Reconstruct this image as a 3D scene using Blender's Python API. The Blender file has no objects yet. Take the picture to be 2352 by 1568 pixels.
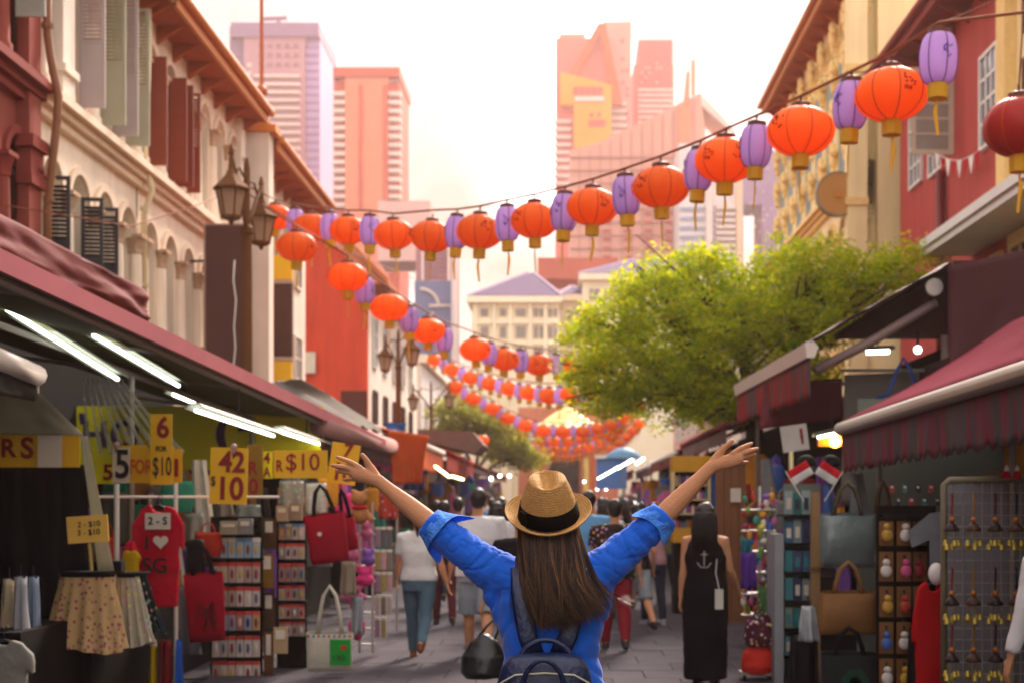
import bpy, bmesh, math, random
import numpy as np
from mathutils import Vector, Matrix, noise as mnoise

random.seed(7)
rng = np.random.default_rng(7)
R = math.radians
PI = math.pi
SC = bpy.context.scene
COL = SC.collection

# ------------------------------------------------------------------ camera
F = 3267.0            # focal length in pixels of a 2352 px wide picture
VX, VY, CH = 1290.0, 1150.0, 1.6
cam_d = bpy.data.cameras.new('camera'); cam = bpy.data.objects.new('camera', cam_d); COL.objects.link(cam)
cam.location = (0, 0, CH); cam.rotation_euler = (R(90), 0, 0)
cam_d.sensor_width = 36; cam_d.lens = 36 * F / 2352
cam_d.shift_x = -(VX - 1176) / 2352; cam_d.shift_y = (VY - 784) / 2352
cam_d.clip_start = 0.1; cam_d.clip_end = 3000
cam_d.dof.use_dof = True; cam_d.dof.focus_distance = 4.85; cam_d.dof.aperture_fstop = 3.6
SC.camera = cam
SC.view_settings.view_transform = 'Standard'; SC.view_settings.look = 'None'
SC.view_settings.exposure = 1.62; SC.view_settings.gamma = 1
SC.cycles.use_denoising = True
SC.cycles.max_bounces = 6; SC.cycles.diffuse_bounces = 3; SC.cycles.glossy_bounces = 2
SC.cycles.transmission_bounces = 4; SC.cycles.volume_bounces = 0; SC.cycles.transparent_max_bounces = 8
SC.cycles.caustics_reflective = False; SC.cycles.caustics_refractive = False
SC.cycles.sample_clamp_indirect = 4

# ------------------------------------------------------------------ sky and sun
SUN_EL, SUN_AZ = 36.0, 15.0        # degrees; azimuth from +Y (street axis), positive to the right
world = bpy.data.worlds.new('World'); SC.world = world; world.use_nodes = True
nt = world.node_tree; N = nt.nodes; L = nt.links
for n in list(N): N.remove(n)
wo = N.new('ShaderNodeOutputWorld'); bg = N.new('ShaderNodeBackground'); bg.inputs['Strength'].default_value = 1.0
sky = N.new('ShaderNodeTexSky'); sky.sky_type = 'NISHITA'; sky.sun_disc = False
sky.sun_elevation = R(SUN_EL); sky.sun_rotation = R(SUN_AZ); sky.air_density = 1.5; sky.dust_density = 3
sm = N.new('ShaderNodeVectorMath'); sm.operation = 'SCALE'; sm.inputs['Scale'].default_value = 0.10
L.new(sky.outputs[0], sm.inputs[0])
tc = N.new('ShaderNodeTexCoord')
n1 = N.new('ShaderNodeTexNoise'); n1.inputs['Scale'].default_value = 5.5; n1.inputs['Detail'].default_value = 7; n1.inputs['Roughness'].default_value = .55
n1.inputs['Distortion'].default_value = .3
mp_ = N.new('ShaderNodeMapping'); mp_.inputs['Location'].default_value = (.35, 0, .1); L.new(tc.outputs['Generated'], mp_.inputs[0]); L.new(mp_.outputs[0], n1.inputs['Vector'])
r1 = N.new('ShaderNodeValToRGB'); L.new(n1.outputs['Fac'], r1.inputs['Fac'])
r1.color_ramp.elements[0].position = .36; r1.color_ramp.elements[0].color = (.15, .105, .092, 1)
r1.color_ramp.elements[1].position = .60; r1.color_ramp.elements[1].color = (1.3, 1.29, 1.28, 1)
e = r1.color_ramp.elements.new(.48); e.color = (.30, .25, .235, 1)
mx = N.new('ShaderNodeMix'); mx.data_type = 'RGBA'; mx.inputs['Factor'].default_value = .9
L.new(sm.outputs[0], mx.inputs[6]); L.new(r1.outputs[0], mx.inputs[7])
L.new(mx.outputs[2], bg.inputs['Color']); L.new(bg.outputs[0], wo.inputs['Surface'])

sd = bpy.data.lights.new('sun', 'SUN'); sun = bpy.data.objects.new('sun', sd); COL.objects.link(sun)
sd.energy = 3.0; sd.angle = R(14); sd.color = (1.0, .85, .74)
_v = Vector((math.sin(R(SUN_AZ)) * math.cos(R(SUN_EL)), math.cos(R(SUN_AZ)) * math.cos(R(SUN_EL)), math.sin(R(SUN_EL))))
sun.rotation_euler = (-_v).to_track_quat('-Z', 'Y').to_euler(); sun.location = (0, 0, 60)

# ------------------------------------------------------------------ helpers
def P(px, py, Y):                    # a pixel of the 2352 px picture at distance Y
    return Vector(((px - VX) / F * Y, Y, CH + (VY - py) / F * Y))
def PX(px, py, X):                   # a pixel at lateral plane X
    return P(px, py, X * F / (px - VX))
def lin(h):
    h = h.lstrip('#'); c = [int(h[i:i + 2], 16) / 255 for i in (0, 2, 4)]
    return tuple(x / 12.92 if x <= .04045 else ((x + .055) / 1.055) ** 2.4 for x in c)

MATS = {}
def M(name, col, rough=.75, var=.18, scale=5., bump=0., bscale=60., metal=0., spec=.3, emit=0., trans=0., orand=.06, stain=.12, wave=None, alpha=1., sheen=0., pattern=None, streak=0.):
    if name in MATS: return MATS[name]
    c = lin(col) if isinstance(col, str) else col
    m = bpy.data.materials.new(name); m.use_nodes = True; t = m.node_tree; n = t.nodes; l = t.links
    b = n['Principled BSDF']
    b.inputs['Roughness'].default_value = rough; b.inputs['Metallic'].default_value = metal
    b.inputs['Specular IOR Level'].default_value = spec if rough < .65 else min(spec, .08)
    if sheen: b.inputs['Sheen Weight'].default_value = sheen
    co = n.new('ShaderNodeTexCoord').outputs['Object']
    a = n.new('ShaderNodeTexNoise'); a.inputs['Scale'].default_value = scale; a.inputs['Detail'].default_value = 5; l.new(co, a.inputs['Vector'])
    s = n.new('ShaderNodeTexNoise'); s.inputs['Scale'].default_value = scale * .13; s.inputs['Detail'].default_value = 3; l.new(co, s.inputs['Vector'])
    oi = n.new('ShaderNodeObjectInfo')
    def math_(op, x, y):
        q = n.new('ShaderNodeMath'); q.operation = op
        for i, k in enumerate((x, y)):
            if isinstance(k, (int, float)): q.inputs[i].default_value = k
            else: l.new(k, q.inputs[i])
        return q.outputs[0]
    v = math_('MULTIPLY_ADD', a.outputs['Fac'], 2 * var); v.node.inputs[2].default_value = 1 - var
    v2 = math_('MULTIPLY_ADD', s.outputs['Fac'], 2 * stain); v2.node.inputs[2].default_value = 1 - stain
    v3 = math_('MULTIPLY_ADD', oi.outputs['Random'], 2 * orand); v3.node.inputs[2].default_value = 1 - orand
    val = math_('MULTIPLY', math_('MULTIPLY', v, v2), v3)
    if streak:
        sk = n.new('ShaderNodeTexNoise'); sk.inputs['Scale'].default_value = 1; sk.inputs['Detail'].default_value = 6; mp = n.new('ShaderNodeMapping'); mp.inputs['Scale'].default_value = (3.2, 3.2, .28); l.new(co, mp.inputs[0]); l.new(mp.outputs[0], sk.inputs['Vector'])
        v4 = math_('MULTIPLY_ADD', sk.outputs['Fac'], 2 * streak); v4.node.inputs[2].default_value = 1 - streak; val = math_('MULTIPLY', val, v4)
    base = None
    if pattern == 'floral':
        vo = n.new('ShaderNodeTexVoronoi'); vo.inputs['Scale'].default_value = 27; l.new(co, vo.inputs['Vector'])
        rp = n.new('ShaderNodeValToRGB'); l.new(vo.outputs['Distance'], rp.inputs['Fac']); rp.color_ramp.interpolation = 'EASE'
        rp.color_ramp.elements[0].position = .2; rp.color_ramp.elements[0].color = (.30, .05, .12, 1)
        rp.color_ramp.elements[1].position = .42; rp.color_ramp.elements[1].color = (*c, 1); base = rp.outputs[0]
    elif pattern == 'dots':
        vo = n.new('ShaderNodeTexVoronoi'); vo.inputs['Scale'].default_value = 22; l.new(co, vo.inputs['Vector'])
        rp = n.new('ShaderNodeValToRGB'); l.new(vo.outputs['Distance'], rp.inputs['Fac'])
        mm = n.new('ShaderNodeMix'); mm.data_type = 'RGBA'; mm.inputs['Factor'].default_value = .5
        l.new(vo.outputs['Color'], mm.inputs[6]); mm.inputs[7].default_value = (.5, .25, .2, 1)
        rp.color_ramp.elements[0].position = .22; rp.color_ramp.elements[1].position = .36
        m2 = n.new('ShaderNodeMix'); m2.data_type = 'RGBA'; l.new(rp.outputs[0], m2.inputs['Factor'])
        l.new(mm.outputs[2], m2.inputs[6]); m2.inputs[7].default_value = (*c, 1); base = m2.outputs[2]
    elif pattern == 'stripes':
        w = n.new('ShaderNodeTexNoise'); w.noise_dimensions = '3D'; w.inputs['Scale'].default_value = 1; w.inputs['Detail'].default_value = 2
        mp = n.new('ShaderNodeMapping'); mp.inputs['Scale'].default_value = (9, 9, .35); l.new(co, mp.inputs[0]); l.new(mp.outputs[0], w.inputs['Vector'])
        rp = n.new('ShaderNodeValToRGB'); l.new(w.outputs['Fac'], rp.inputs['Fac'])
        rp.color_ramp.elements[0].position = .46; rp.color_ramp.elements[0].color = (.10, .085, .09, 1)
        rp.color_ramp.elements[1].position = .52; rp.color_ramp.elements[1].color = (*c, 1); base = rp.outputs[0]
    hs = n.new('ShaderNodeHueSaturation'); hs.inputs['Color'].default_value = (*c, 1)
    if base is not None: l.new(base, hs.inputs['Color'])
    l.new(val, hs.inputs['Value']); l.new(hs.outputs[0], b.inputs['Base Color'])
    out = n['Material Output']
    if bump:
        q = n.new('ShaderNodeTexNoise'); q.inputs['Scale'].default_value = bscale; q.inputs['Detail'].default_value = 4; l.new(co, q.inputs['Vector'])
        bu = n.new('ShaderNodeBump'); bu.inputs['Strength'].default_value = bump; bu.inputs['Distance'].default_value = .02
        l.new(q.outputs['Fac'], bu.inputs['Height']); l.new(bu.outputs[0], b.inputs['Normal'])
    if emit:
        b.inputs['Emission Strength'].default_value = emit; b.inputs['Emission Color'].default_value = (*c, 1)
    if trans:
        tr = n.new('ShaderNodeBsdfTranslucent'); l.new(hs.outputs[0], tr.inputs[0])
        ms = n.new('ShaderNodeMixShader'); ms.inputs[0].default_value = trans
        l.new(b.outputs[0], ms.inputs[1]); l.new(tr.outputs[0], ms.inputs[2]); l.new(ms.outputs[0], out.inputs['Surface'])
    if alpha < 1: b.inputs['Alpha'].default_value = alpha
    MATS[name] = m
    return m

BASE = {}                            # world position of every thing's base
def thing(name, loc, label, cat, group=None):
    o = bpy.data.objects.new(name, None); COL.objects.link(o); o.location = loc; o.empty_display_size = .2
    BASE[o.name] = Vector(loc); tag(o, label, cat, group); return o
def tag(o, label=None, cat=None, group=None, kind=None):
    if label: o['label'] = label
    if cat: o['category'] = cat
    if group: o['group'] = group
    if kind: o['kind'] = kind
    return o
def base_of(o):
    while o.parent: o = o.parent
    return BASE.get(o.name, Vector((0, 0, 0)))

class MB:
    def __init__(s): s.v = []; s.f = []; s.m = []; s.cur = 0
    def face(s, *i): s.f.append(tuple(i)); s.m.append(s.cur)
    def add(s, vs, fs):
        k = len(s.v); s.v += [Vector(x) for x in vs]
        for q in fs: s.f.append(tuple(k + i for i in q)); s.m.append(s.cur)
    def box(s, a, b, M3=None, o=None):     # min corner, max corner (optionally transformed about o)
        x0, y0, z0 = a; x1, y1, z1 = b
        vs = [Vector(p) for p in ((x0, y0, z0), (x1, y0, z0), (x1, y1, z0), (x0, y1, z0), (x0, y0, z1), (x1, y0, z1), (x1, y1, z1), (x0, y1, z1))]
        if M3 is not None:
            o = Vector(o) if o is not None else Vector((0, 0, 0)); vs = [o + M3 @ p for p in vs]
        s.add(vs, [(0, 3, 2, 1), (4, 5, 6, 7), (0, 1, 5, 4), (1, 2, 6, 5), (2, 3, 7, 6), (3, 0, 4, 7)]); return s
    def cbox(s, c, d, **k):
        s.box([c[i] - d[i] / 2 for i in range(3)], [c[i] + d[i] / 2 for i in range(3)], **k); return s
    def rings(s, rings, cap0=True, cap1=True, closed=True):
        n = len(rings[0]); k = len(s.v)
        for r in rings: s.v += [Vector(p) for p in r]
        for i in range(len(rings) - 1):
            for j in range(n if closed else n - 1):
                a = k + i * n + j; b = k + i * n + (j + 1) % n
                s.face(a, b, b + n, a + n)
        if cap0: s.face(*[k + j for j in reversed(range(n))])
        if cap1: s.face(*[k + (len(rings) - 1) * n + j for j in range(n)])
        return s
    def tube(s, pts, r, n=8, cap=True, rnd=False, ref=None, flat=1.0):
        pts = [Vector(p) for p in pts]; rr = r if isinstance(r, (list, tuple)) else [r] * len(pts)
        rr = list(rr)
        if rnd:                              # rounded ends
            d0 = (pts[0] - pts[1]).normalized(); d1 = (pts[-1] - pts[-2]).normalized()
            def rx(q): return q[0] if isinstance(q, tuple) else q
            def sc(q, k): return (q[0] * k, q[1] * k) if isinstance(q, tuple) else q * k
            A = []; AR = []; B = []; BR = []
            for a in (80, 55, 28):
                A.append(pts[0] + d0 * rx(rr[0]) * math.sin(R(a))); AR.append(sc(rr[0], math.cos(R(a))))
                B.append(pts[-1] + d1 * rx(rr[-1]) * math.sin(R(a))); BR.append(sc(rr[-1], math.cos(R(a))))
            pts = A + pts + B[::-1]; rr = AR + rr + BR[::-1]
        T = []
        for i in range(len(pts)):
            d = pts[min(i + 1, len(pts) - 1)] - pts[max(i - 1, 0)]
            T.append(d.normalized() if d.length > 1e-9 else Vector((0, 0, 1)))
        u = Vector(ref) if ref is not None else (Vector((1, 0, 0)) if abs(T[0].x) < .8 else Vector((0, 1, 0)))
        rings = []
        for p, t, q in zip(pts, T, rr):
            u = (u - t * u.dot(t)); u = u.normalized() if u.length > 1e-6 else t.orthogonal().normalized()
            w = t.cross(u); a, b = q if isinstance(q, tuple) else (q, q * flat)
            rings.append([p + u * (a * math.cos(2 * PI * j / n)) + w * (b * math.sin(2 * PI * j / n)) for j in range(n)])
        return s.rings(rings, cap, cap)
    def lathe(s, c, prof, n=24, sx=1., sy=1., fn=None):   # prof: list of (r, z)
        c = Vector(c); rings = []
        for r, z in prof:
            rings.append([c + Vector((r * (fn(2 * PI * j / n, z) if fn else 1) * sx * math.cos(2 * PI * j / n), r * (fn(2 * PI * j / n, z) if fn else 1) * sy * math.sin(2 * PI * j / n), z)) for j in range(n)])
        return s.rings(rings, prof[0][0] > 1e-6, prof[-1][0] > 1e-6)
    def ball(s, c, r, n=16, m=10, M3=None):
        r = (r, r, r) if isinstance(r, (int, float)) else r
        rings = []
        for i in range(m + 1):
            a = -PI / 2 + PI * i / m; a = max(min(a, PI / 2 - .02), -PI / 2 + .02)
            ring = [Vector((r[0] * math.cos(a) * math.cos(2 * PI * j / n), r[1] * math.cos(a) * math.sin(2 * PI * j / n), r[2] * math.sin(a))) for j in range(n)]
            if M3 is not None: ring = [M3 @ p for p in ring]
            rings.append([Vector(c) + p for p in ring])
        return s.rings(rings)
    def prism(s, poly, d):                   # planar polygon (3D points) extruded by vector d
        d = Vector(d); k = len(poly); a = [Vector(p) for p in poly]
        s.add(a + [p + d for p in a], [tuple(reversed(range(k))), tuple(range(k, 2 * k))] + [(i, (i + 1) % k, k + (i + 1) % k, k + i) for i in range(k)]); return s
    def sheet(s, fn, nu, nv, thick=None):    # fn(u, v) -> point; optional thickness vector or function
        g = [[Vector(fn(i / nu, j / nv)) for j in range(nv + 1)] for i in range(nu + 1)]
        k = len(s.v)
        for row in g: s.v += row
        id_ = lambda i, j: k + i * (nv + 1) + j
        for i in range(nu):
            for j in range(nv): s.face(id_(i, j), id_(i + 1, j), id_(i + 1, j + 1), id_(i, j + 1))
        if thick is not None:
            t = Vector(thick); k2 = len(s.v)
            for row in g: s.v += [p + t for p in row]
            i2 = lambda i, j: k2 + i * (nv + 1) + j
            for i in range(nu):
                for j in range(nv): s.face(i2(i, j), i2(i, j + 1), i2(i + 1, j + 1), i2(i + 1, j))
            for i in range(nu):
                s.face(id_(i, 0), i2(i, 0), i2(i + 1, 0), id_(i + 1, 0)); s.face(id_(i, nv), id_(i + 1, nv), i2(i + 1, nv), i2(i, nv))
            for j in range(nv):
                s.face(id_(0, j), id_(0, j + 1), i2(0, j + 1), i2(0, j)); s.face(id_(nu, j), i2(nu, j), i2(nu, j + 1), id_(nu, j + 1))
        return s
    def mesh(s, name, mats, org=(0, 0, 0), smooth=False, fix=True):
        me = bpy.data.meshes.new(name); o = Vector(org)
        me.from_pydata([tuple(p - o) for p in s.v], [], s.f)
        for m in (mats if isinstance(mats, (list, tuple)) else [mats]): me.materials.append(m)
        if any(s.m): me.polygons.foreach_set('material_index', s.m)
        if fix:
            bm = bmesh.new(); bm.from_mesh(me); bmesh.ops.recalc_face_normals(bm, faces=bm.faces); bm.to_mesh(me); bm.free()
        if smooth:
            me.polygons.foreach_set('use_smooth', [True] * len(me.polygons))
            if smooth is not True: me.set_sharp_from_angle(angle=R(smooth))
        me.update(); return me
    def build(s, name, mats, parent=None, smooth=False, org=None):
        o0 = Vector(org) if org is not None else (base_of(parent) if parent else Vector((0, 0, 0)))
        me = s.mesh(name, mats, o0, smooth)
        o = bpy.data.objects.new(name, me); COL.objects.link(o)
        if parent: o.parent = parent
        else: o.location = o0; BASE[o.name] = o0
        return o

def piece(me, name, parent, loc, rot=None, scale=None):    # a shared mesh placed at a world position under a parent
    o = bpy.data.objects.new(name, me); COL.objects.link(o)
    if parent:
        off = Vector((0, 0, 0)); q = parent
        while q: off += q.location; q = q.parent
        o.parent = parent; o.location = Vector(loc) - off
    else: o.location = loc; BASE[o.name] = Vector(loc)
    if rot: o.rotation_euler = rot
    if scale: o.scale = scale
    return o
def copy_tree(o, parent=None):
    c = o.copy(); COL.objects.link(c); c.parent = parent
    for ch in [x for x in CH_(o)]: copy_tree(ch, c)
    return c
def CH_(o): return list(o.children)
def dup(o, loc, rz=0., sc=1., label=None, rot=None):
    c = copy_tree(o); c.location = loc; c.rotation_euler = rot or (0, 0, rz); c.scale = (sc, sc, sc) if isinstance(sc, (int, float)) else sc
    if label: c['label'] = label
    return c
_txt = {}
def text_mesh(body, mat, size, ext=.002, bold=0.):
    key = (body, mat.name, size, bold)
    if key in _txt: return _txt[key]
    cu = bpy.data.curves.new('t', 'FONT'); cu.body = body; cu.size = size; cu.align_x = 'CENTER'; cu.align_y = 'CENTER'
    cu.extrude = ext; cu.offset = bold; cu.resolution_u = 4
    o = bpy.data.objects.new('t', cu); COL.objects.link(o)
    dg = bpy.context.evaluated_depsgraph_get()
    me = bpy.data.meshes.new_from_object(o.evaluated_get(dg)); me.name = 'lettering'
    me.materials.clear(); me.materials.append(mat)
    bpy.data.objects.remove(o); _txt[key] = me
    return me
def text(body, mat, size, parent, loc, name='lettering', rot=(PI / 2, 0, 0), bold=.004, sx=1.):
    return piece(text_mesh(body, mat, size, bold=bold * size / .2), name, parent, loc, rot, (sx, 1, 1))

# ================================================================== SETTING
m_asph = M('ground_grey', '#434043', .85, .2, 1.5, .3, 30)
m_slab = M('paving_slab', '#48444a', .9, .35, 3, .35, 45, orand=.1)
m_joint = M('paving_joint', '#38353a', .9)
g = MB(); g.sheet(lambda u, v: (-500 + 1000 * u, -30 + 1000 * v, 0), 10, 10)
tag(g.build('ground', m_asph), kind='structure')
st = MB(); st.box((-3.6, 1.0, -.02), (3.5, 60, .004)); street = st.build('street', m_joint); tag(street, kind='structure')
sl = MB(); sl.box((-.296, -.296, 0), (.296, .296, .012)); sl_me = sl.mesh('paving_slab', m_slab)
k = 0
for j in range(26):
    y = 9.4 + .6 * j
    for i in range(12):
        x = -3.15 + .6 * i + (.3 if j % 2 else 0)
        if x > 3.2: continue
        piece(sl_me, 'paving_slab', street, (x, y, .005 + random.uniform(0, .004)), (random.uniform(-.004, .004), random.uniform(-.004, .004), 0)); k += 1

m_cream = M('cream_stucco', '#efdfca', .85, .1, 2.5, .25, 25, stain=.2, streak=.28)
m_cream2 = M('pale_stucco', '#efe2d2', .85, .1, 2.5, .25, 25, stain=.2, streak=.28)
m_trim = M('cream_trim', '#e6d0b8', .8, .12, 6, .2, 40)
m_capital = M('carved_capital', '#bfa085', .85, .25, 14, .6, 30)
m_soffit = M('soffit_brown', '#a8572a', .7, .15, 3)
m_fascia = M('fascia_orange', '#c97a35', .6, .12, 3)
m_roof = M('clay_tile', '#b0623a', .8, .25, 6, .2)
m_redst = M('red_stucco', '#8f4a40', .8, .12, 3, .2, 30, streak=.25)
m_redst2 = M('dark_red_trim', '#8a3f38', .75, .15, 4)
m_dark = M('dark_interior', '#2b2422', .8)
m_glass = M('window_glass', '#6a6f76', .12, .2, 2, spec=.6)
m_ironbar = M('iron_black', '#26262a', .5)
m_gshut = M('shutter_greygreen', '#a9a68d', .6, .08)
m_lshut = M('shutter_lilac', '#b9a9a6', .6, .08)
m_rshut = M('shutter_redbrown', '#8f4028', .55, .12)
m_dshut = M('shutter_black', '#2a2a30', .5, .1)
m_pipe_b = M('pipe_brown', '#8c5a3a', .55)
m_pipe_c = M('pipe_cream', '#d2bf96', .55)
m_white = M('white_paint', '#e4e0d8', .6, .06)
m_yel = M('yellow_stucco', '#f2dda6', .8, .08, 2.5, .2, 25, stain=.15, streak=.25)
m_yel2 = M('yellow_ornament', '#eecb86', .8, .15, 10, .4, 30)
m_redR = M('rose_red_stucco', '#b4524c', .8, .08, 2, .2, 25, stain=.12, streak=.25)
m_maroonpipe = M('maroon_pipe', '#6b2320', .5)

def arch_wall(mb, s, X, Xb, yl, yr, z0, z1, yc, hw, zs, zb):
    def q(x, y, z): return (s * x, y, z)
    def quad(a, b, c, d):
        k = len(mb.v); mb.v += [Vector(p) for p in (a, b, c, d)]; mb.face(k, k + 1, k + 2, k + 3)
    quad(q(X, yl, z0), q(X, yc - hw, z0), q(X, yc - hw, zs), q(X, yl, zs))
    quad(q(X, yc + hw, z0), q(X, yr, z0), q(X, yr, zs), q(X, yc + hw, zs))
    quad(q(X, yc - hw, z0), q(X, yc + hw, z0), q(X, yc + hw, zb), q(X, yc - hw, zb))
    ang = [PI * i / 14 for i in range(15)] + [math.atan2(z1 - zs, yr - yc), math.atan2(z1 - zs, yl - yc)]
    ang = sorted(set(ang), reverse=True)
    def outer(a):
        c, sn = math.cos(a), math.sin(a); t = 1e9
        if c > 1e-6: t = min(t, (yr - yc) / c)
        if c < -1e-6: t = min(t, (yl - yc) / c)
        if sn > 1e-6: t = min(t, (z1 - zs) / sn)
        return (yc + c * t, zs + sn * t)
    for a, b in zip(ang, ang[1:]):
        A = (yc + hw * math.cos(a), zs + hw * math.sin(a)); B = (yc + hw * math.cos(b), zs + hw * math.sin(b)); OA, OB = outer(a), outer(b)
        quad(q(X, *A), q(X, *B), q(X, *OB), q(X, *OA)); quad(q(X, *A), q(Xb, *A), q(Xb, *B), q(X, *B))
    for y in (yc - hw, yc + hw): quad(q(X, y, zb), q(Xb, y, zb), q(Xb, y, zs), q(X, y, zs))
    quad(q(X, yc - hw, zb), q(Xb, yc - hw, zb), q(Xb, yc + hw, zb), q(X, yc + hw, zb))

def arch_ring(mb, s, x0, x1, yc, zs, r0, r1, n=12):
    rings = []
    for i in range(n + 1):
        a = PI * i / n; c, sn = math.cos(a), math.sin(a)
        rings.append([(s * x0, yc + r0 * c, zs + r0 * sn), (s * x1, yc + r0 * c, zs + r0 * sn), (s * x1, yc + r1 * c, zs + r1 * sn), (s * x0, yc + r1 * c, zs + r1 * sn)])
    mb.rings(rings)

_sm = {}
def shutter(house, hinge, w, h, rz, mat, slats=True, name='shutter'):
    key = (round(w, 2), round(h, 2), mat.name, slats)
    if key not in _sm:
        a = MB(); t = .03; b = .05
        a.box((0, -t / 2, 0), (b, t / 2, h)); a.box((w - b, -t / 2, 0), (w, t / 2, h))
        zs = [0, h * .42, h - b] if slats else [0, h * .3, h * .62, h - b]
        for z in zs: a.box((b, -t / 2 + .002, z), (w - b, t / 2 - .002, z + b))
        fr = a.mesh('shutter', mat)
        if slats:
            c = MB(); c.box((b, -.004, -.022), (w - b, .004, .022), M3=Matrix.Rotation(R(35), 3, 'X')); sm_ = c.mesh('slat', mat)
        else: sm_ = None
        pn = MB(); pn.box((b, -.008, b), (w - b, .008, (h * .42) if slats else h - b)); pm = pn.mesh('panel', mat)
        _sm[key] = (fr, sm_, pm)
    fr, sm_, pm = _sm[key]
    o = piece(fr, name, house, hinge, (0, 0, rz))
    p_ = bpy.data.objects.new('panel', pm); COL.objects.link(p_); p_.parent = o
    if slats:
        n = int((h * .58 - .1) / .055)
        for i in range(n):
            q = bpy.data.objects.new('slat', sm_); COL.objects.link(q); q.parent = o; q.location = (0, 0, h * .42 + .07 + i * .055)
    return o

def capital(mb, s, x, y, z, r, h):
    mb.box((min(s * (x + .02), s * (x - r * 1.5)), y - r * 1.5, z + h * .82), (max(s * (x + .02), s * (x - r * 1.5)), y + r * 1.5, z + h))
    mb.lathe((s * x, y, z), [(r * 1.0, 0), (r * 1.12, h * .08), (r * 1.02, h * .16), (r * 1.1, h * .35), (r * 1.35, h * .6), (r * 1.45, h * .82)], 10, fn=lambda a, zz: 1 + .1 * math.cos(5 * a))

_win = {}
def window(house, s, X, y, z, w, h, fm, gm, nx=2, nz=3, mun=.035):
    key = (s, round(w, 2), round(h, 2), fm.name, gm.name, nx, nz)
    if key not in _win:
        f = MB(); t = .06
        for a, b in (((-w / 2 - t, -t), (w / 2 + t, 0)), ((-w / 2 - t, h), (w / 2 + t, h + t)), ((-w / 2 - t, 0), (-w / 2, h)), ((w / 2, 0), (w / 2 + t, h))):
            f.box((-.05, a[0], a[1]), (.02, b[0], b[1]))
        for i in range(1, nx): f.box((-.035, -w / 2 + w * i / nx - mun / 2, 0), (.02, -w / 2 + w * i / nx + mun / 2, h))
        for i in range(1, nz): f.box((-.033, -w / 2, h * i / nz - mun / 2), (.018, w / 2, h * i / nz + mun / 2))
        p = MB(); p.box((-.012, -w / 2, 0), (.012, w / 2, h))
        if s > 0: pass
        _win[key] = (f.mesh('window', fm), p.mesh('pane', gm))
    fm_, pm_ = _win[key]
    o = piece(fm_, 'window', house, (s * X, y, z), (0, 0, 0 if s > 0 else PI))
    q = bpy.data.objects.new('pane', pm_); COL.objects.link(q); q.parent = o
    return o

def eaves(h, s, d, y0, y1, z, over, ms, mf, mr, brack=0.9, rise=.06, tile=True):
    a = MB(); a.box((min(s * (d + .3), s * (d - over)), y0 - .05, z), (max(s * (d + .3), s * (d - over)), y1 + .05, z + .1)); a.build('soffit', ms, h)
    b = MB(); xo = d - over
    b.box((min(s * xo, s * (xo - .06)), y0 - .1, z - .03), (max(s * xo, s * (xo - .06)), y1 + .1, z + .22))
    b.tube([(s * (xo - .12), y0 - .1, z + .2), (s * (xo - .12), y1 + .1, z + .2)], .075, 8); b.build('fascia', mf, h)
    n = max(2, int((y1 - y0) / brack))
    bm_ = MB(); bm_.prism([(0, -.05, 0), (0, -.05, -.3), (-.1, -.05, -.22), (-over * .7, -.05, -.04), (-over * .9, -.05, 0)], (0, .1, 0))
    bme = bm_.mesh('bracket', ms)
    for i in range(n + 1): piece(bme, 'bracket', h, (s * (d - .005), y0 + .12 + (y1 - y0 - .24) * i / n, z - .002), (0, 0, 0 if s > 0 else PI))
    # roof slope with rows of rolled tiles
    rf = MB(); L_ = 4.6; an = R(27)
    N_ = int((y1 - y0) / .16)
    def fn(u, v):
        y = y0 - .1 + (y1 - y0 + .2) * u; t = v * L_
        return (s * (xo - .05 + t * math.cos(an)), y, z + .24 + t * math.sin(an) + .035 * math.sin(u * N_ * PI) ** 2)
    rf.sheet(fn, N_ * 3, 10, (0, 0, -.06)); rf.build('roof', mr, h, 40)

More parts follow.
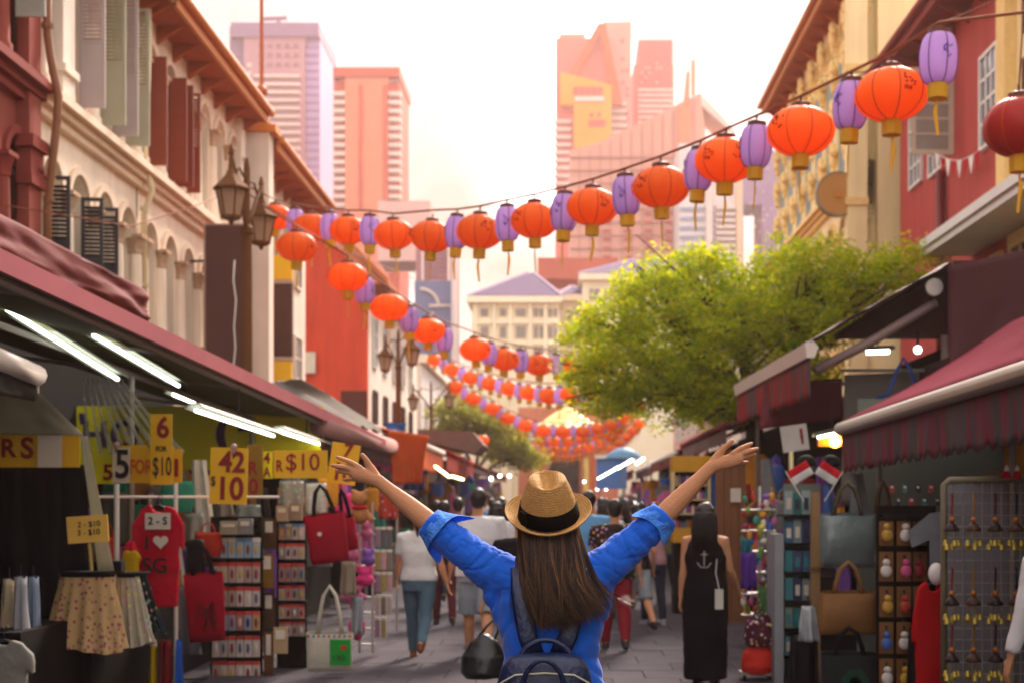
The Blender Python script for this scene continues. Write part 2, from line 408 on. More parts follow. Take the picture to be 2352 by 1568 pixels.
def shophouse(name, label, s, d, y0, y1, nb, wall, trim, z_mid0, cz, top, mats, arch=True, hw=.36, deep=8., over=.55, soffit=None, fasc=None):
    h = thing(name, (s * d, (y0 + y1) / 2, 0), label, 'house')
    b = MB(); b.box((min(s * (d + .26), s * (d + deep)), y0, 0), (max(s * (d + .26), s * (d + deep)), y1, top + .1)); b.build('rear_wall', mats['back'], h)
    f = MB(); p = (y1 - y0) / nb
    f.box((min(s * d, s * (d + .259)), y0, 0), (max(s * d, s * (d + .259)), y1, z_mid0))
    zs1 = cz - .82; zs2 = top - .82
    for i in range(nb):
        yl = y0 + p * i; yr = yl + p; yc = (yl + yr) / 2
        arch_wall(f, s, d, d + .255, yl, yr, z_mid0, cz, yc, hw, zs1, z_mid0 + .35)
        arch_wall(f, s, d, d + .255, yl, yr, cz, top, yc, hw, zs2, cz + .45)
    f.build('facade_wall', wall, h)
    c = MB()
    for pr, za, zb in ((.10, cz - .02, cz + .10), (.18, cz + .10, cz + .2), (.28, cz + .2, cz + .3), (.2, cz + .3, cz + .38)):
        c.box((min(s * d, s * (d - pr)), y0 - .02, za), (max(s * d, s * (d - pr)), y1 + .02, zb - .003))
    c.build('cornice', trim, h)
    for i in range(nb):
        yc = y0 + p * (i + .5)
        for zs in (zs1, zs2):
            r = MB(); arch_ring(r, s, d + .02, d - .06, yc, zs, hw + .01, hw + .11); r.build('arch_moulding', trim, h, 40)
            w = MB(); k_ = []
            w.rings([[(s * (d + .2), yc + hw * math.cos(PI * j / 10), zs + hw * math.sin(PI * j / 10)) for j in range(11)], [(s * (d + .23), yc + hw * math.cos(PI * j / 10), zs + hw * math.sin(PI * j / 10)) for j in range(11)]])
            fl = w.build('fanlight', m_glass, h)
            w2 = MB()
            for a in (30, 60, 90, 120, 150): w2.tube([(s * (d + .185), yc, zs), (s * (d + .185), yc + hw * math.cos(R(a)), zs + hw * math.sin(R(a)))], .014, 4)
            arch_ring(w2, s, d + .2, d + .17, yc, zs, hw * .45, hw * .52, 8); w2.box((min(s * (d + .2), s * (d + .16)), yc - hw, zs - .03), (max(s * (d + .2), s * (d + .16)), yc + hw, zs + .03))
            w2.build('glazing_bar', m_white, fl)
    # columns between the bays, with capitals
    cm = MB(); H = zs1 - z_mid0
    cm.lathe((0, 0, 0), [(.15, 0), (.15, .12), (.12, .16), (.105, H * .5), (.095, H - .28)], 12)
    cme = cm.mesh('column', wall, smooth=40)
    cp = MB(); capital(cp, s, 0, 0, 0, .1, .3); cpe = cp.mesh('capital', mats.get('cap', m_capital), smooth=40)
    H2 = zs2 - cz - .38
    c2 = MB(); c2.lathe((0, 0, 0), [(.13, 0), (.13, .1), (.1, .14), (.09, H2 * .5), (.085, H2 - .28)], 12); c2e = c2.mesh('column', wall, smooth=40)
    for i in range(nb + 1):
        y = y0 + p * i
        y = min(max(y, y0 + .14), y1 - .14)
        o = piece(cme, 'column', h, (s * (d - .03), y, z_mid0)); piece(cpe, 'capital', o, (s * (d - .03), y, z_mid0 + H - .28))
        o = piece(c2e, 'column', h, (s * (d - .03), y, cz + .38)); piece(cpe, 'capital', o, (s * (d - .03), y, cz + .38 + H2 - .28))
    eaves(h, s, d, y0, y1, top, over, soffit or m_soffit, fasc or m_fascia, m_roof)
    return h, p, zs1, zs2

def pipe(h, mat, pts, r=.05, rings=()):
    a = MB(); a.tube(pts, r, 8); o = a.build('drainpipe', mat, h, True)
    for p_ in rings:
        b = MB(); b.lathe(p_, [(r * 1.35, -.03), (r * 1.35, .03)], 8); b.build('pipe_collar', mat, o)

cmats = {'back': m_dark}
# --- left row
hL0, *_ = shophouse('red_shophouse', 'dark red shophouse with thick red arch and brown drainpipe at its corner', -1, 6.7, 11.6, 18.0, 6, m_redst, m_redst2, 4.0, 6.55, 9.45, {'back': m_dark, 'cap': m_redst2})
xb = MB(); xb.box((-15, -26, 0), (-6.7, 11.55, 10.2)); xb.build('near_wing', m_redst, hL0)
pl = MB(); pl.box((-6.7, 17.5, 4), (-6.55, 17.9, 9.45)); pl.build('pilaster', m_redst, hL0)
cp = MB(); cp.box((-6.7, 17.45, 5.5), (-6.5, 17.95, 5.62)); cp.box((-6.7, 17.48, 5.62), (-6.52, 17.92, 5.95)); cp.box((-6.7, 17.42, 5.95), (-6.47, 17.97, 6.1)); cp.build('pilaster_capital', m_redst2, hL0)
pipe(hL0, m_pipe_b, [(-6.5, 17.98, 9.6), (-6.5, 17.98, 7.5), (-6.46, 17.98, 7.2), (-6.36, 17.98, 6.7), (-6.38, 17.98, 6.4), (-6.5, 17.98, 5.3), (-6.5, 17.98, 3.5)], .055, [(-6.5, 17.98, 7.6), (-6.48, 17.98, 5.4), (-6.5, 17.98, 4.8)])
shutter(hL0, (-6.6, 17.2, 7.45), .36, 2.0, 0, M('shutter_grey', '#a5a79d', .6), False)
shutter(hL0, (-6.6, 16.0, 7.45), .36, 2.0, 0, MATS['shutter_grey'], False)

hL1, *_ = shophouse('cream_shophouse', 'cream shophouse with grey-green louvred shutters and black lower shutters', -1, 6.7, 18.05, 22.4, 4, m_cream, m_trim, 4.0, 6.55, 9.45, cmats)
pw = MB(); pw.box((-6.72, 18.55, 6.93), (-6.5, 19.0, 9.44)); pw.box((-6.72, 18.5, 9.1), (-6.44, 19.05, 9.2)); pw.box((-6.72, 18.5, 7.2), (-6.45, 19.05, 7.3)); pw.build('pilaster', m_cream2, hL1)
for px, mt in ((182, m_lshut), (232, m_gshut), (262, m_lshut), (290, m_gshut)):
    y = 6.66 * F / (VX - px); shutter(hL1, (-6.66, y, 7.02), .36, 2.1, 0, mt)
for px in (117, 196, 232):
    y = 6.6 * F / (VX - px); shutter(hL1, (-6.66, y, 4.3), .30, 1.5, R(8), m_dshut)
pipe(hL1, m_pipe_c, [(-6.52, 22.42, 9.4), (-6.5, 22.42, 8.9), (-6.58, 22.42, 6.9), (-6.45, 22.42, 6.5), (-6.58, 22.42, 6.1), (-6.58, 22.42, 3)], .05, [(-6.58, 22.42, 6.2), (-6.58, 22.42, 5), (-6.58, 22.42, 4.4)])

hL2, *_ = shophouse('cream_shophouse', 'cream shophouse with red-brown upper shutters and a bare arched far end', -1, 6.7, 22.46, 29.5, 6, m_cream, m_trim, 4.0, 6.55, 9.45, cmats)
for px in (338, 386, 402, 419):
    y = 6.66 * F / (VX - px); shutter(hL2, (-6.66, y, 6.98 if px < 380 else 7.0), .32, 1.75, 0, m_rshut, px > 415)
pq = MB(); pq.box((-6.72, 29.15, 4), (-6.56, 29.5, 9.44)); pq.build('pilaster', m_cream2, hL2)

# party wall with finial and tall rod, next house
hL3 = thing('white_shophouse', (-6.7, 33, 0), 'white shophouse with brown soffit and a tall finial rod on its party wall', 'house')
m_whst = M('white_stucco', '#e3d5c4', .85, .08, 3, .2, 25, streak=.25)
b = MB(); b.box((-15, 30.4, 0), (-6.7, 37.2, 9.3)); b.build('wall', m_whst, hL3)
b = MB(); b.box((-14, 29.9, 0), (-6.15, 30.35, 9.35)); b.prism([(-14, 29.9, 9.35), (-6.15, 29.9, 9.35), (-6.15, 29.9, 9.6), (-6.6, 29.9, 10.15), (-14, 29.9, 12.6)], (0, .45, 0)); pw = b.build('party_wall', m_whst, hL3)
b = MB(); b.box((-6.75, 29.85, 9.35), (-6.0, 30.4, 9.5)); b.box((-6.6, 29.88, 9.5), (-6.15, 30.38, 9.58)); b.build('coping', m_fascia, pw)
m_rod = M('rusty_rod', '#a3552c', .6)
b = MB(); b.lathe((-6.35, 30.1, 9.55), [(.12, 0), (.05, .1), (.05, .2), (.14, .3), (.14, .38), (.05, .45), (.05, .6), (.13, .68), (.13, .76), (.05, .84), (.045, 1.0), (.035, 3.8), (.08, 3.9), (.02, 4.3)], 12); b.build('finial_rod', m_rod, hL3, 40)
eaves(hL3, -1, 6.7, 30.5, 37.2, 9.1, .6, m_soffit, m_fascia, m_roof)
for yy in (31.5, 33, 34.5, 36):
    window(hL3, -1, 6.69, yy, 7.0, .8, 1.5, m_whst, m_glass, 2, 3); window(hL3, -1, 6.69, yy, 4.2, .8, 1.5, m_whst, m_glass, 2, 3)

hL4 = thing('red_gable_house', (-6.7, 56, 0), 'house with a tall blank orange-red gable end wall and white street front', 'house')
m_gable = M('gable_red', '#c4452c', .8, .12, 2, .2, 20, stain=.25, streak=.3)
b = MB(); b.prism([(-13.5, 49, 0), (-6.7, 49, 0), (-6.7, 49, 9.2), (-10.1, 49, 12.9), (-13.5, 49, 9.2)], (0, .35, 0)); b.build('gable_wall', m_gable, hL4)
b = MB(); b.box((-13.4, 49.36, 0), (-6.72, 66, 9.2)); b.build('street_wall', m_whst, hL4)
b = MB(); b.box((-6.72, 49.4, 0), (-6.66, 66, 3.6)); b.build('plinth', M('plinth_rose', '#a2605a', .8), hL4)
b = MB(); b.prism([(-5.95, 48.6, 9.0), (-10.1, 48.6, 13.2), (-10.1, 48.6, 13.35), (-5.95, 48.6, 9.2)], (0, 17.4, 0)); b.build('roof', m_roof, hL4)
b = MB(); b.box((-6.7, 48.8, 9.02), (-6.0, 66, 9.08)); b.build('soffit', m_soffit, hL4)
b = MB(); b.tube([(-8.0, 48.95, 11.0), (-9.4, 48.95, 12.5)], .06, 6); b.tube([(-9.4, 48.95, 12.5), (-10.8, 48.95, 11.0)], .06, 6); b.build('gable_band', m_white, hL4)
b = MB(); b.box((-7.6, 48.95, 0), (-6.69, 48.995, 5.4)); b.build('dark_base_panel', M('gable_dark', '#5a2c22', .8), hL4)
for yy in range(51, 66, 3):
    window(hL4, -1, 6.68, yy, 6.4, .9, 1.7, m_white, m_glass, 2, 3); window(hL4, -1, 6.68, yy, 4.0, .9, 1.5, M('door_brown', '#5b2d22', .6), m_dark, 2, 1)
hL5 = thing('pale_corner_house', (-6.7, 76, 0), 'plain pale grey house beyond the red gable house', 'house')
b = MB(); b.box((-14, 68, 0), (-6.7, 90, 8.2)); b.build('wall', M('pale_grey_stucco', '#d6d0c8', .85), hL5)
b = MB(); b.box((-14, 67.8, 8.2), (-6.4, 90.2, 8.6)); b.build('parapet', m_whst, hL5)
for yy in range(70, 90, 4): window(hL5, -1, 6.68, yy, 4.6, 1.1, 1.8, m_white, m_glass, 2, 2)

# --- right row
hR0 = thing('yellow_window_house', (7, 18, 0), 'cream-yellow house with brown windows at the end of the rose red house', 'house')
b = MB(); b.box((7.0, -26, 0), (15, 22.35, 10.4)); b.build('wall', m_yel, hR0)
b = MB(); b.box((6.82, 21.9, 5.85), (7.0, 22.35, 10.3)); b.build('pilaster', m_yel2, hR0)
for yy in (21.0, 19.6): window(hR0, 1, 6.985, yy, 6.3, .8, 1.9, M('window_brown', '#7a4a2f', .6), m_glass, 2, 3)
for yy in (21.0, 19.6): window(hR0, 1, 6.985, yy, 8.7, .8, 1.5, MATS['window_brown'], m_glass, 2, 3)
eaves(hR0, 1, 7.0, 12, 22.3, 10.3, .5, m_redst2, m_redst2, m_roof)

hR1 = thing('rose_red_house', (7, 25.6, 0), 'rose red house with white casement windows and a concrete ledge', 'house')
b = MB(); b.box((7.0, 22.4, 0), (15, 29.4, 10.2)); b.build('wall', m_redR, hR1)
b = MB(); b.box((6.15, 18.5, 5.75), (7.2, 24.2, 5.87)); b.box((6.1, 18.45, 5.87), (7.2, 24.25, 6.02)); b.build('ledge', m_white, hR1)
for yy, zz in ((28.0, 7.85), (26.5, 7.75), (23.2, 7.45)): window(hR1, 1, 6.985, yy, zz, .85, 1.45, m_white, m_glass, 3, 4, .05)
for yy in (23.0, 21.6, 24.6): window(hR1, 1, 6.985, yy, 4.0, .9, 1.5, m_yel, m_glass, 2, 3)
sh = MB(); w, hh = .75, 1.55
for a, c in (((0, 0), (w, .09)), ((0, hh - .08), (w, hh)), ((0, .09), (.09, hh - .08)), ((w - .08, .09), (w, hh - .08))): sh.box((-c[0], -.02, a[1]), (-a[0], .02, c[1]))
for i in (1, 2, 3, 4): sh.box((-w + .08, -.016, .09 + (hh - .17) * i / 5 - .02), (-.09, .016, .09 + (hh - .17) * i / 5 + .02))
m_cas = M('casement_beige', '#b9a78f', .6)
cas = sh.build('open_casement', m_cas, hR1, org=(0, 0, 0)); cas.location = Vector((6.97, 25.3, 7.75)) - hR1.location
pn = MB(); pn.box((-w + .08, -.006, .09), (-.09, .006, hh - .08)); q = pn.build('pane', M('casement_glass', '#8d8579', .25, spec=.5), None, org=(0, 0, 0)); q.parent = cas
pipe(hR1, m_maroonpipe, [(6.9, 25.9, 7.6), (6.9, 25.9, 3.2)], .08)
eaves(hR1, 1, 7.0, 22.4, 29.3, 10.1, .6, m_redst2, m_redst2, m_roof)
for yy in (27.6, 25.5): br = MB(); br.tube([(6.95, yy, 9.3), (6.45, yy, 9.95)], .05, 6); br.build('eave_strut', m_redst2, hR1)

hR2, p2, z1_, z2_ = shophouse('yellow_ornate_house', 'ornate pale yellow shophouse with carved pilasters and blank side wall', 1, 6.4, 29.95, 41.5, 8, m_yel, m_yel2, 5.2, 8.4, 12.9, {'back': m_yel, 'cap': m_yel2}, hw=.42, over=.5)
for i in range(9):
    y = 29.95 + p2 * i; y = min(max(y, 30.1), 41.35)
    if i == 0:
        a = MB(); a.ball((-.1, 0, 0), (.12, .14, .2), 8, 6); a.ball((-.12, .14, .18), (.1, .12, .1), 8, 6); a.ball((-.12, -.14, .19), (.1, .12, .1), 8, 6); a.ball((-.13, 0, .3), (.09, .1, .16), 8, 6); a.ball((-.1, 0, -.2), (.08, .1, .12), 8, 6)
        rel = a.mesh('carved_relief', m_yel2, smooth=True)
    for zz in (4.6, 5.6, 6.2, 7.0, 9.4, 10.4, 11.3, 12.2): piece(rel, 'carved_relief', hR2, (6.38, y, zz))
m_tshut = M('shutter_bluegreen', '#8f9a92', .6)
for i in range(8):
    y = 29.95 + p2 * (i + .5)
    shutter(hR2, (6.42, y - .4, 8.85), .42, 2.6, PI * .62, m_tshut, False); shutter(hR2, (6.42, y - .4, 5.6), .42, 1.9, PI * .62, m_tshut, False)
b = MB(); b.box((6.0, 29.85, 3), (6.42, 30.15, 13.0)); b.build('corner_pier', m_yel, hR2)
for zz in (5.5, 7.8, 10.6): 
    b = MB(); b.box((5.96, 29.8, zz), (6.44, 30.2, zz + .16)); b.build('pier_band', m_yel2, hR2)
b = MB(); b.box((7.45, 29.9, 7.55), (8.0, 29.96, 8.25)); b.build('side_window', M('side_window_brown', '#6b5348', .5), hR2)

# right row further down the street, mostly behind the tree
m_greyw = M('grey_stucco', '#a89a94', .85)
for i, (y0, y1, top, mt, lab) in enumerate(((42.5, 52, 8.4, m_greyw, 'grey house behind the leafy tree next to the yellow ornate house'), (52.4, 64, 8.8, m_whst, 'off-white house beyond the leafy tree'), (64.5, 84, 7.6, M('pink_stucco', '#d3a596', .85), 'pink house far along the stall row beyond the tree'))):
    hh_ = thing('far_shophouse', (6.6, (y0 + y1) / 2, 0), lab, 'house')
    b = MB(); b.box((6.6, y0, 0), (14, y1, top)); b.build('wall', mt, hh_)
    b = MB(); b.box((6.1, y0 - .1, top), (14.2, y1 + .1, top + .25)); b.build('roof', m_roof, hh_)
    yy = y0 + 1.5
    while yy < y1 - 1:
        window(hh_, 1, 6.585, yy, 5.0, .9, 1.6, m_white, m_glass, 2, 3); yy += 2.2

# ================================================================== FAR BUILDINGS
def frontal(mb, px0, py0, px1, py1, Y, dp):   # a box whose front face covers the pixel rectangle at distance Y
    a = P(px0, py1, Y); c = P(px1, py0, Y); mb.box((a.x, Y, a.z), (c.x, Y + dp, c.z)); return mb
def fpart(name, mat, parent, px0, py0, px1, py1, Y, dp=.5):
    m = MB(); frontal(m, px0, py0, px1, py1, Y, dp); return m.build(name, mat, parent)
def fgrid(name, mat, parent, px0, py0, px1, py1, Y, nx, ny, fx, fy, dp=.3, skip=0.):
    m = MB(); W = (px1 - px0) / nx; H = (py1 - py0) / ny
    a = P(0, H * fy, Y) - P(W * fx, 0, Y)
    m.box((0, 0, 0), (abs(P(W * fx, 0, Y).x - P(0, 0, Y).x), dp, abs(P(0, 0, Y).z - P(0, H * fy, Y).z))); me = m.mesh(name, mat)
    for i in range(nx):
        for j in range(ny):
            if skip and random.random() < skip: continue
            piece(me, name, parent, P(px0 + W * (i + (1 - fx) / 2), py0 + H * (j + (1 + fy) / 2), Y))

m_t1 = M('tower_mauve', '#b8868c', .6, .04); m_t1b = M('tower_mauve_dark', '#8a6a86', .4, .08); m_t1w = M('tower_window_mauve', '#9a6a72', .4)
m_t2 = M('tower_salmon_flare', '#e58a68', .7, .04); m_t2d = M('tower_salmon_flare_dark', '#cc5236', .6); m_tw = M('tower_white', '#e4cdc0', .7, .04)  # warm flare glow and some haze fade mixed into the tower colours
m_t3 = M('tower_rose_flare', '#da6e5e', .7, .05); m_t3d = M('tower_rose_flare_dark', '#c44a3e', .6); m_t3y = M('tower_ochre', '#e89a1c', .7); m_t3o = M('tower_orange', '#dc5a1c', .7)
m_gl = M('tower_glass_blush_flare', '#de9c86', .35, .06, .2); m_gll = M('tower_glass_line', '#b77a68', .5)
m_pur = M('tower_violet', '#8a7392', .5, .1, .5)

# tall mauve tower (left)
Y = 260
t1 = thing('mauve_tower', P(630, 1150, Y), 'tallest mauve apartment tower with a violet glass flank and roof crane', 'tower')
fpart('core', m_t1, t1, 560, 75, 700, 1150, Y, 25)
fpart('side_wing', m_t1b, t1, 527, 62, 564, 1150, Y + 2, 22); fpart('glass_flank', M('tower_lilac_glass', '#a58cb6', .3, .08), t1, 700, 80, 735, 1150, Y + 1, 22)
fpart('crown', m_t1b, t1, 530, 52, 733, 84, Y - .5, 20)
fgrid('balcony', m_tw, t1, 583, 165, 688, 720, Y - 1.2, 1, 30, 1, .35, 1.3)
fgrid('window', m_t1w, t1, 583, 165, 688, 720, Y - .15, 5, 30, .8, .45, .2)
fgrid('window', m_t1w, t1, 590, 95, 690, 160, Y - .15, 5, 3, .6, .45, .2)
fgrid('window_band', m_t1b, t1, 702, 100, 733, 720, Y + .9, 1, 34, 1, .3, .2)
fgrid('window', m_tw, t1, 566, 140, 578, 720, Y - .15, 1, 30, .8, .4, .2)
c = MB(); a = P(605, 40, Y); c.tube([P(640, 55, Y), P(640, 40, Y)], .4, 6); c.tube([P(605, 44, Y), P(660, 42, Y)], .4, 6); c.build('roof_crane', m_t1b, t1)
# tower with a salmon flare tint in its colours
Y = 230
t2 = thing('salmon_flare_tower', P(842, 1150, Y), 'flare-tinted salmon slab tower with striped balconies down both edges', 'tower')
fpart('core', m_t2, t2, 792, 158, 892, 1150, Y, 16); fpart('crown', m_t2d, t2, 765, 155, 918, 176, Y - .4, 17)
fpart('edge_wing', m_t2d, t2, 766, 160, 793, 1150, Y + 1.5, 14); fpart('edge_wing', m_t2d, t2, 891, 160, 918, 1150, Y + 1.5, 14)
fgrid('balcony', m_tw, t2, 764, 205, 793, 480, Y, 1, 14, 1, .45, 2); fgrid('balcony', m_tw, t2, 890, 205, 920, 480, Y, 1, 14, 1, .45, 2)
fpart('vertical_groove', m_t2d, t2, 824, 195, 832, 480, Y - .3, .4); fpart('vertical_groove', m_t2d, t2, 880, 195, 891, 480, Y - .3, .4)
fgrid('window', m_tw, t2, 893, 178, 917, 192, Y + 1.2, 2, 1, .8, .6, .5)
# pale tower between
Y = 330
t1c = thing('pale_lilac_tower', P(748, 1150, Y), 'slim pale lilac tower squeezed between the mauve and salmon towers', 'tower')
fpart('core', M('tower_pale_lilac', '#cbb6c6', .6), t1c, 733, 243, 762, 1150, Y, 14); fgrid('window', m_pur, t1c, 738, 260, 762, 460, Y - .2, 2, 18, .6, .35, .3)
# plum block with blue sign front
Y = 150
t7 = thing('plum_office_block', P(1000, 1150, Y), 'plum coloured office block with white vertical strips behind the lanterns', 'office block')
fpart('core', M('block_plum', '#a46a72', .6, .06), t7, 955, 555, 1036, 1150, Y, 12); fpart('roof_box', M('block_blush', '#dfb3a6', .7), t7, 868, 462, 988, 600, Y + 20, 8)
for x in (968, 1028): fpart('white_strip', m_tw, t7, x, 555, x + 5, 700, Y - .3, .4)
fgrid('window_band', M('block_plum_dark', '#8a5560', .5), t7, 975, 570, 1027, 640, Y - .15, 3, 7, .9, .4, .2)
Y = 118
t8 = thing('blue_sign_building', P(995, 1150, Y), 'slate blue building front with a white curved line sign', 'building')
fpart('core', M('sign_blue', '#6f7392', .6, .05), t8, 952, 645, 1036, 1150, Y, 8)
c = MB(); c.tube([P(965 + 42 * math.sin(R(a)), 702 - 38 * math.cos(R(a)), Y - .2) for a in range(0, 91, 10)], .14, 6); c.tube([P(985, 703, Y - .2), P(1034, 703, Y - .2)], .14, 6); c.tube([P(985, 738, Y - .2), P(994, 718, Y - .2)], .12, 6)
c.build('curved_sign', m_tw, t8, True)
fpart('side_pole', m_tw, t8, 1038, 560, 1048, 1150, Y - 1, 1)
# towers with a rose flare tint in their colours (right)
Y = 300
t3 = thing('rose_flare_tower', P(1362, 1150, Y), 'flare-tinted rose tower with an ochre slab and orange A-shaped brace on its face', 'tower')
fpart('core', m_t3, t3, 1276, 88, 1392, 1150, Y, 22); fpart('core_high', M('tower_blush_flare', '#e29482', .7), t3, 1386, 50, 1450, 1150, Y + 3, 20)
fpart('roof_box', m_t2, t3, 1284, 78, 1345, 96, Y + 2, 10)
fgrid('balcony', m_tw, t3, 1272, 270, 1312, 430, Y - 1.2, 1, 9, 1, .4, 1.4)
fgrid('window', m_t3d, t3, 1392, 60, 1446, 280, Y + 2.8, 5, 16, .5, .5, .3, .72)
fgrid('balcony', m_tw, t3, 1404, 230, 1440, 330, Y + 1.5, 1, 6, 1, .4, 1.6)
c = MB(); c.prism([P(1287, 165, Y - 3), P(1405, 195, Y - 3), P(1405, 342, Y - 3), P(1318, 342, Y - 3), P(1318, 240, Y - 3), P(1287, 240, Y - 3)], (0, 3.4, 0)); oc = c.build('ochre_slab', m_t3y, t3)
fgrid('window', m_t3d, oc, 1316, 198, 1385, 220, Y - 3.4, 5, 1, .9, .8, .4); fpart('window', m_tw, oc, 1320, 222, 1388, 232, Y - 3.4, .4); fpart('window', m_t3d, oc, 1352, 276, 1390, 290, Y - 3.4, .4); fgrid('window', m_t3d, oc, 1350, 258, 1385, 268, Y - 3.4, 2, 1, .4, .7, .4)
c = MB(); c.prism([P(1310, 168, Y - 2), P(1374, 54, Y - 2), P(1392, 54, Y - 2), P(1327, 172, Y - 2)], (0, 2.4, 0)); c.prism([P(1374, 54, Y - 1.6), P(1390, 54, Y - 1.6), P(1430, 240, Y - 1.6), P(1408, 240, Y - 1.6)], (0, 2, 0)); c.build('a_shaped_brace', m_t3o, t3)
Y = 320
t4 = thing('red_top_tower', P(1500, 1150, Y), 'red-topped tower with pink banded floors beside the rose tower', 'tower')
fpart('core', m_t3, t4, 1455, 150, 1547, 1150, Y, 18); fpart('red_top', m_t3d, t4, 1466, 92, 1545, 200, Y - .5, 16)
fgrid('floor_band', m_tw, t4, 1466, 200, 1545, 300, Y - .6, 1, 8, 1, .45, .6)
fgrid('window', m_tw, t4, 1470, 140, 1540, 195, Y - .8, 8, 5, .45, .3, .4, .7)
# slanted glass building
Y = 200
t5 = thing('slanted_glass_block', P(1500, 1150, Y), 'wide flare-tinted blush glass block with a roof slanting up to a mast', 'office block')
c = MB(); c.prism([P(1308, 1150, Y), P(1620, 1150, Y), P(1620, 300, Y), P(1608, 215, Y), P(1366, 332, Y), P(1308, 345, Y)], (0, 18, 0)); c.build('glass_body', m_gl, t5)
c = MB(); c.prism([P(1560, 1150, Y - .6), P(1584, 1150, Y - .6), P(1584, 165, Y - .6), P(1578, 165, Y - .6), P(1570, 240, Y - .6), P(1560, 245, Y - .6)], (0, 1, 0)); c.tube([P(1592, 140, Y), P(1592, 220, Y)], .25, 5); c.build('mast', m_t2, t5)
c = MB(); c.prism([P(1608, 215, Y + 4), P(1690, 300, Y + 4), P(1690, 312, Y + 4), P(1608, 240, Y + 4)], (0, 8, 0)); c.build('roof_truss', m_tw, t5)
for x in range(1330, 1616, 24): fpart('mullion', m_gll, t5, x, 345 if x < 1370 else 332 - (x - 1366) * .48 + 8, x + 1.6, 600, Y - .2, .25)
for y in range(360, 600, 30): fpart('floor_line', m_gll, t5, 1309, y, 1619, y + 1.6, Y - .35, .3)
fgrid('window', m_t3d, t5, 1370, 480, 1560, 600, Y - .5, 4, 6, .35, .3, .3)
Y = 190
t6 = thing('white_banded_block', P(1650, 1150, Y), 'white and grey banded office block with blue-grey windows left of the yellow house', 'office block')
fpart('core', M('block_white', '#e2d6d0', .7), t6, 1560, 330, 1700, 1150, Y, 10); fgrid('window_band', M('band_bluegrey', '#8f93a8', .4), t6, 1562, 470, 1620, 600, Y - .2, 1, 6, 1, .4, .3)
fpart('pier', m_tw, t6, 1622, 330, 1636, 1150, Y - .8, 1); fgrid('balcony', m_tw, t6, 1645, 470, 1690, 600, Y - 1, 1, 9, 1, .45, 1.1); fgrid('window_band', m_t1b, t6, 1640, 470, 1692, 600, Y - .2, 1, 9, 1, .5, .3)
fpart('pier', M('block_peach', '#e8c3a0', .7), t6, 1692, 330, 1706, 1150, Y - .8, 1)
Y = 240
t9 = thing('violet_block', P(1745, 1150, Y), 'violet glass block pierced by a tall gap showing the sky', 'office block')
fpart('top', m_pur, t9, 1700, 345, 1800, 470, Y, 10); fpart('leg', m_pur, t9, 1750, 470, 1800, 1150, Y, 10); fpart('leg', m_pur, t9, 1690, 470, 1708, 1150, Y, 10)
fgrid('window_light', m_tw, t9, 1712, 355, 1785, 540, Y - .2, 8, 14, .3, .25, .3, .8)
# cream block with purple hipped roofs
m_cb = M('block_cream', '#f6e6c4', .8, .05); m_pr = M('roof_purple', '#5f4c68', .9, .12, 3); m_cw = M('cream_window', '#8f8377', .3)
Y = 105
cb = thing('cream_purple_roof_block', P(1290, 1150, Y), 'cream block with mauve hipped roofs at the end of the street', 'building')
fpart('left_pavilion', m_cb, cb, 1085, 690, 1285, 1150, Y, 14); fpart('middle_wing', m_cb, cb, 1283, 690, 1345, 1150, Y + 3, 10); fpart('right_pavilion', m_cb, cb, 1338, 640, 1640, 1150, Y + 1, 14)
fpart('cornice', M('block_cream_trim', '#f0dfc0', .8), cb, 1072, 680, 1292, 694, Y - .8, 15.6); fpart('cornice', MATS['block_cream_trim'], cb, 1288, 676, 1345, 690, Y + 2.4, 10); fpart('cornice', MATS['block_cream_trim'], cb, 1330, 628, 1650, 642, Y + .3, 15)
def hip(px0, px1, py0, apx0, apx1, apy, Y0, dp):
    c = MB(); A = P(px0, py0, Y0); B = P(px1, py0, Y0); z1 = P(apx0, apy, Y0 + dp / 2)
    zt = P(0, apy, Y0).z; a0 = P(apx0, 0, Y0).x; a1 = P(apx1, 0, Y0).x
    v = [(A.x, Y0, A.z), (B.x, Y0, A.z), (B.x, Y0 + dp, A.z), (A.x, Y0 + dp, A.z), (a0, Y0 + dp / 2, zt), (a1, Y0 + dp / 2, zt)]
    c.add(v, [(0, 1, 5, 4), (1, 2, 5), (2, 3, 4, 5), (3, 0, 4), (3, 2, 1, 0)]); r_ = c.build('hipped_roof', m_pr, cb)
    d = MB()
    for a, b in ((0, 4), (1, 5)): d.tube([v[a], v[b]], .12, 5)
    d.build('ridge', M('ridge_lilac', '#b7a5b8', .7), r_)
hip(1075, 1292, 679, 1205, 1222, 590, Y - .7, 15); hip(1282, 1350, 675, 1312, 1318, 640, Y + 2.5, 8); hip(1330, 1650, 627, 1470, 1520, 556, Y + .4, 15)
for x0, x1, n in ((1100, 1125, 1), (1145, 1165, 1), (1180, 1212, 1), (1225, 1250, 2), (1258, 1282, 2)):
    for (ya, yb) in ((708, 728), (748, 778), (795, 825)): fgrid('window', m_cw, cb, x0, ya, x1, yb, Y - .12, n, 1, .7, .9, .3)
for x0 in (1300, 1320): fgrid('window', m_cw, cb, x0, 705, x0 + 14, 800, Y + 2.9, 1, 2, .8, .7, .3)
for x0 in range(1352, 1640, 34): fgrid('window', m_cw, cb, x0, 655, x0 + 26, 830, Y + .85, 2, 4, .7, .6, .3)
for x in (1092, 1135, 1172, 1218, 1252): fpart('pilaster', MATS['block_cream_trim'], cb, x - 3, 694, x + 4, 1150, Y - .35, .4)
for y in (738, 786): fpart('string_course', MATS['block_cream_trim'], cb, 1083, y, 1287, y + 5, Y - .3, .35)
fpart('red_back_roof', M('roof_rust', '#b8614e', .8), cb, 1235, 592, 1420, 640, Y + 18, 6)
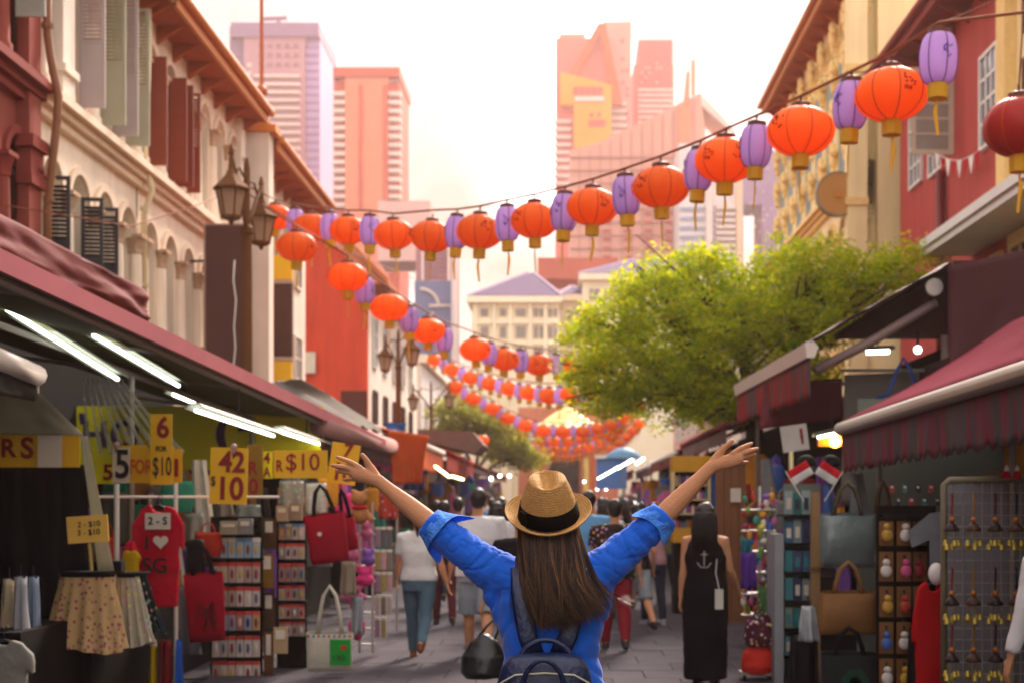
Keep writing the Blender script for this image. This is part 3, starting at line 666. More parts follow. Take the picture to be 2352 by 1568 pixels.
# yellow pagoda roof and low red wall at the far end
Y = 84
pg = thing('yellow_pagoda_roof', P(1300, 1150, Y), 'small pavilion with curved yellow pagoda roof at the far end of the street', 'pavilion')
c = MB()
prof = [(2.3, 0), (2.1, .12), (1.5, .42), (.9, .85), (.45, 1.15), (.12, 1.3)]
c.lathe((P(1302, 985, Y).x, Y, P(1302, 985, Y).z), prof, 8); c.lathe((P(1302, 985, Y).x, Y, P(1302, 985, Y).z), [(.1, 1.3), (.16, 1.45), (.04, 1.9)], 8); c.build('roof', M('roof_yellow', '#e0d488', .6), pg)
c = MB(); 
for dx in (-1.5, 1.5):
    for dy in (-1.5, 1.5): c.tube([(P(1302, 0, Y).x + dx, Y + dy, 0), (P(1302, 0, Y).x + dx, Y + dy, P(0, 980, Y).z)], .14, 8)
c.build('post', M('post_orange', '#c9642e', .6), pg)
Y = 94
rw = thing('terracotta_gate_house', P(1290, 1150, Y), 'low terracotta house with a white sign closing the far end of the street', 'house')
fpart('wall', M('terracotta_wall', '#c77a5e', .8), rw, 1190, 935, 1420, 1150, Y, 5); fpart('white_sign', m_white, rw, 1240, 885, 1312, 902, Y - .4, .3); fpart('doorway', m_dark, rw, 1262, 1050, 1330, 1150, Y - .1, .3)
for x in (1225, 1340): fpart('column', M('column_yellow', '#dcc06a', .7), rw, x, 985, x + 12, 1150, Y - .5, .6)

# ================================================================== STALLS, AWNINGS, SIGNS
m_under = M('awning_olive', '#6a6a4a', .8, .12, 3, trans=.15)
m_pinkedge = M('awning_pink', '#d98890', .9, .1, 3, spec=.05)
m_tarp = M('tarp_maroon', '#6a2a2a', .75, .15, 4, .25, 12, trans=.12, spec=.4)
m_tarpd = M('tarp_dark_maroon', '#451a22', .6, .15, 4, .2, 12)
m_awnred = M('awning_rose', '#863244', .95, .1, 3, trans=.25, spec=.03)
m_fringe = M('fringe_rose', '#7d3a48', .7, .15, 8, pattern='stripes', trans=.2)
m_alu = M('aluminium', '#b9b5b0', .35, .06, 8, metal=.6)
m_whitebar = M('white_bar', '#d9d2c8', .4, .06)
m_post = M('stall_post', '#8f8a80', .45, .1, metal=.3)
m_black = M('black_cloth', '#101012', .85, .2, 6, .2)
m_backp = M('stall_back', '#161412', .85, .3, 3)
m_palew = M('pale_green_panel', '#6f776e', .7, .1)
m_tube = M('lamp_tube', '#fdfdf2', .5, 0, emit=3.0, orand=0, stain=0)
m_tubew = M('lamp_tube_warm', '#ffe9a8', .5, 0, emit=3.0, orand=0, stain=0)
m_bulbw = M('lamp_bulb_warm', '#ffb53a', .5, 0, emit=9.0, orand=0, stain=0)
m_hous = M('lamp_housing', '#8d9184', .5, .05)
m_gtarp = M('grey_tarp', '#8a837c', .95, .12, 4, .2, 14, trans=.25)
m_orange = M('tarp_orange', '#cf5a22', .6, .12, 4, .25, 10, trans=.3)
m_redtarp = M('tarp_red', '#b3261a', .6, .12, 4, .2, 10, trans=.25)
m_bluetarp = M('tarp_blue', '#3f74b5', .6, .12, 4, .2, 10, trans=.2)
m_clear = M('clear_plastic', '#c9c9b8', .25, .1, 5, .3, 14, trans=.3, alpha=.12, spec=.5)
m_signy = M('sign_yellow', '#cf9f10', .55, .05); m_signy2 = M('sign_lemon', '#d9cf0a', .6, .06)
m_red = M('print_red', '#7c1218', .6); m_purp = M('print_purple', '#3b2a52', .6); m_blk = M('print_black', '#141316', .6); m_paper = M('paper_white', '#c9bfb0', .7, .05)
m_orp = M('print_orange', '#b4551a', .6)

def wave_sheet(a, b, c, d, nu, nv, amp, freq, seed, thick=.004, dirn=None):   # quad a-b (top) / d-c (bottom), with soft folds
    a, b, c, d = map(Vector, (a, b, c, d)); nrm = dirn if dirn is not None else (b - a).cross(d - a).normalized()
    m = MB()
    def fn(u, v):
        p = (a * (1 - u) + b * u) * (1 - v) + (d * (1 - u) + c * u) * v
        w = mnoise.noise(Vector((u * freq + seed, v * freq * .35, seed * 1.7))) + .4 * mnoise.noise(Vector((u * freq * 2.3, v * freq * .9 + seed, 3.1)))
        return p + Vector(nrm) * amp * w * (.25 + .75 * v)
    m.sheet(fn, nu, nv, Vector(nrm) * thick); return m

def fringe(a, b, drop, n, mat, name, parent, seed, amp=.03, scal=.05):        # a hanging valance with scalloped lower edge
    a, b = Vector(a), Vector(b); dr = (b - a).normalized(); nrm = dr.cross(Vector((0, 0, 1))); m = MB()
    def fn(u, v):
        p = a * (1 - u) + b * u; L_ = (b - a).length
        z = -v * (drop + scal * abs(math.sin(u * L_ * PI / .17)) - scal)
        return p + Vector((0, 0, z)) + nrm * amp * v * (mnoise.noise(Vector((u * L_ * 5 + seed, v * .6, seed))) * 1.6)
    m.sheet(fn, n, 6, nrm * .004); return m.build(name, mat, parent, True)

def fluoro(p0, p1, label, r=.02, mat=None, group=None, hous=True):
    p0, p1 = Vector(p0), Vector(p1); h = thing('fluorescent_lamp', (p0 + p1) / 2, label, 'lamp', group)
    a = MB(); a.tube([p0, p1], r, 8); a.build('tube', mat or m_tube, h, True)
    if hous:
        d = (p1 - p0).normalized(); sd_ = d.cross(Vector((0, 0, 1))).normalized(); up = Vector((0, 0, 1)); b = MB()
        q0, q1 = p0 - d * .05, p1 + d * .05
        prof = [(-.09, .02), (-.04, .06), (.04, .06), (.09, .02), (.085, .012), (.035, .048), (-.035, .048), (-.085, .012)]
        b.rings([[q + sd_ * x + up * z for x, z in prof] for q in (q0, q1)]); b.build('housing', m_hous, h)
        c = MB(); c.tube([(p0 + p1) / 2 + up * .055, (p0 + p1) / 2 + up * .4], .008, 5); c.build('hanger', m_ironbar, h)
    return h

def signboard(name, px0, py0, px1, py1, Y, mat, label, cat='sign', thick=.012, tilt=0., frame=None, rows=(), group=None, org=None):
    c = P((px0 + px1) / 2, (py0 + py1) / 2, Y); w = (px1 - px0) / F * Y; h = (py1 - py0) / F * Y
    root = thing(name, c, label, cat, group)
    m = MB(); m.box((c.x - w / 2, Y, c.z - h / 2), (c.x + w / 2, Y + thick, c.z + h / 2)); m.build('board', mat, root)
    if frame:
        f = MB(); t = frame[0]
        for a, b in (((-w / 2 - t, -h / 2 - t), (w / 2 + t, -h / 2)), ((-w / 2 - t, h / 2), (w / 2 + t, h / 2 + t)), ((-w / 2 - t, -h / 2), (-w / 2, h / 2)), ((w / 2, -h / 2), (w / 2 + t, h / 2))):
            f.box((c.x + a[0], Y - .01, c.z + a[1]), (c.x + b[0], Y + thick + .004, c.z + b[1]))
        f.build('frame', frame[1], root)
    for tx, mt, x, y, hp, sx in rows:
        p = P(x, y, Y - .004); text(tx, mt, hp / F * Y * 1.38, root, p, bold=.001 if '$' in tx else .006, sx=sx)
    if tilt: root.rotation_euler = (0, tilt, 0)
    return root

# ---------------- left near stall
sA = thing('market_stall', (-4.4, 13, 0), 'long left stall under the pink-edged awning with fluorescent lamps', 'market stall')
E0 = Vector((-3.67, -4.0, 3.40)); E1 = Vector((-2.75, 21.9, 2.47))
m = MB()
def fnA(u, v):
    e = E0.lerp(E1, u); return e + Vector((-2.6 * v, 0, .45 * v + .03 * mnoise.noise(Vector((u * 9, v * 3, 1))) - .12 * math.sin(PI * v)))
m.sheet(fnA, 60, 8, (0, 0, .012)); m.build('awning', m_under, sA, True)
m = MB(); dE = (E1 - E0)
m.rings([[e + Vector(q) for q in ((.03, 0, -.05), (.05, 0, .07), (-.02, 0, .09), (-.04, 0, -.03))] for e in (E0, E1)]); m.build('awning_edge', m_pinkedge, sA)
m = MB(); m.tube([E0 + Vector((-.06, 0, -.07)), E1 + Vector((-.06, 0, -.07))], .03, 6); m.tube([E0 + Vector((-.9, 0, -.02)), E1 + Vector((-.9, 0, -.02))], .03, 6); m.build('rail', m_post, sA)
for u in (.15, .32, .5, .6, .7, .85, .97):
    e = E0.lerp(E1, u); m = MB(); m.tube([e + Vector((-.06, 0, -.05)), e + Vector((-2.5, 0, .3))], .02, 6); m.build('rafter', m_post, sA)
for u in (.5, .66, .83, .99):
    e = E0.lerp(E1, u); m = MB(); m.tube([(e.x - .9, e.y, 0), (e.x - .9, e.y, e.z)], .03, 8); m.build('post', m_post, sA)
m = MB(); m.box((-6.1, -4, 0), (-6.0, 22, 3.7)); m.build('back_wall', m_backp, sA)  # dark backdrop put in so the stall interior looks shaded
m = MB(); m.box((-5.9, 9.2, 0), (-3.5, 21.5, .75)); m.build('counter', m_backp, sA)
m = MB(); m.box((-6.0, 18.0, .76), (-3.1, 18.05, 2.3)); m.build('added_dark_screen', m_backp, sA)  # added dark screen, hides the sunlit house wall below the banner

tp = thing('hanging_tarp', (-3.9, 10, 3.4), 'crumpled maroon tarpaulin hung above the pink awning edge', 'tarpaulin')
wave_sheet((-3.92, 6.0, 3.62), (-3.9, 13.3, 3.57), (-3.86, 13.35, 3.27), (-3.88, 6.0, 3.16), 80, 14, .12, 7, 3, .006, Vector((1, 0, 0))).build('cloth', m_tarp, tp, True)
m = MB(); m.tube([(-3.95, 6.0, 3.6), (-3.93, 13.3, 3.55)], .03, 6); m.tube([(-3.9, 6, 3.12), (-3.88, 13.3, 3.22)], .03, 6); m.build('pole', m_ironbar, tp)

gt = thing('plastic_cover', (-3.4, 20, 2.6), 'grey translucent plastic sheet lying over the far end of the left awning', 'tarpaulin')
wave_sheet(P(610, 880, 20), P(690, 870, 20), P(880, 985, 23.5), P(750, 985, 18), 30, 20, .12, 6, 8).build('sheet', m_gtarp, gt, True)
wr = thing('roller_awning', (-2.9, 22, 2.4), 'pale pink rolled awning with a maroon fringe before the orange tarp', 'awning')
a, b = P(735, 975, 17.5), P(898, 1025, 23.3)
m = MB(); m.tube([a, b], .13, 12); m.build('roll', M('awning_pale_pink', '#b98f8a', .9, .1), wr, True)
fringe(a + Vector((0, 0, -.1)), b + Vector((0, 0, -.1)), .22, 90, m_fringe, 'fringe', wr, 4)

for i, (x0, y0, x1, y1, X0, lab) in enumerate(((-40, 675, 270, 870, -3.9, 'longest lit fluorescent tube, slung over the black curtain'), (215, 770, 410, 885, -3.6, 'lit fluorescent tube just under the pink awning edge beside the maroon tarp'), (70, 697, 155, 737, -4.1, 'short lit fluorescent tube high under the maroon tarp'), (450, 942, 628, 1000, -3.15, 'lit fluorescent tube above the yellow 42 price card'), (642, 990, 756, 1026, -3.0, 'lit fluorescent tube above the $10 price strip'), (398, 905, 446, 925, -4.0, 'short lit fluorescent tube in front of the yellow banner'))):
    fluoro(PX(x0, y0, X0), PX(x1, y1, X0 + (.12 if i == 3 else 0)), lab, .016)

bn = signboard('yellow_banner', 125, 932, 742, 1078, 17.6, m_signy2, 'wide lemon yellow shop banner with purple letters behind the price cards', 'banner', .01,
               rows=[("'", m_purp, 190, 985, 60, 1.4), ('H', m_purp, 238 - 20, 1000, 62, 1.0), ('O', m_purp, 302 - 15, 1000, 62, 1.0), ('(', m_purp, 512, 990, 78, 1.2), ('E', m_purp, 562, 965, 56, 1.0)])
b2 = signboard('yellow_banner', -30, 993, 183, 1072, 10.2, m_signy, 'dim yellow cloth banner with red letters over the black curtain', 'banner', .01,
               rows=[('R', m_red, 18, 1030, 42, 1.), ('S', m_red, 62, 1030, 48, 1.)])
m = MB(); c = P(115, 1032, 10.16); m.box((c.x - .085, 10.15, c.z - .125), (c.x + .085, 10.16, c.z + .12)); m.build('patch', m_paper, b2)
ck = thing('black_curtain', P(80, 1550, 10.4), 'black cloth curtain closing the stall front below the dim yellow banner', 'curtain')
wave_sheet(P(-60, 1066, 10.3), P(205, 1066, 10.3), P(205, 1640, 10.3), P(-60, 1640, 10.3), 60, 10, .1, 16, 5).build('cloth', m_black, ck, True)
pc = thing('plastic_curtain', P(260, 1000, 12.4), 'gathered clear plastic curtain fanning down from the lamp to the banner', 'curtain')
m = MB()
for i in range(9):
    u = i / 8; t_ = P(190 + 85 * u, 865, 12.6 + .02 * i); b_ = P(205 + 215 * u, 1045 - 10 * abs(u - .5), 12.3 + .03 * i)
    m.tube([t_, t_.lerp(b_, .4) + Vector((0, .02 * (i % 2), -.03)), b_], [.008, .014, .024], 6, flat=.4)
m.build('folds', m_clear, pc, True)
p2_ = thing('plastic_curtain', P(140, 1000, 9.9), 'pale plastic side flap sloping down beside the dim yellow banner', 'curtain')
wave_sheet(P(-40, 905, 9.9), P(95, 905, 9.9), P(192, 1000, 9.9), P(-40, 996, 9.9), 14, 14, .03, 5, 12).build('flap', M('plastic_dull', '#8f8a74', .4, .2, 5, trans=.3, alpha=.8), p2_, True)
wave_sheet(P(184, 1000, 9.9), P(200, 1000, 9.9), P(262, 1310, 9.95), P(225, 1310, 9.9), 8, 14, .02, 4, 13).build('flap_strip', MATS['plastic_dull'], p2_, True)
wa = thing('side_awning', PX(20, 860, -3.45), 'small white awning bar with grey cloth at the near end of the left stall', 'awning')
m = MB(); m.tube([PX(-40, 810, -3.4), PX(84, 862, -3.4)], .07, 10); m.build('bar', m_whitebar, wa, True)
wave_sheet(PX(-40, 830, -3.4), PX(84, 880, -3.4), PX(84, 920, -3.4), PX(-40, 900, -3.4), 20, 5, .04, 6, 2).build('cloth', M('cloth_charcoal', '#3a3a38', .8), wa, True)
m = MB(); m.box(tuple(P(70, 902, 9.2)), tuple(P(90, 886, 9.22))); m.build('tag', m_paper, wa)

# price cards of the left stall
def clip(root, px, py, Y):
    c = P(px, py, Y - .02); m = MB(); m.ball(c, (.028, .02, .032), 8, 6); m.box((c.x - .012, c.y - .012, c.z - .06), (c.x + .012, c.y + .012, c.z)); m.build('clip', M('clip_pink', '#a87f80', .5), root, True)
s_ = signboard('price_card', 262, 1022, 398, 1108, 12.2, m_signy, 'wide yellow price card reading 5 FOR with a white 5 panel', rows=[('FOR', m_orp, 323, 1072, 32, .62)])
m = MB(); c = P(280, 1068, 12.19); m.box((c.x - .072, 12.175, c.z - .15), (c.x + .072, 12.187, c.z + .15)); m.build('white_panel', m_paper, s_); text('5', m_blk, .34, s_, P(281, 1068, 12.17), sx=.8)
clip(s_, 268, 1022, 12.2); clip(s_, 348, 1022, 12.2)
s_ = signboard('price_card', 345, 950, 395, 1112, 12.0, m_signy, 'tall narrow yellow price card reading 6 FOR $10', rows=[('6', m_red, 374, 983, 48, .9), ('FOR', m_blk, 370, 1030, 12, .8), ('$10', m_blk, 372, 1072, 44, .48)])
s_ = signboard('price_card', 214, 1063, 258, 1110, 12.5, m_signy2, 'small lemon card half hidden behind the 5 FOR card', rows=[('5', m_red, 248, 1085, 36, 1.)])
signboard('price_card', 396, 1030, 418, 1108, 12.3, m_signy, 'narrow yellow card edge beside the 6 FOR $10 card', rows=[('I', m_red, 405, 1075, 40, 1.)])
s_ = signboard('price_card', 482, 1027, 568, 1157, 12.0, m_signy, 'big yellow price card reading 42 over $10', tilt=R(1.8), rows=[('42', m_red, 532, 1062, 48, .9), ('$', m_blk, 490, 1105, 22, .8), ('10', m_red, 528, 1123, 52, .9)]); clip(s_, 535, 1026, 12.0)
signboard('price_card', 566, 1020, 603, 1140, 12.8, M('sign_dark_yellow', '#7a5a0c', .6), 'dark yellow price card half hidden behind the 42 card', rows=[('R', m_red, 580, 1075, 30, .9), ('0', m_red, 582, 1118, 36, .9)])
signboard('price_card', 604, 1036, 628, 1098, 12.9, m_signy2, 'thin yellow card with a red 4 beside the $10 strip', rows=[('4', m_red, 613, 1052, 26, .8), ('A', m_red, 613, 1084, 24, .7)])
signboard('price_strip', 626, 1033, 752, 1097, 12.9, m_signy, 'long yellow strip reading R $10 behind the raised left hand', rows=[('R', m_red, 641, 1070, 26, .7), ('$10', m_red, 695, 1062, 40, .95)])
s_ = signboard('price_card', 757, 1017, 822, 1110, 13.6, m_signy, 'tilted yellow card with red figures right behind the raised left hand', tilt=R(9), rows=[('7', m_red, 795, 1034, 30, 1.), ('10', m_red, 790, 1085, 40, .9)])
s_ = signboard('price_card', 154, 1183, 248, 1245, 9.6, M('card_amber', '#d1a447', .6), 'small amber card on a stand above the floral skirts', tilt=R(-4), rows=[('2 - $10', m_blk, 205, 1203, 13, 1.), ('3 - $10', m_blk, 203, 1222, 13, 1.)])
m = MB(); m.tube([P(203, 1246, 9.61), P(204, 1310, 9.61)], .012, 6); m.build('stand', M('stand_yellow', '#a58b4a', .5), s_)

# ---------------- right near stall
sB = thing('market_stall', (3.3, 10.5, 0), 'near right stall with rose awning, white roller bar and striped fringe', 'market stall')
T0, T1 = Vector((2.6, -4, 2.46)), Vector((2.6, 13.27, 2.27))
m = MB(); m.tube([T0, T1], .062, 12); m.build('roller_bar', m_alu, sB, True)
m = MB(); m.sheet(lambda u, v: T0.lerp(T1, u) + Vector((1.6 * v, 0, .06 + .93 * v - .05 * math.sin(PI * v))), 24, 8, (0, 0, .012)); m.build('awning', m_awnred, sB, True)
fringe(T0 + Vector((.01, 0, -.05)), T1 + Vector((.01, 0, -.05)), .36, 420, m_fringe, 'fringe', sB, 2, .035)
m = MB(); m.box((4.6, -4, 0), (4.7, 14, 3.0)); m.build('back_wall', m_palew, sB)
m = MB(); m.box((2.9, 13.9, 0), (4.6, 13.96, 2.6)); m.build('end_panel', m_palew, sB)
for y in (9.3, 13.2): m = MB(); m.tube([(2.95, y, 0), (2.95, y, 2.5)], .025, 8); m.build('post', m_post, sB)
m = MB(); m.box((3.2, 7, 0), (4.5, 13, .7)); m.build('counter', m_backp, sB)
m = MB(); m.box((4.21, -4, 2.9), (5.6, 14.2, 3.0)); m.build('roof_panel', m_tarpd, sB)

sC = thing('market_stall', (3.5, 17.6, 0), 'second right stall with maroon folding-arm awning and a dark maroon hood', 'market stall')
A0, A1 = Vector((2.53, 14.5, 3.15)), Vector((2.55, 20.7, 3.22))
m = MB(); m.rings([[e + Vector(q) for q in ((-.03, 0, -.09), (.05, 0, -.09), (.09, 0, .02), (.02, 0, .1), (-.05, 0, .06))] for e in (A0, A1)]); m.build('front_bar', m_whitebar, sC)
m = MB(); m.sheet(lambda u, v: A0.lerp(A1, u) + Vector((1.45 * v, 0, .06 + .82 * v + .04 * mnoise.noise(Vector((u * 6, v * 5, 0))))), 24, 12, (0, 0, .015)); m.build('awning', m_tarpd, sC, True)
fringe(A0 + Vector((0, 0, -.09)), A1 + Vector((0, 0, -.09)), .42, 150, M('fringe_red', '#a3282c', .7, .15, 8, pattern='stripes', trans=.2), 'fringe', sC, 9)
m = MB(); m.tube([P(2150, 695, 14.7), P(2000, 785, 14.7), P(1872, 850, 14.7)], .05, 8); m.build('folding_arm', M('arm_grey_pink', '#8a7674', .5), sC, True)
m = MB(); m.lathe((0, 0, 0), [(.03, -.03), (.09, -.03), (.09, .03), (.03, .03)], 14); w_ = m.mesh('pulley', m_alu); o = piece(w_, 'pulley', sC, P(2145, 660, 14.6), (PI / 2, 0, 0))
wave_sheet(P(2178, 612, 14.3), P(2480, 545, 14.3), P(2480, 830, 14.2), P(2178, 850, 14.3), 20, 14, .05, 4, 6).build('hood_side', m_tarpd, sC, True)
m = MB(); m.box((3.9, 14.35, 2.9), (6.0, 20.7, 3.05)); m.box((3.95, 14.35, 3.95), (6.0, 20.7, 4.02)); m.build('hood_top', m_tarpd, sC)
wave_sheet(P(1940, 860, 15.5), P(2180, 850, 15.5), P(2180, 1160, 15.5), P(1930, 1160, 15.5), 30, 12, .06, 8, 7).build('side_curtain', m_gtarp, sC, True)
wave_sheet(P(1755, 880, 17.5), P(1935, 868, 17.5), P(1935, 960, 17.4), P(1742, 985, 17.4), 20, 8, .04, 5, 11).build('maroon_panel', M('tarp_wine', '#6a1d28', .6, .15, 4), sC, True)
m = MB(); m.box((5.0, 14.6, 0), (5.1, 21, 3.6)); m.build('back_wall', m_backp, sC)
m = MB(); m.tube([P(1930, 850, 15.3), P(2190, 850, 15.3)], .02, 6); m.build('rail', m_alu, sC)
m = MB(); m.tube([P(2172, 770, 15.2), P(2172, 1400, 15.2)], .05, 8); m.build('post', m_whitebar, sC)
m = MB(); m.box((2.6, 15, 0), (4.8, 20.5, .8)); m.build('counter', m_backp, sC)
hg = thing('plastic_hanger', P(2075, 820, 15.1), 'bright blue plastic hanger over the grey curtain', 'hanger')
m = MB(); m.tube([P(2012, 915, 15.1), P(2040, 905, 15.1), P(2060, 850, 15.1), P(2075, 822, 15.1), P(2092, 850, 15.1), P(2105, 890, 15.1)], .02, 6); m.build('bow', M('plastic_blue', '#1f4f9c', .4), hg, True)
fluoro(P(1990, 808, 16.5), P(2042, 806, 16.5), 'short fluorescent tube inside the second right stall', .03)
bl = thing('light_bulb', P(2108, 803, 16.4), 'small white bulb glowing under the dark maroon hood', 'lamp'); m = MB(); m.ball(P(2108, 803, 16.4), .045, 10, 8); m.build('bulb', m_tube, bl, True); m = MB(); m.tube([P(2108, 798, 16.4), P(2108, 760, 16.4)], .015, 6); m.build('cord', m_ironbar, bl)
bl = thing('flood_lamp', P(1912, 1012, 15.8), 'warm yellow lamp glowing above the small red and white flags', 'lamp')
m = MB(); m.ball(P(1918, 1012, 15.8), .07, 12, 8); m.build('bulb', m_bulbw, bl, True); m = MB(); m.box(tuple(P(1880, 1024, 15.9)), tuple(P(1942, 998, 15.98))); m.build('reflector', M('reflector_amber', '#c98a1e', .5), bl)
fluoro(P(1878, 1003, 15.8), P(1944, 988, 15.8), 'lit tube over the warm yellow lamp', .02)
fl_ = signboard('paper_notice', 1795, 975, 1856, 1035, 14.8, M('paper_grey', '#b8b4ac', .7), 'pale paper notice with red marks hanging over the booklets', tilt=R(-8), rows=[('|', m_red, 1842, 995, 18, 2.), ('|', m_red, 1842, 1010, 14, 2.)])

# kiosk, wooden pier
kk = thing('yellow_kiosk', P(1588, 1400, 20), 'yellow display kiosk stacked with tiny bright goods', 'kiosk')
m = MB(); 
fpart('header', M('kiosk_yellow', '#c99312', .55), kk, 1545, 1046, 1632, 1082, 20, .5); fpart('lower_panel', MATS['kiosk_yellow'], kk, 1547, 1212, 1632, 1245, 20, .5); fpart('back', m_backp, kk, 1548, 1082, 1630, 1212, 20.4, .08); fpart('plinth', m_backp, kk, 1548, 1245, 1630, 1408, 20.05, .45)
for x in (1545, 1627): fpart('side_frame', M('kiosk_cream', '#d8c28a', .5), kk, x, 1082, x + 5, 1212, 20, .45)
for y in (1112, 1145, 1178): fpart('shelf', MATS['kiosk_cream'], kk, 1550, y, 1627, y + 3, 20.05, .34)
wp = thing('wooden_pier', P(1680, 1420, 15.8), 'brown wooden pier with a pinned paper behind the woman in black', 'pier')
for i in range(4): fpart('plank', M('wood_brown', '#6e4526', .6, .25, 3), wp, 1646 + i * 17, 1060, 1646 + i * 17 + 16, 1428, 15.8 + .004 * (i % 2), .12)
fpart('paper', m_paper, wp, 1678, 1120, 1702, 1152, 15.77, .01); fpart('top_rail', MATS['wood_brown'], wp, 1642, 1050, 1718, 1062, 15.76, .2)

# ---------------- further stalls, both sides
def far_stall(s, X, Y0, Y1, z, mat, mat2, label, slope=.35, drop=.22, lamp=True):
    st_ = thing('market_stall', (s * (X + 1), (Y0 + Y1) / 2, 0), label, 'market stall')
    m = MB(); m.sheet(lambda u, v: (s * (X + 2.2 * v), Y0 + (Y1 - Y0) * u, z + slope * 2.2 * v + .07 * mnoise.noise(Vector((u * 8, v * 4, Y0)))), 20, 8, (0, 0, .02)); m.build('awning', mat, st_, True)
    m = MB(); m.tube([(s * X, Y0, z), (s * X, Y1, z)], .06, 8); m.build('front_bar', mat2, st_, True)
    fringe((s * X, Y0, z - .04), (s * X, Y1, z - .04), drop, 60, mat, 'valance', st_, Y0)
    for y in (Y0 + .2, Y1 - .2): m = MB(); m.tube([(s * (X + .5), y, 0), (s * (X + .5), y, z + .1)], .03, 6); m.build('post', m_post, st_)
    m = MB(); m.box((min(s * (X + 2.3), s * (X + 2.4)), Y0, 0), (max(s * (X + 2.3), s * (X + 2.4)), Y1, z + .6)); m.build('back_wall', m_backp, st_)
    m = MB(); m.box((min(s * (X + .35), s * (X + 1.5)), Y0 + .3, 0), (max(s * (X + .35), s * (X + 1.5)), Y1 - .3, .8)); m.build('counter', m_backp, st_)
    return st_
FAR = []
for s, X, Y0, Y1, z, mt, mt2, lab in (
    (-1, 2.75, 23.4, 33, 2.72, m_orange, m_whitebar, 'left stall under a bright orange tarpaulin'),
    (-1, 2.7, 33.4, 43.5, 2.75, m_redtarp, m_redtarp, 'left stall under a red tarpaulin beyond the orange one'),
    (-1, 2.75, 44, 54, 2.75, m_tarpd, m_tarp, 'left stall under a dark maroon awning past the red tarpaulin'),
    (-1, 2.8, 55, 72, 2.8, m_tarp, m_tarp, 'last left stall under a dull maroon awning'),
    (1, 2.5, 21.6, 29.5, 2.75, m_tarpd, m_tarp, 'right stall with dark maroon awning under the leafy tree'),
    (1, 2.4, 30, 38, 2.62, m_tarp, m_whitebar, 'right stall with a pale-barred maroon awning beyond the tree'),
    (1, 2.5, 39, 48, 2.6, m_tarpd, m_whitebar, 'right stall with dark awning beside the blue board'),
    (1, 2.6, 52, 72, 2.7, m_tarp, m_tarp, 'last right stall under a dull maroon awning')):
    far_stall(s, X, Y0, Y1, z, mt, mt2, lab, drop=.5 if mt in (m_orange, m_redtarp) else .25); FAR.append((s, X, Y0, Y1, z))
for i, (a, b, wm, lab) in enumerate(((P(1000, 1070, 27), P(1032, 1094, 30), m_tubew, 'yellowish tube lamp under the orange tarpaulin'), (P(1036, 1092, 30), P(1065, 1100, 30), m_tubew, 'short yellowish tube lamp beside the first under the orange tarpaulin'),
      (P(1374, 1098, 40), P(1420, 1072, 34), m_tube, 'white tube lamp beside the blue board'), (P(1418, 1075, 33), P(1452, 1055, 28), m_tube, 'white tube lamp under the pale-barred awning'), (P(1462, 1064, 26), P(1478, 1052, 24), m_tube, 'short white tube lamp below the leafy tree'))):
    fluoro(a, b, lab, .025, wm, hous=False)
for i, (x, y, Yb) in enumerate(((1128, 1098, 40), (1148, 1092, 44), (1170, 1092, 48), (1372, 1122, 52), (1392, 1122, 52), (1342, 1105, 60))):
    b_ = thing('light_bulb', P(x, y, Yb), ('first bare bulb along the red left stall', 'second bare bulb along the red left stall', 'third bare bulb along the red left stall', 'bare bulb just below the blue board', 'bare bulb below the right edge of the blue board', 'bare bulb hanging over the far end of the street')[i], 'lamp', 'bare bulbs in the far stalls'); m = MB(); m.ball(P(x, y, Yb), .055, 10, 6); m.build('bulb', m_tube, b_, True); m = MB(); m.tube([P(x, y, Yb) + Vector((0, 0, .08)), P(x, y, Yb) + Vector((0, 0, .6))], .01, 4); m.build('cord', m_ironbar, b_)
# orange sheet hanging at the start of the orange stall
os_ = thing('hanging_tarp', P(910, 1030, 23), 'orange cloth hanging down at the front of the orange stall', 'tarpaulin')
wave_sheet(P(892, 985, 23.2), P(985, 1000, 24), P(965, 1110, 24), P(905, 1110, 23.2), 20, 14, .08, 6, 21).build('cloth', m_orange, os_, True)
bt = thing('hanging_tarp', P(955, 1070, 24), 'dark blue patterned cloth hanging inside the orange stall', 'tarpaulin')
wave_sheet(P(930, 1035, 25), P(972, 1035, 25), P(975, 1125, 25), P(925, 1125, 25), 12, 12, .06, 6, 23).build('cloth', M('cloth_navy', '#1f3f73', .7, .4, 6), bt, True)
bc = thing('hanging_tarp', P(900, 980, 24.5), 'scrap of blue tarpaulin bunched over the orange stall', 'tarpaulin')
wave_sheet(P(882, 968, 24.5), P(935, 972, 24.5), P(925, 990, 24.5), P(890, 990, 24.5), 10, 6, .08, 4, 25).build('cloth', m_bluetarp, bc, True)
br_ = thing('tent_roof', P(1060, 985, 40), 'grey-brown tent roof rising behind the red tarpaulin', 'tent')
m = MB(); m.prism([P(960, 985, 38), P(1085, 990, 38), P(1110, 1020, 38), P(1090, 1040, 38), P(960, 1010, 38)], (0, 3, 0)); m.build('canvas', M('canvas_brown', '#7d655a', .8), br_)
um = thing('blue_parasol', P(1432, 1060, 46), 'pale blue domed parasol over the right stalls', 'parasol')
c = P(1432, 1052, 46); m = MB(); m.lathe(c, [(.6, 0), (.52, .14), (.36, .26), (.18, .34), (.02, .37)], 10, fn=lambda a, z: 1 - .05 * abs(math.sin(5 * a))); m.build('canopy', M('parasol_blue', '#6d9fc0', .6, trans=.3), um, 40)
m = MB(); m.tube([(c.x, c.y, 0), (c.x, c.y, c.z + .5)], .03, 6); m.build('pole', m_post, um)
bb = signboard('blue_board', 1370, 1050, 1440, 1122, 50, M('board_blue', '#4f7fbf', .6, .05), 'plain blue board standing among the right stalls', 'board', .08)
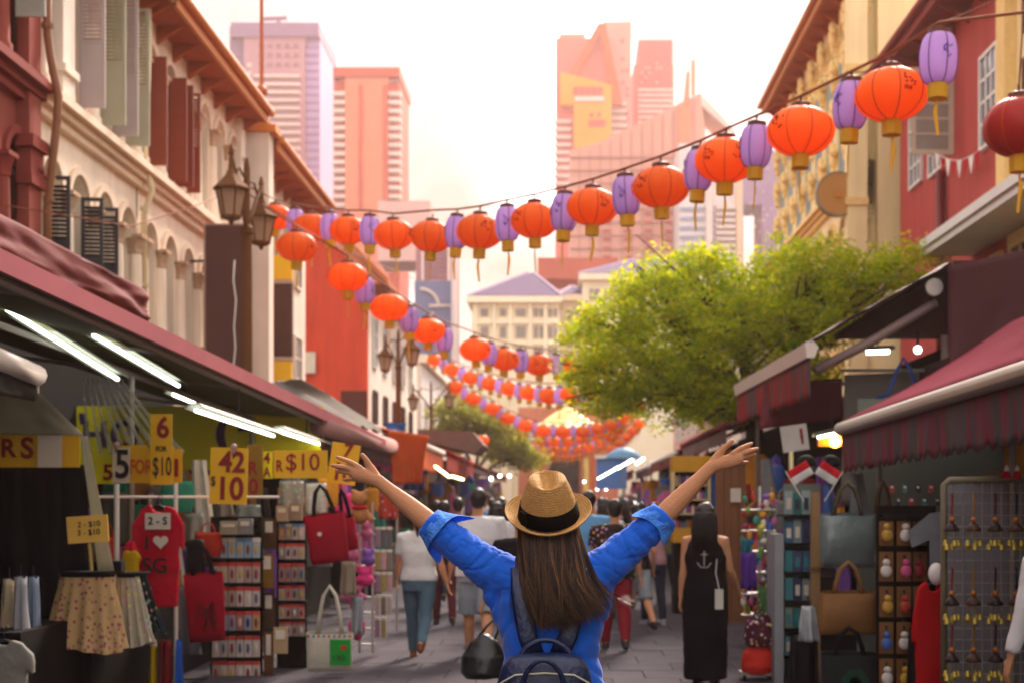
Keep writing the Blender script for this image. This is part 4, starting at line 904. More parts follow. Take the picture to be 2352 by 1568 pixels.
fpart('top_strip', m_white, bb, 1366, 1044, 1444, 1052, 49.9, .3); fpart('leg', m_post, bb, 1374, 1122, 1378, 1254, 50.02, .05); fpart('leg', m_post, bb, 1432, 1122, 1436, 1254, 50.02, .05)

# ---------------- signs on the left houses
s_ = signboard('blank_hanging_sign', 472, 518, 560, 856, 25.6, M('sign_brown', '#4e2b24', .5, .06), 'tall blank dark brown hanging sign beside the lamp post', thick=.18, frame=(.03, M('sign_frame', '#9a8378', .5)))
m = MB()
for y in (600, 800): m.tube([P(438, y, 25.7), P(474, y, 25.7)], .025, 6)
m.build('bracket', m_ironbar, s_)
s_ = thing('banded_hanging_sign', P(642, 870, 32), 'narrow hanging sign with dark middle between two yellow panels', 'sign')
m_sy = M('sign_bright_yellow', '#e8b400', .5, .05)
fpart('yellow_panel', m_sy, s_, 613, 586, 671, 642, 32, .14); fpart('dark_panel', M('sign_dark_brown', '#47210f', .5), s_, 613, 652, 671, 818, 32, .14); fpart('yellow_panel', m_sy, s_, 611, 828, 669, 872, 32, .14)
for y in (644, 820): fpart('divider', M('sign_divider', '#b79a88', .5), s_, 611, y, 672, y + 7, 31.98, .18)
m = MB()
for y in (600, 850): m.tube([P(585, y, 32.1), P(614, y, 32.1)], .03, 6)
m.build('bracket', m_ironbar, s_)
s_ = signboard('white_wall_panel', 673, 808, 724, 856, 48.8, M('panel_offwhite', '#cfc2ae', .7), 'plain off-white panel on the red gable wall', thick=.1)
s_ = thing('round_sign', P(1924, 447, 30.2), 'round tan drum-shaped sign bracketed to the yellow house', 'sign')
m = MB(); m.lathe((0, 0, 0), [(.02, -.09), (.43, -.09), (.45, -.07), (.45, .07), (.43, .09), (.02, .09)], 32); o = piece(m.mesh('disc', M('sign_tan', '#b5813f', .6, .1), smooth=40), 'disc', s_, P(1924, 447, 30.0), (PI / 2, 0, 0))
m = MB(); m.lathe((0, 0, 0), [(.43, -.1), (.47, -.1), (.47, .1), (.43, .1), (.43, -.1)], 32); piece(m.mesh('rim', M('sign_rim', '#8f7d62', .5), smooth=40), 'rim', s_, P(1924, 447, 30.0), (PI / 2, 0, 0))
m = MB(); c = P(1924, 447, 29.9); m.box((c.x - .07, 29.88, c.z - .07), (c.x + .07, 29.905, c.z + .07)); m.build('centre_mark', M('mark_orange', '#c07a25', .6), s_)
for y in (422, 466): m = MB(); m.tube([P(1965, y, 30.05), P(2000, y, 30.05)], .025, 6); m.build('bracket', m_ironbar, s_)
# red and white bunting on the rose red house
bu = thing('bunting', P(2230, 350, 24.5), 'string of small red and white flags on the rose red house', 'bunting')
pts = [P(2165, 350, 25.2).lerp(P(2272, 345, 23.2), i / 8) + Vector((-.15, 0, -.16 * math.sin(PI * i / 8))) for i in range(9)]
m = MB(); m.tube(pts, .008, 4); m.build('cord', m_white, bu)
for i in range(8):
    m = MB(); a, b = pts[i], pts[i + 1]; m.prism([a.lerp(b, .1), a.lerp(b, .9), a.lerp(b, .5) + Vector((0, 0, -.3))], (.01, 0, 0)); m.build('flag', M('flag_red', '#b5252c', .7) if i % 2 else m_white, bu)

# ================================================================== LANTERNS
m_lo = M('lantern_orange', '#ff8a22', .45, .06, 4, spec=.35, trans=.6, orand=.13, stain=.05)
m_lp = M('lantern_purple', '#d6b6ee', .5, .06, 4, trans=.55, orand=.08, stain=.05)
m_lr = M('lantern_seam', '#c24a14', .6); m_lps = M('lantern_seam_purple', '#6f4590', .6)
m_gold = M('lantern_gold', '#dfb124', .6, .1, 10, trans=.3); m_lcap = M('lantern_cap', '#5c2a1e', .6); m_ink = M('lantern_ink', '#9a2f1e', .7); m_inkb = M('lantern_ink_blue', '#6a5aa8', .7); m_cable = M('cable_brown', '#8f5238', .7)

def lantern(kind, label, group):
    rx, h = (.3, .43) if kind == 'o' else (.155, .42)
    def prof(n=14):
        out = []
        for i in range(n + 1):
            a = -PI / 2 + PI * i / n; e_ = .9 if kind == 'o' else .42
            r = max(.07, rx * abs(math.cos(a)) ** e_ if abs(math.cos(a)) > 1e-6 else .07)
            out.append((r, -h / 2 + h / 2 * math.sin(a)))
        return out
    pf = prof(); ns = 8 if kind == 'o' else 6
    root = thing('round_lantern' if kind == 'o' else 'oblong_lantern', (0, 0, 0), label, 'lantern', group)
    fn = lambda a, z: 1 - .045 * max(0, abs(math.cos(a * ns / 2)) - .8) * 5
    m = MB(); m.lathe((0, 0, 0), pf, 48, fn=fn); body = m.build('body', m_lo if kind == 'o' else m_lp, root, True)
    for k in range(ns):
        a = 2 * PI * k / ns; m = MB(); m.tube([((r * .957 + .002) * math.cos(a), (r * .957 + .002) * math.sin(a), z) for r, z in pf], .006, 4); m.build('seam', m_lr if kind == 'o' else m_lps, body)
    m = MB(); m.lathe((0, 0, 0), [(.05, .045), (.09, .03), (.1, -.02), (.085, -.03)], 16); m.tube([(0, 0, .03), (0, 0, .1)], .012, 5); m.build('cap', m_lcap, root)
    m = MB(); m.lathe((0, 0, -h), [(.075, .02), (.08, -.03), (.078, -.12), (.06, -.12)], 16, fn=lambda a, z: 1 + .04 * math.cos(8 * a)); m.build('collar', m_gold, root)
    m = MB(); m.tube([(0, 0, -h - .1), (.015, 0, -h - .22), (-.01, 0, -h - .42)], [.006, .02, .012], 5, flat=.4); m.build('tassel', m_gold, root)
    # small painted marks on two sides: strokes lying on the skin
    for a0 in (R(-72), R(-20), R(118)):
        m = MB(); random.seed(int(a0 * 10) + 5)
        for q in range(11):
            aa = a0 + random.uniform(-.22, .22); t = random.uniform(.38, .68); i0 = t * 14; r_ = rx * (1 - (abs(t - .5) * 2) ** 2 * .25) * (1.0 if kind == 'o' else .99) + .004; z0 = -h * (1 - t)
            d_ = random.choice(((.06, .0), (0, .035), (.05, .02))); 
            p0 = (r_ * math.cos(aa), r_ * math.sin(aa), z0); p1 = (r_ * math.cos(aa + d_[0] * .3 / rx * 1.2), r_ * math.sin(aa + d_[0] * .3 / rx * 1.2), z0 + d_[1])
            m.tube([p0, p1], .0065, 4)
        m.build('painted_mark', m_inkb if kind == 'p' else m_ink, body)
    return root
def lantern_far(kind, label, group):
    rx, h = (.3, .43) if kind == 'o' else (.155, .42)
    m = MB(); pf = []
    for i in range(9):
        a = -PI / 2 + PI * i / 8; e_ = .9 if kind == 'o' else .42
        pf.append((max(.06, rx * max(0, math.cos(a)) ** e_), -h / 2 + h / 2 * math.sin(a)))
    m.cur = 0; m.lathe((0, 0, 0), pf, 24, fn=lambda a, z: 1 - .05 * abs(math.cos(4 * a)) ** 6)
    m.cur = 1; m.lathe((0, 0, 0), [(.05, .04), (.09, .03), (.1, -.02)], 8); m.cur = 2; m.lathe((0, 0, -h), [(.075, .02), (.08, -.12), (.05, -.12)], 8); m.tube([(0, 0, -h - .1), (0, 0, -h - .35)], .012, 4)
    o = m.build('round_lantern' if kind == 'o' else 'oblong_lantern', [m_lo if kind == 'o' else m_lp, m_lcap, m_gold], None, True); tag(o, label, 'lantern', group); return o

def cable(name, pts, label, r=.014):
    m = MB(); m.tube(pts, r, 5); o = m.build(name, m_cable, None, True, org=pts[0]); tag(o, label, 'cable'); return o

ORD = 'first second third fourth fifth sixth seventh eighth ninth tenth eleventh twelfth thirteenth fourteenth fifteenth sixteenth'.split()
def string_of(reds, purps, Yf, near, lo, lp, gname, cable_label, sc=1.1, ext=None):
    cnt = {'o': 0, 'p': 0}
    items = [(x, y, 'o') for x, y in reds] + [(x, y, 'p') for x, y in purps]
    items.sort(); proto = {}; tops = []
    for n_, (x, y, k) in enumerate(items):
        Y = Yf(x); c = P(x, y, Y); top = c + Vector((0, 0, .215 * sc)); tops.append(top)
        if k not in proto:
            o = (lantern if near else lantern_far)(k, lo if k == 'o' else lp, gname + (' (round)' if k == 'o' else ' (oblong)')); proto[k] = o; o.location = top
        else: o = dup(proto[k], top)
        o['label'] = ORD[cnt[k]] + ' ' + (lo if k == 'o' else lp); cnt[k] += 1
        s_ = sc * random.uniform(.95, 1.04); o.scale = (s_, s_, s_ * random.uniform(.97, 1.03)); o.rotation_euler = (random.uniform(-.06, .06), random.uniform(-.07, .07), random.uniform(0, 6) if near else random.uniform(0, 6))
    pts = [t + Vector((0, 0, .09 * sc)) for t in tops]
    if ext: pts = [P(*ext[0])] * (ext[0] is not None) + pts + ([P(*ext[1])] if ext[1] is not None else []) if ext[0] is not None else pts + [P(*ext[1])]
    # smooth the cable heights a little
    z = [p.z for p in pts]
    for _ in range(2): z = [z[0]] + [(z[i - 1] + 2 * z[i] + z[i + 1]) / 4 for i in range(1, len(z) - 1)] + [z[-1]]
    pts = [Vector((p.x, p.y, max(zz, p.z))) for p, zz in zip(pts, z)]
    cable('lantern_cable', pts, cable_label, .016 if near else .02)

mid = lambda L_: [((a[0] + b[0]) / 2, (a[1] + b[1]) / 2 + 1) for a, b in zip(L_, L_[1:])]
s1 = [(632, 500), (715, 524), (800, 530), (903, 540), (993, 545), (1103, 532), (1228, 507), (1362, 477), (1518, 430), (1668, 368), (1840, 302), (2048, 217)]
p1_ = [(679, 511), (758, 522), (850, 531), (1050, 535), (1165, 516), (1298, 490), (1436, 452), (1608, 395), (1738, 340), (1956, 245), (2157, 139)]
string_of(s1, p1_, lambda x: 18.01 / (1 + 1.635 * (x - VX) / F), True, 'round orange lantern from the lamp post on the biggest string', 'oblong purple lantern from the lamp post on the biggest string', 'biggest lantern string', 'brown cable carrying the biggest lantern string', ext=((578, 432, 21.4), (2420, 20, 12.5)))
s2 = [(682, 568), (798, 637), (893, 707), (982, 760), (1090, 803), (1160, 825), (1238, 837), (1312, 842), (1390, 838)]
p2_l = [(838, 668), (940, 735), (1021, 780), (1125, 815), (1197, 830), (1278, 838), (1350, 842)]
string_of(s2, p2_l, lambda x: 32.83 / (1 - 2.48 * (x - VX) / F), True, 'round orange lantern from the lamp post on the steep string', 'oblong purple lantern from the lamp post on the steep string', 'steep lantern string', 'brown cable carrying the steep lantern string into the tree', ext=((600, 470, 21.5), (1480, 810, 37)))
s3 = [(998, 827), (1040, 848), (1083, 867), (1127, 880), (1170, 892), (1215, 902), (1263, 908), (1312, 905), (1368, 896)]
string_of(s3, mid(s3), lambda x: 39.8 / (1 + 3.62 * (x - VX) / F), False, 'round orange lantern from the white street front on the string below the steep one', 'oblong purple lantern from the white street front on the string below the steep one', 'middle lantern string', 'cable of the string just below the steep one')
s4 = [(1045, 888), (1088, 915), (1132, 938), (1166, 960), (1208, 977), (1248, 988), (1292, 991), (1340, 990), (1372, 984), (1402, 974), (1432, 960)]
string_of(s4, mid(s4), lambda x: 55, False, 'round orange lantern from the left houses on the string over the pagoda roof', 'oblong purple lantern from the left houses on the string over the pagoda roof', 'string over the pagoda roof', 'cable of the string over the pagoda roof')
s7 = [(1062, 905), (1098, 940), (1150, 975), (1196, 1000), (1240, 1010), (1272, 1014), (1304, 1013), (1336, 1008), (1368, 1000), (1398, 990), (1425, 975)]
string_of(s7, mid(s7), lambda x: 66, False, 'round orange lantern from the left houses on the string behind the pagoda string', 'oblong purple lantern from the left houses on the string behind the pagoda string', 'string behind the pagoda string', 'cable of the string behind the pagoda string')
s5 = [(1095, 942), (1122, 965), (1146, 986), (1170, 1001), (1196, 1015), (1222, 1024), (1248, 1030), (1274, 1034), (1300, 1034), (1326, 1031), (1352, 1025), (1378, 1016), (1402, 1007)]
string_of(s5, mid(s5), lambda x: 76, False, 'small round orange lantern from the left houses on the low string above the hat', 'small oblong purple lantern from the left houses on the low string above the hat', 'low lantern string', 'cable of the low string above the straw hat')
s6 = [(1150 + 18 * i, 1048 - 46 * ((i - 7.5) / 7.5) ** 2) for i in range(16)]
string_of(s6, mid(s6), lambda x: 90, False, 'tiny round orange lantern from the olive tree on the farthest string', 'tiny oblong purple lantern from the olive tree on the farthest string', 'farthest lantern string', 'cable of the farthest string')
s8 = [(1402, 1000), (1418, 985), (1434, 968), (1450, 950), (1464, 935)]; string_of(s8, mid(s8), lambda x: 62, False, 'round orange lantern along the short string climbing to the grey house', 'oblong purple lantern along the short string climbing to the grey house', 'short climbing string', 'cable of the short string climbing to the grey house')
s9 = [(1408, 1030), (1424, 1018), (1440, 1003), (1455, 988), (1468, 972)]; string_of(s9, mid(s9), lambda x: 70, False, 'round orange lantern along the lower short string by the grey house', 'oblong purple lantern along the lower short string by the grey house', 'lower short string', 'cable of the lower short string by the grey house')
o = lantern('o', 'dark red round lantern hanging before the window of the rose red house', None); o.location = P(2340, 225, 12.6); del_ = None; o.scale = (1.05, 1.05, 1.2)
for ch in CH_(o):
    if ch.name.startswith('body'):
        ch.data = ch.data.copy(); ch.data.materials[0] = M('lantern_red', '#b3231c', .4, .06, 4, trans=.3)
o = lantern_far('o', 'single round orange lantern hanging low over the left stalls', None); o.location = P(1108, 998, 58)
cable('power_cable', [P(2420, -60, 12.5), P(2352, 5, 12.6), P(2340, 213, 12.6)], 'thin cable holding the dark red lantern', .008)
cable('power_cable', [P(1975, 175, 20), P(2120, 75, 20), P(2352, -30, 19)], 'thin cable running up to the eaves of the rose red house', .012)

cable('power_cable', [P(2, 470, 16.5), P(300, 520, 20), P(430, 480, 22), P(560, 430, 25)], 'thin cable sagging along the cream shophouse fronts', .01)
cable('power_cable', [P(560, 440, 21.5), P(760, 560, 30), P(950, 640, 44)], 'thin cable from the lamp post along the red gable house', .012)

# ================================================================== STREET LAMPS
m_bronze = M('lamp_bronze', '#6b4526', .8, .15, 6); m_lglass = M('lamp_glass', '#b79a80', .3, .1, 4, trans=.4, alpha=.85)
def lamp_head(root, c):
    c = Vector(c)
    m = MB(); m.lathe(c, [(.26, 0), (.265, .03), (.17, .12), (.08, .22), (.045, .3), (.03, .5), (.045, .53), (.012, .66)], 6); hd = m.build('lamp_roof', m_bronze, root)
    m = MB(); m.lathe(c, [(.13, -.37), (.205, -.005)], 6); m.build('glass', m_lglass, hd)
    m = MB()
    for k in range(6):
        a = 2 * PI * k / 6; m.tube([c + Vector((.135 * math.cos(a), .135 * math.sin(a), -.38)), c + Vector((.215 * math.cos(a), .215 * math.sin(a), 0))], .014, 4)
    m.lathe(c, [(.125, -.38), (.15, -.37), (.15, -.41), (.05, -.44), (.02, -.5)], 6); m.build('cage', m_bronze, hd)
lp = thing('street_lamp', (0, 0, 0), 'bronze two-headed street lamp beside the blank brown sign', 'street lamp')
m = MB(); m.lathe((0, 0, 0), [(.2, 0), (.2, .15), (.15, .2), (.14, .9), (.17, .95), (.1, 1.05), (.085, 3), (.075, 5.6), (.1, 5.62), (.1, 5.7), (.05, 5.75), (.05, 6.6), (.02, 6.75)], 12); m.build('pole', m_bronze, lp, 40)
for s in (-1, 1):
    m = MB(); m.tube([(0, 0, 5.6), (0, .3 * s, 5.95), (0, .7 * s, 6.3), (0, .98 * s, 6.5), (0, 1.02 * s, 6.62)], .03, 6); m.tube([(0, .1 * s, 6.4), (0, .5 * s, 6.5), (0, .75 * s, 6.34)], .018, 5); m.build('arm', m_bronze, lp, True)
    lamp_head(lp, (0, 1.02 * s, 6.05))
m = MB(); m.tube([(-.16, -.1, 5.2), (-.18, -.1, 4.9), (-.14, -.1, 4.6), (-.17, -.1, 4.2), (-.15, -.1, 3.9), (-.18, -.1, 3.6), (-.2, -.1, 3.3)], .012, 5); m.build('loose_wire', m_white, lp, True)
lp.location = P(567, 1150, 21.4) * 1; lp.location.z = 0
a = dup(lp, (P(915, 0, 36).x, 36, 0), .5, .88, 'bronze two-headed street lamp in front of the white street front')
b = dup(lp, (P(990, 0, 50).x, 50, 0), .9, .86, 'farthest bronze street lamp before the small green tree')
for q in (a, b):
    for ch in list(q.children):
        if ch.name.startswith('loose_wire'): bpy.data.objects.remove(ch)

# ================================================================== TREES
def leaf_mat(name, c1, c2):
    m = bpy.data.materials.new(name); m.use_nodes = True; t = m.node_tree; n = t.nodes; l = t.links; b = n['Principled BSDF']
    g = n.new('ShaderNodeNewGeometry'); r = n.new('ShaderNodeValToRGB'); l.new(g.outputs['Random Per Island'], r.inputs['Fac'])
    r.color_ramp.elements[0].color = (*lin(c1), 1); r.color_ramp.elements[1].color = (*lin(c2), 1)
    l.new(r.outputs[0], b.inputs['Base Color']); b.inputs['Roughness'].default_value = .5; b.inputs['Specular IOR Level'].default_value = .3
    tr = n.new('ShaderNodeBsdfTranslucent'); l.new(r.outputs[0], tr.inputs[0]); ms = n.new('ShaderNodeMixShader'); ms.inputs[0].default_value = .68
    l.new(b.outputs[0], ms.inputs[1]); l.new(tr.outputs[0], ms.inputs[2]); l.new(ms.outputs[0], n['Material Output'].inputs['Surface']); return m
m_bark = M('bark', '#4d3a2b', .9, .3, 8, .5, 20)
def leaves(centres, radii, counts, size, mat, parent, name='crown', seed=1):
    g_ = np.random.default_rng(seed); V = []; 
    for c, r, n_ in zip(centres, radii, counts):
        d = g_.normal(size=(n_, 3)); d /= np.linalg.norm(d, axis=1)[:, None]; d *= (g_.random(n_) ** .45)[:, None]
        V.append(np.array(c) + d * np.array(r))
    C = np.concatenate(V); n_ = len(C)
    a = g_.normal(size=(n_, 3)); a[:, 2] *= .7; a /= np.linalg.norm(a, axis=1)[:, None]
    b = np.cross(a, g_.normal(size=(n_, 3))); b /= np.linalg.norm(b, axis=1)[:, None]
    s = (size * g_.uniform(.6, 1.3, n_))[:, None]; w = s * .42; nn = np.cross(a, b)
    q = np.stack([C - a * s * .5, C + b * w * .5 + nn * s * .08, C + a * s * .5, C - b * w * .5 + nn * s * .08], 1).reshape(-1, 3)
    me = bpy.data.meshes.new(name); me.vertices.add(len(q)); me.vertices.foreach_set('co', (q - np.array(base_of(parent))).ravel())
    me.loops.add(len(q)); me.loops.foreach_set('vertex_index', np.arange(len(q))); me.polygons.add(n_); me.polygons.foreach_set('loop_start', np.arange(0, len(q), 4))
    me.materials.append(mat); me.update(calc_edges=True); me.validate()
    o = bpy.data.objects.new(name, me); COL.objects.link(o); o.parent = parent; o['kind'] = 'stuff'; return o
def tree(name, label, base, ells, Y, ncl, nleaf, size, mat, seed, trunk_r, fork):
    root = thing(name, base, label, 'tree'); g_ = np.random.default_rng(seed); C = []; RR = []; CN = []
    vol = np.array([e[2] * e[3] for e in ells], float); vol /= vol.sum()
    for e, f in zip(ells, vol):
        c = np.array(P(e[0], e[1], Y)); rx, rz = e[2] / F * Y, e[3] / F * Y; ry = min(rx, rz) * 1.3
        for _ in range(int(ncl * f)):
            d = g_.normal(size=3); d /= np.linalg.norm(d); d *= g_.random() ** .4 * (1.0 if g_.random() < .8 else 1.22)
            C.append(c + d * np.array((rx, ry, rz))); r = g_.uniform(.5, 1.25) * size * 3.4; RR.append((r, r, r * .6)); CN.append(int(nleaf * g_.uniform(.5, 1.4)))
    leaves(C, RR, CN, size, mat, root, seed=seed)
    m = MB(); fk = Vector(fork); bs = Vector(base)
    m.tube([bs, bs.lerp(fk, .3) + Vector((.06, 0, 0)), bs.lerp(fk, .7) - Vector((.05, 0, 0)), fk], [trunk_r * 1.5, trunk_r * 1.1, trunk_r, trunk_r * .9], 10); tk = m.build('trunk', m_bark, root, True)
    for i, e in enumerate(ells):
        c = P(e[0], e[1], Y); m = MB(); p = [fk.lerp(c, t) + Vector((g_.normal() * .12, g_.normal() * .15, g_.normal() * .08)) * (t > 0) for t in (0, .3, .6, 1.0)]
        m.tube(p, [trunk_r * .7, trunk_r * .5, trunk_r * .35, trunk_r * .15], 7)
        m.build('limb', m_bark, root, True)
        for k in range(5):
            q0 = p[1].lerp(p[3], g_.uniform(.2, .9)); q1 = c + Vector((g_.normal() * e[2], g_.normal() * e[2], g_.normal() * e[3])) * (Y / F) * .7
            m2 = MB(); m2.tube([q0, q0.lerp(q1, .5) + Vector((0, 0, .08)), q1], [trunk_r * .22, trunk_r * .14, trunk_r * .05], 5); m2.build('branch', m_bark, root, True)
    return root
m_leaf = leaf_mat('leaf_yellow_green', '#88ac0e', '#e0d81a'); m_leaf2 = leaf_mat('leaf_olive', '#87902a', '#a8a03a')
ells = [(1440, 810, 120, 140), (1580, 740, 150, 140), (1480, 690, 80, 70), (1720, 690, 150, 120), (1860, 625, 130, 80), (1980, 650, 130, 75), (2090, 605, 80, 45), (1400, 900, 90, 65), (1540, 890, 140, 85), (1690, 850, 150, 110), (1820, 770, 120, 90), (1640, 930, 110, 50), (1350, 760, 45, 60), (1500, 620, 50, 35), (1610, 600, 70, 40), (1720, 930, 120, 55), (1830, 870, 90, 60), (1900, 720, 130, 80), (1340, 860, 50, 60)]
tree('street_tree', 'leafy yellow-green tree rising over the right stalls', (3.55, 24.6, 0), ells, 24.2, 1500, 42, .1, m_leaf, 4, .16, (3.3, 24.4, 3.1))
tree('street_tree', 'small olive tree behind the far left stalls', (P(1070, 0, 62).x, 62, 0), [(1050, 960, 55, 50), (1110, 985, 60, 40), (1160, 1020, 60, 40), (1030, 1010, 45, 40), (1200, 1050, 50, 25)], 62, 300, 42, .2, m_leaf2, 9, .16, (P(1080, 0, 62).x, 62, 2.6))

# ================================================================== PEOPLE
def skin_mat(name, col):
    m = M(name, col, .62, .14, 22, .2, 120, spec=.15, orand=0)
    b = m.node_tree.nodes['Principled BSDF']; b.inputs['Subsurface Weight'].default_value = .12; b.inputs['Subsurface Radius'].default_value = (.012, .004, .002); return m
m_skin = skin_mat('skin_light', '#c98f6c'); m_skin2 = skin_mat('skin_tan', '#b98562')
m_hairk = M('hair_black', '#17120f', .45, .3, 30, .4, 60, spec=.4)
_ctex = bpy.data.textures.new('folds', 'CLOUDS'); _ctex.noise_scale = .16; _ctex.noise_depth = 2
_htex = bpy.data.textures.new('locks', 'CLOUDS'); _htex.noise_scale = .05

def grow(mb, name, mat, parent, voxel=.011, smooth=3, disp=0., tex=None):   # one continuous surface from overlapping volumes
    o = mb.build(name, mat, parent, False)
    r = o.modifiers.new('remesh', 'REMESH'); r.mode = 'VOXEL'; r.voxel_size = voxel; r.use_smooth_shade = True
    if smooth: s_ = o.modifiers.new('smooth', 'SMOOTH'); s_.factor = .5; s_.iterations = smooth
    if disp: d = o.modifiers.new('displace', 'DISPLACE'); d.texture = tex or _ctex; d.strength = disp; d.mid_level = .5
    return o
def ell_rings(mb, st, n=24, pw=2.3):         # stations (x, y, z, rx, ry)
    rings = []
    for x, y, z, rx, ry in st:
        ring = []
        for j in range(n):
            a = 2 * PI * j / n; c, s = math.cos(a), math.sin(a); e_ = 2 / pw
            ring.append(Vector((x + rx * math.copysign(abs(c) ** e_, c), y + ry * math.copysign(abs(s) ** e_, s), z)))
        rings.append(ring)
    return mb.rings(rings)
def hand(mb, wrist, d, side, k, up=Vector((0, 0, 1))):   # wrist point, direction of the hand, thumb side vector
    d = d.normalized(); t = (side - d * side.dot(d)).normalized(); nrm = d.cross(t)
    kn = wrist + d * .085 * k
    mb.tube([wrist, wrist + d * .04 * k, kn], [(.026 * k, .016 * k), (.036 * k, .016 * k), (.038 * k, .014 * k)], 10, rnd=True, ref=t)
    for i, (o_, L_) in enumerate(((.027, .072), (.009, .08), (-.009, .074), (-.026, .058))):
        b = kn + t * o_ * k; mb.tube([b - d * .01, b + d * L_ * .45 * k + nrm * .006, b + d * L_ * .8 * k + nrm * .018 * k, b + d * L_ * k * .95 + nrm * .03 * k], [.0092 * k, .0085 * k, .0078 * k, .0065 * k], 7, rnd=True)
    b = wrist + d * .025 * k + t * .024 * k; mb.tube([b, b + (t * .7 + d * .5) * .035 * k, b + (t * .6 + d * .9) * .06 * k], [.012 * k, .0105 * k, .008 * k], 7, rnd=True)

def person(label, loc, h=1.68, rz=0., arms=((8, 8, 15), (-8, 8, 15)), legs=((10, 5), (-12, 15)), skin=None, top=None, sleeve='short', hem=.86, bottom=None, legw='jeans', shoe=None, hair='short', hairm=None, build=1., female=False, dress=None, look=0., voxel=.011, cap=None, group=None, back=False):
    k = h / 1.70; skin = skin or m_skin; root = thing('person', (0, 0, 0), label, 'person', group)
    V = lambda x, y, z: Vector((x * k, y * k, z * k)); b_ = build
    sh = .185 * (.9 if female else 1.0) * (b_ ** .5); hipx = .09
    B = MB()
    ell_rings(B, [(0, 0, .80 * k, .14 * k * b_, .10 * k * b_), (0, 0, .90 * k, .165 * k * b_, .112 * k * b_), (0, 0, 1.05 * k, .135 * k * b_, .095 * k * b_), (0, .005, 1.22 * k, .16 * k * b_, .112 * k * b_), (0, 0, 1.34 * k, .165 * k * b_, .095 * k), (0, -.005, 1.41 * k, .11 * k, .07 * k), (0, 0, 1.44 * k, .06 * k, .055 * k)])
    B.tube([V(0, 0, 1.42), V(0, .012, 1.54)], [.056 * k, .05 * k], 12, rnd=True)
    hc = V(0, .02, 1.60); B.ball(hc, (.074 * k, .092 * k, .105 * k), 18, 14); B.ball(hc + V(0, .03, -.06), (.055 * k, .062 * k, .055 * k), 12, 10)
    B.tube([hc + V(0, .088, .012), hc + V(0, .108, -.022)], [.008 * k, .013 * k], 8, rnd=True)                 # nose
    for s in (-1, 1): B.ball(hc + V(s * .076, .0, -.008), (.01 * k, .022 * k, .032 * k), 8, 8); B.ball(hc + V(s * .03, .082, .014), (.016 * k, .012 * k, .008 * k), 8, 6)
    B.ball(hc + V(0, .088, -.052), (.022 * k, .01 * k, .008 * k), 8, 6)
    A = []; LG = []
    for s, (sw, ab, el) in zip((-1, 1), arms):
        S_ = V(s * sh, 0, 1.375); d = Vector((s * math.sin(R(ab)), math.sin(R(sw)), -math.cos(R(sw)) * math.cos(R(ab)))).normalized()
        E = S_ + d * .285 * k; ax = Vector((1, 0, 0)); d2 = (Matrix.Rotation(R(el), 3, ax) @ d).normalized(); Wr = E + d2 * .25 * k; A.append((S_, E, Wr, d2))
        B.tube([V(s * .12, 0, 1.37), S_, S_.lerp(E, .5), E], [.055 * k, .052 * k * b_, .042 * k * b_, .036 * k], 10, rnd=True)
        B.tube([E, E.lerp(Wr, .3), Wr], [.036 * k, .037 * k * b_, .024 * k], 10, rnd=True); hand(B, Wr, d2, Vector((0, 1, 0)) if abs(d2.y) < .8 else Vector((0, 0, 1)), k)
    for s, (th, kn) in zip((-1, 1), legs):
        H = V(s * hipx, 0, .87); d = Vector((0, math.sin(R(th)), -math.cos(R(th)))); K = H + d * .40 * k; a2 = th - kn; d2 = Vector((0, math.sin(R(a2)), -math.cos(R(a2)))); An = K + d2 * .40 * k; LG.append((H, K, An, a2))
        B.tube([H, H.lerp(K, .5), K], [.085 * k * b_, .07 * k * b_, .052 * k], 12, rnd=True); B.tube([K, K.lerp(An, .3), An], [.05 * k, .052 * k * b_, .034 * k], 10, rnd=True)
    low = min(g[2].z for g in LG) - .065 * k
    grow(B, 'body', skin, root, voxel, 3)
    sm_ = shoe or M('shoe_dark', '#2a2624', .6)
    for H, K, An, a2 in LG:
        m = MB(); tilt = R(max(-50, min(10, -a2 * .9 if a2 < 0 else -a2 * .3))); fw = Vector((0, math.cos(tilt), math.sin(tilt))); dn = Vector((0, math.sin(tilt), -math.cos(tilt)))
        hl = An + dn * .035 * k - fw * .03 * k; m.tube([hl, hl + fw * .07 * k, hl + fw * .15 * k, hl + fw * .2 * k], [(.034 * k, .045 * k), (.038 * k, .042 * k), (.042 * k, .03 * k), (.035 * k, .022 * k)], 12, rnd=True, ref=(1, 0, 0)); m.tube([An + Vector((0, 0, .03)), An + dn * .03 * k], .04 * k, 10); grow(m, 'shoe', sm_, root, .012, 2)
    if top is not None:
        T = MB(); q = 1.09
        ell_rings(T, [(0, 0, hem * k, .172 * k * b_ * q, .118 * k * b_ * q), (0, 0, .95 * k, .17 * k * b_ * q, .118 * k * b_ * q), (0, 0, 1.06 * k, .152 * k * b_ * q, .11 * k * b_ * q), (0, .004, 1.22 * k, .172 * k * b_ * q, .12 * k * b_ * q), (0, 0, 1.34 * k, .175 * k * b_ * q, .104 * k * q), (0, -.004, 1.415 * k, .12 * k * q, .08 * k * q), (0, 0, 1.44 * k, .072 * k, .066 * k)])
        if sleeve != 'none':
            for S_, E, Wr, d2 in A:
                end = S_.lerp(E, .68) if sleeve == 'short' else E.lerp(Wr, .9)
                T.tube([V(math.copysign(.12, S_.x), 0, 1.375), S_, S_.lerp(E, .4)], [.068 * k, .066 * k * b_, .058 * k * b_], 12, rnd=True); T.tube([S_, end] if sleeve == 'short' else [S_, E, end], [.064 * k * b_, .06 * k * b_] if sleeve == 'short' else [.06 * k, .05 * k, .04 * k], 12)
        grow(T, 'shirt', top, root, .012, 2, .022)
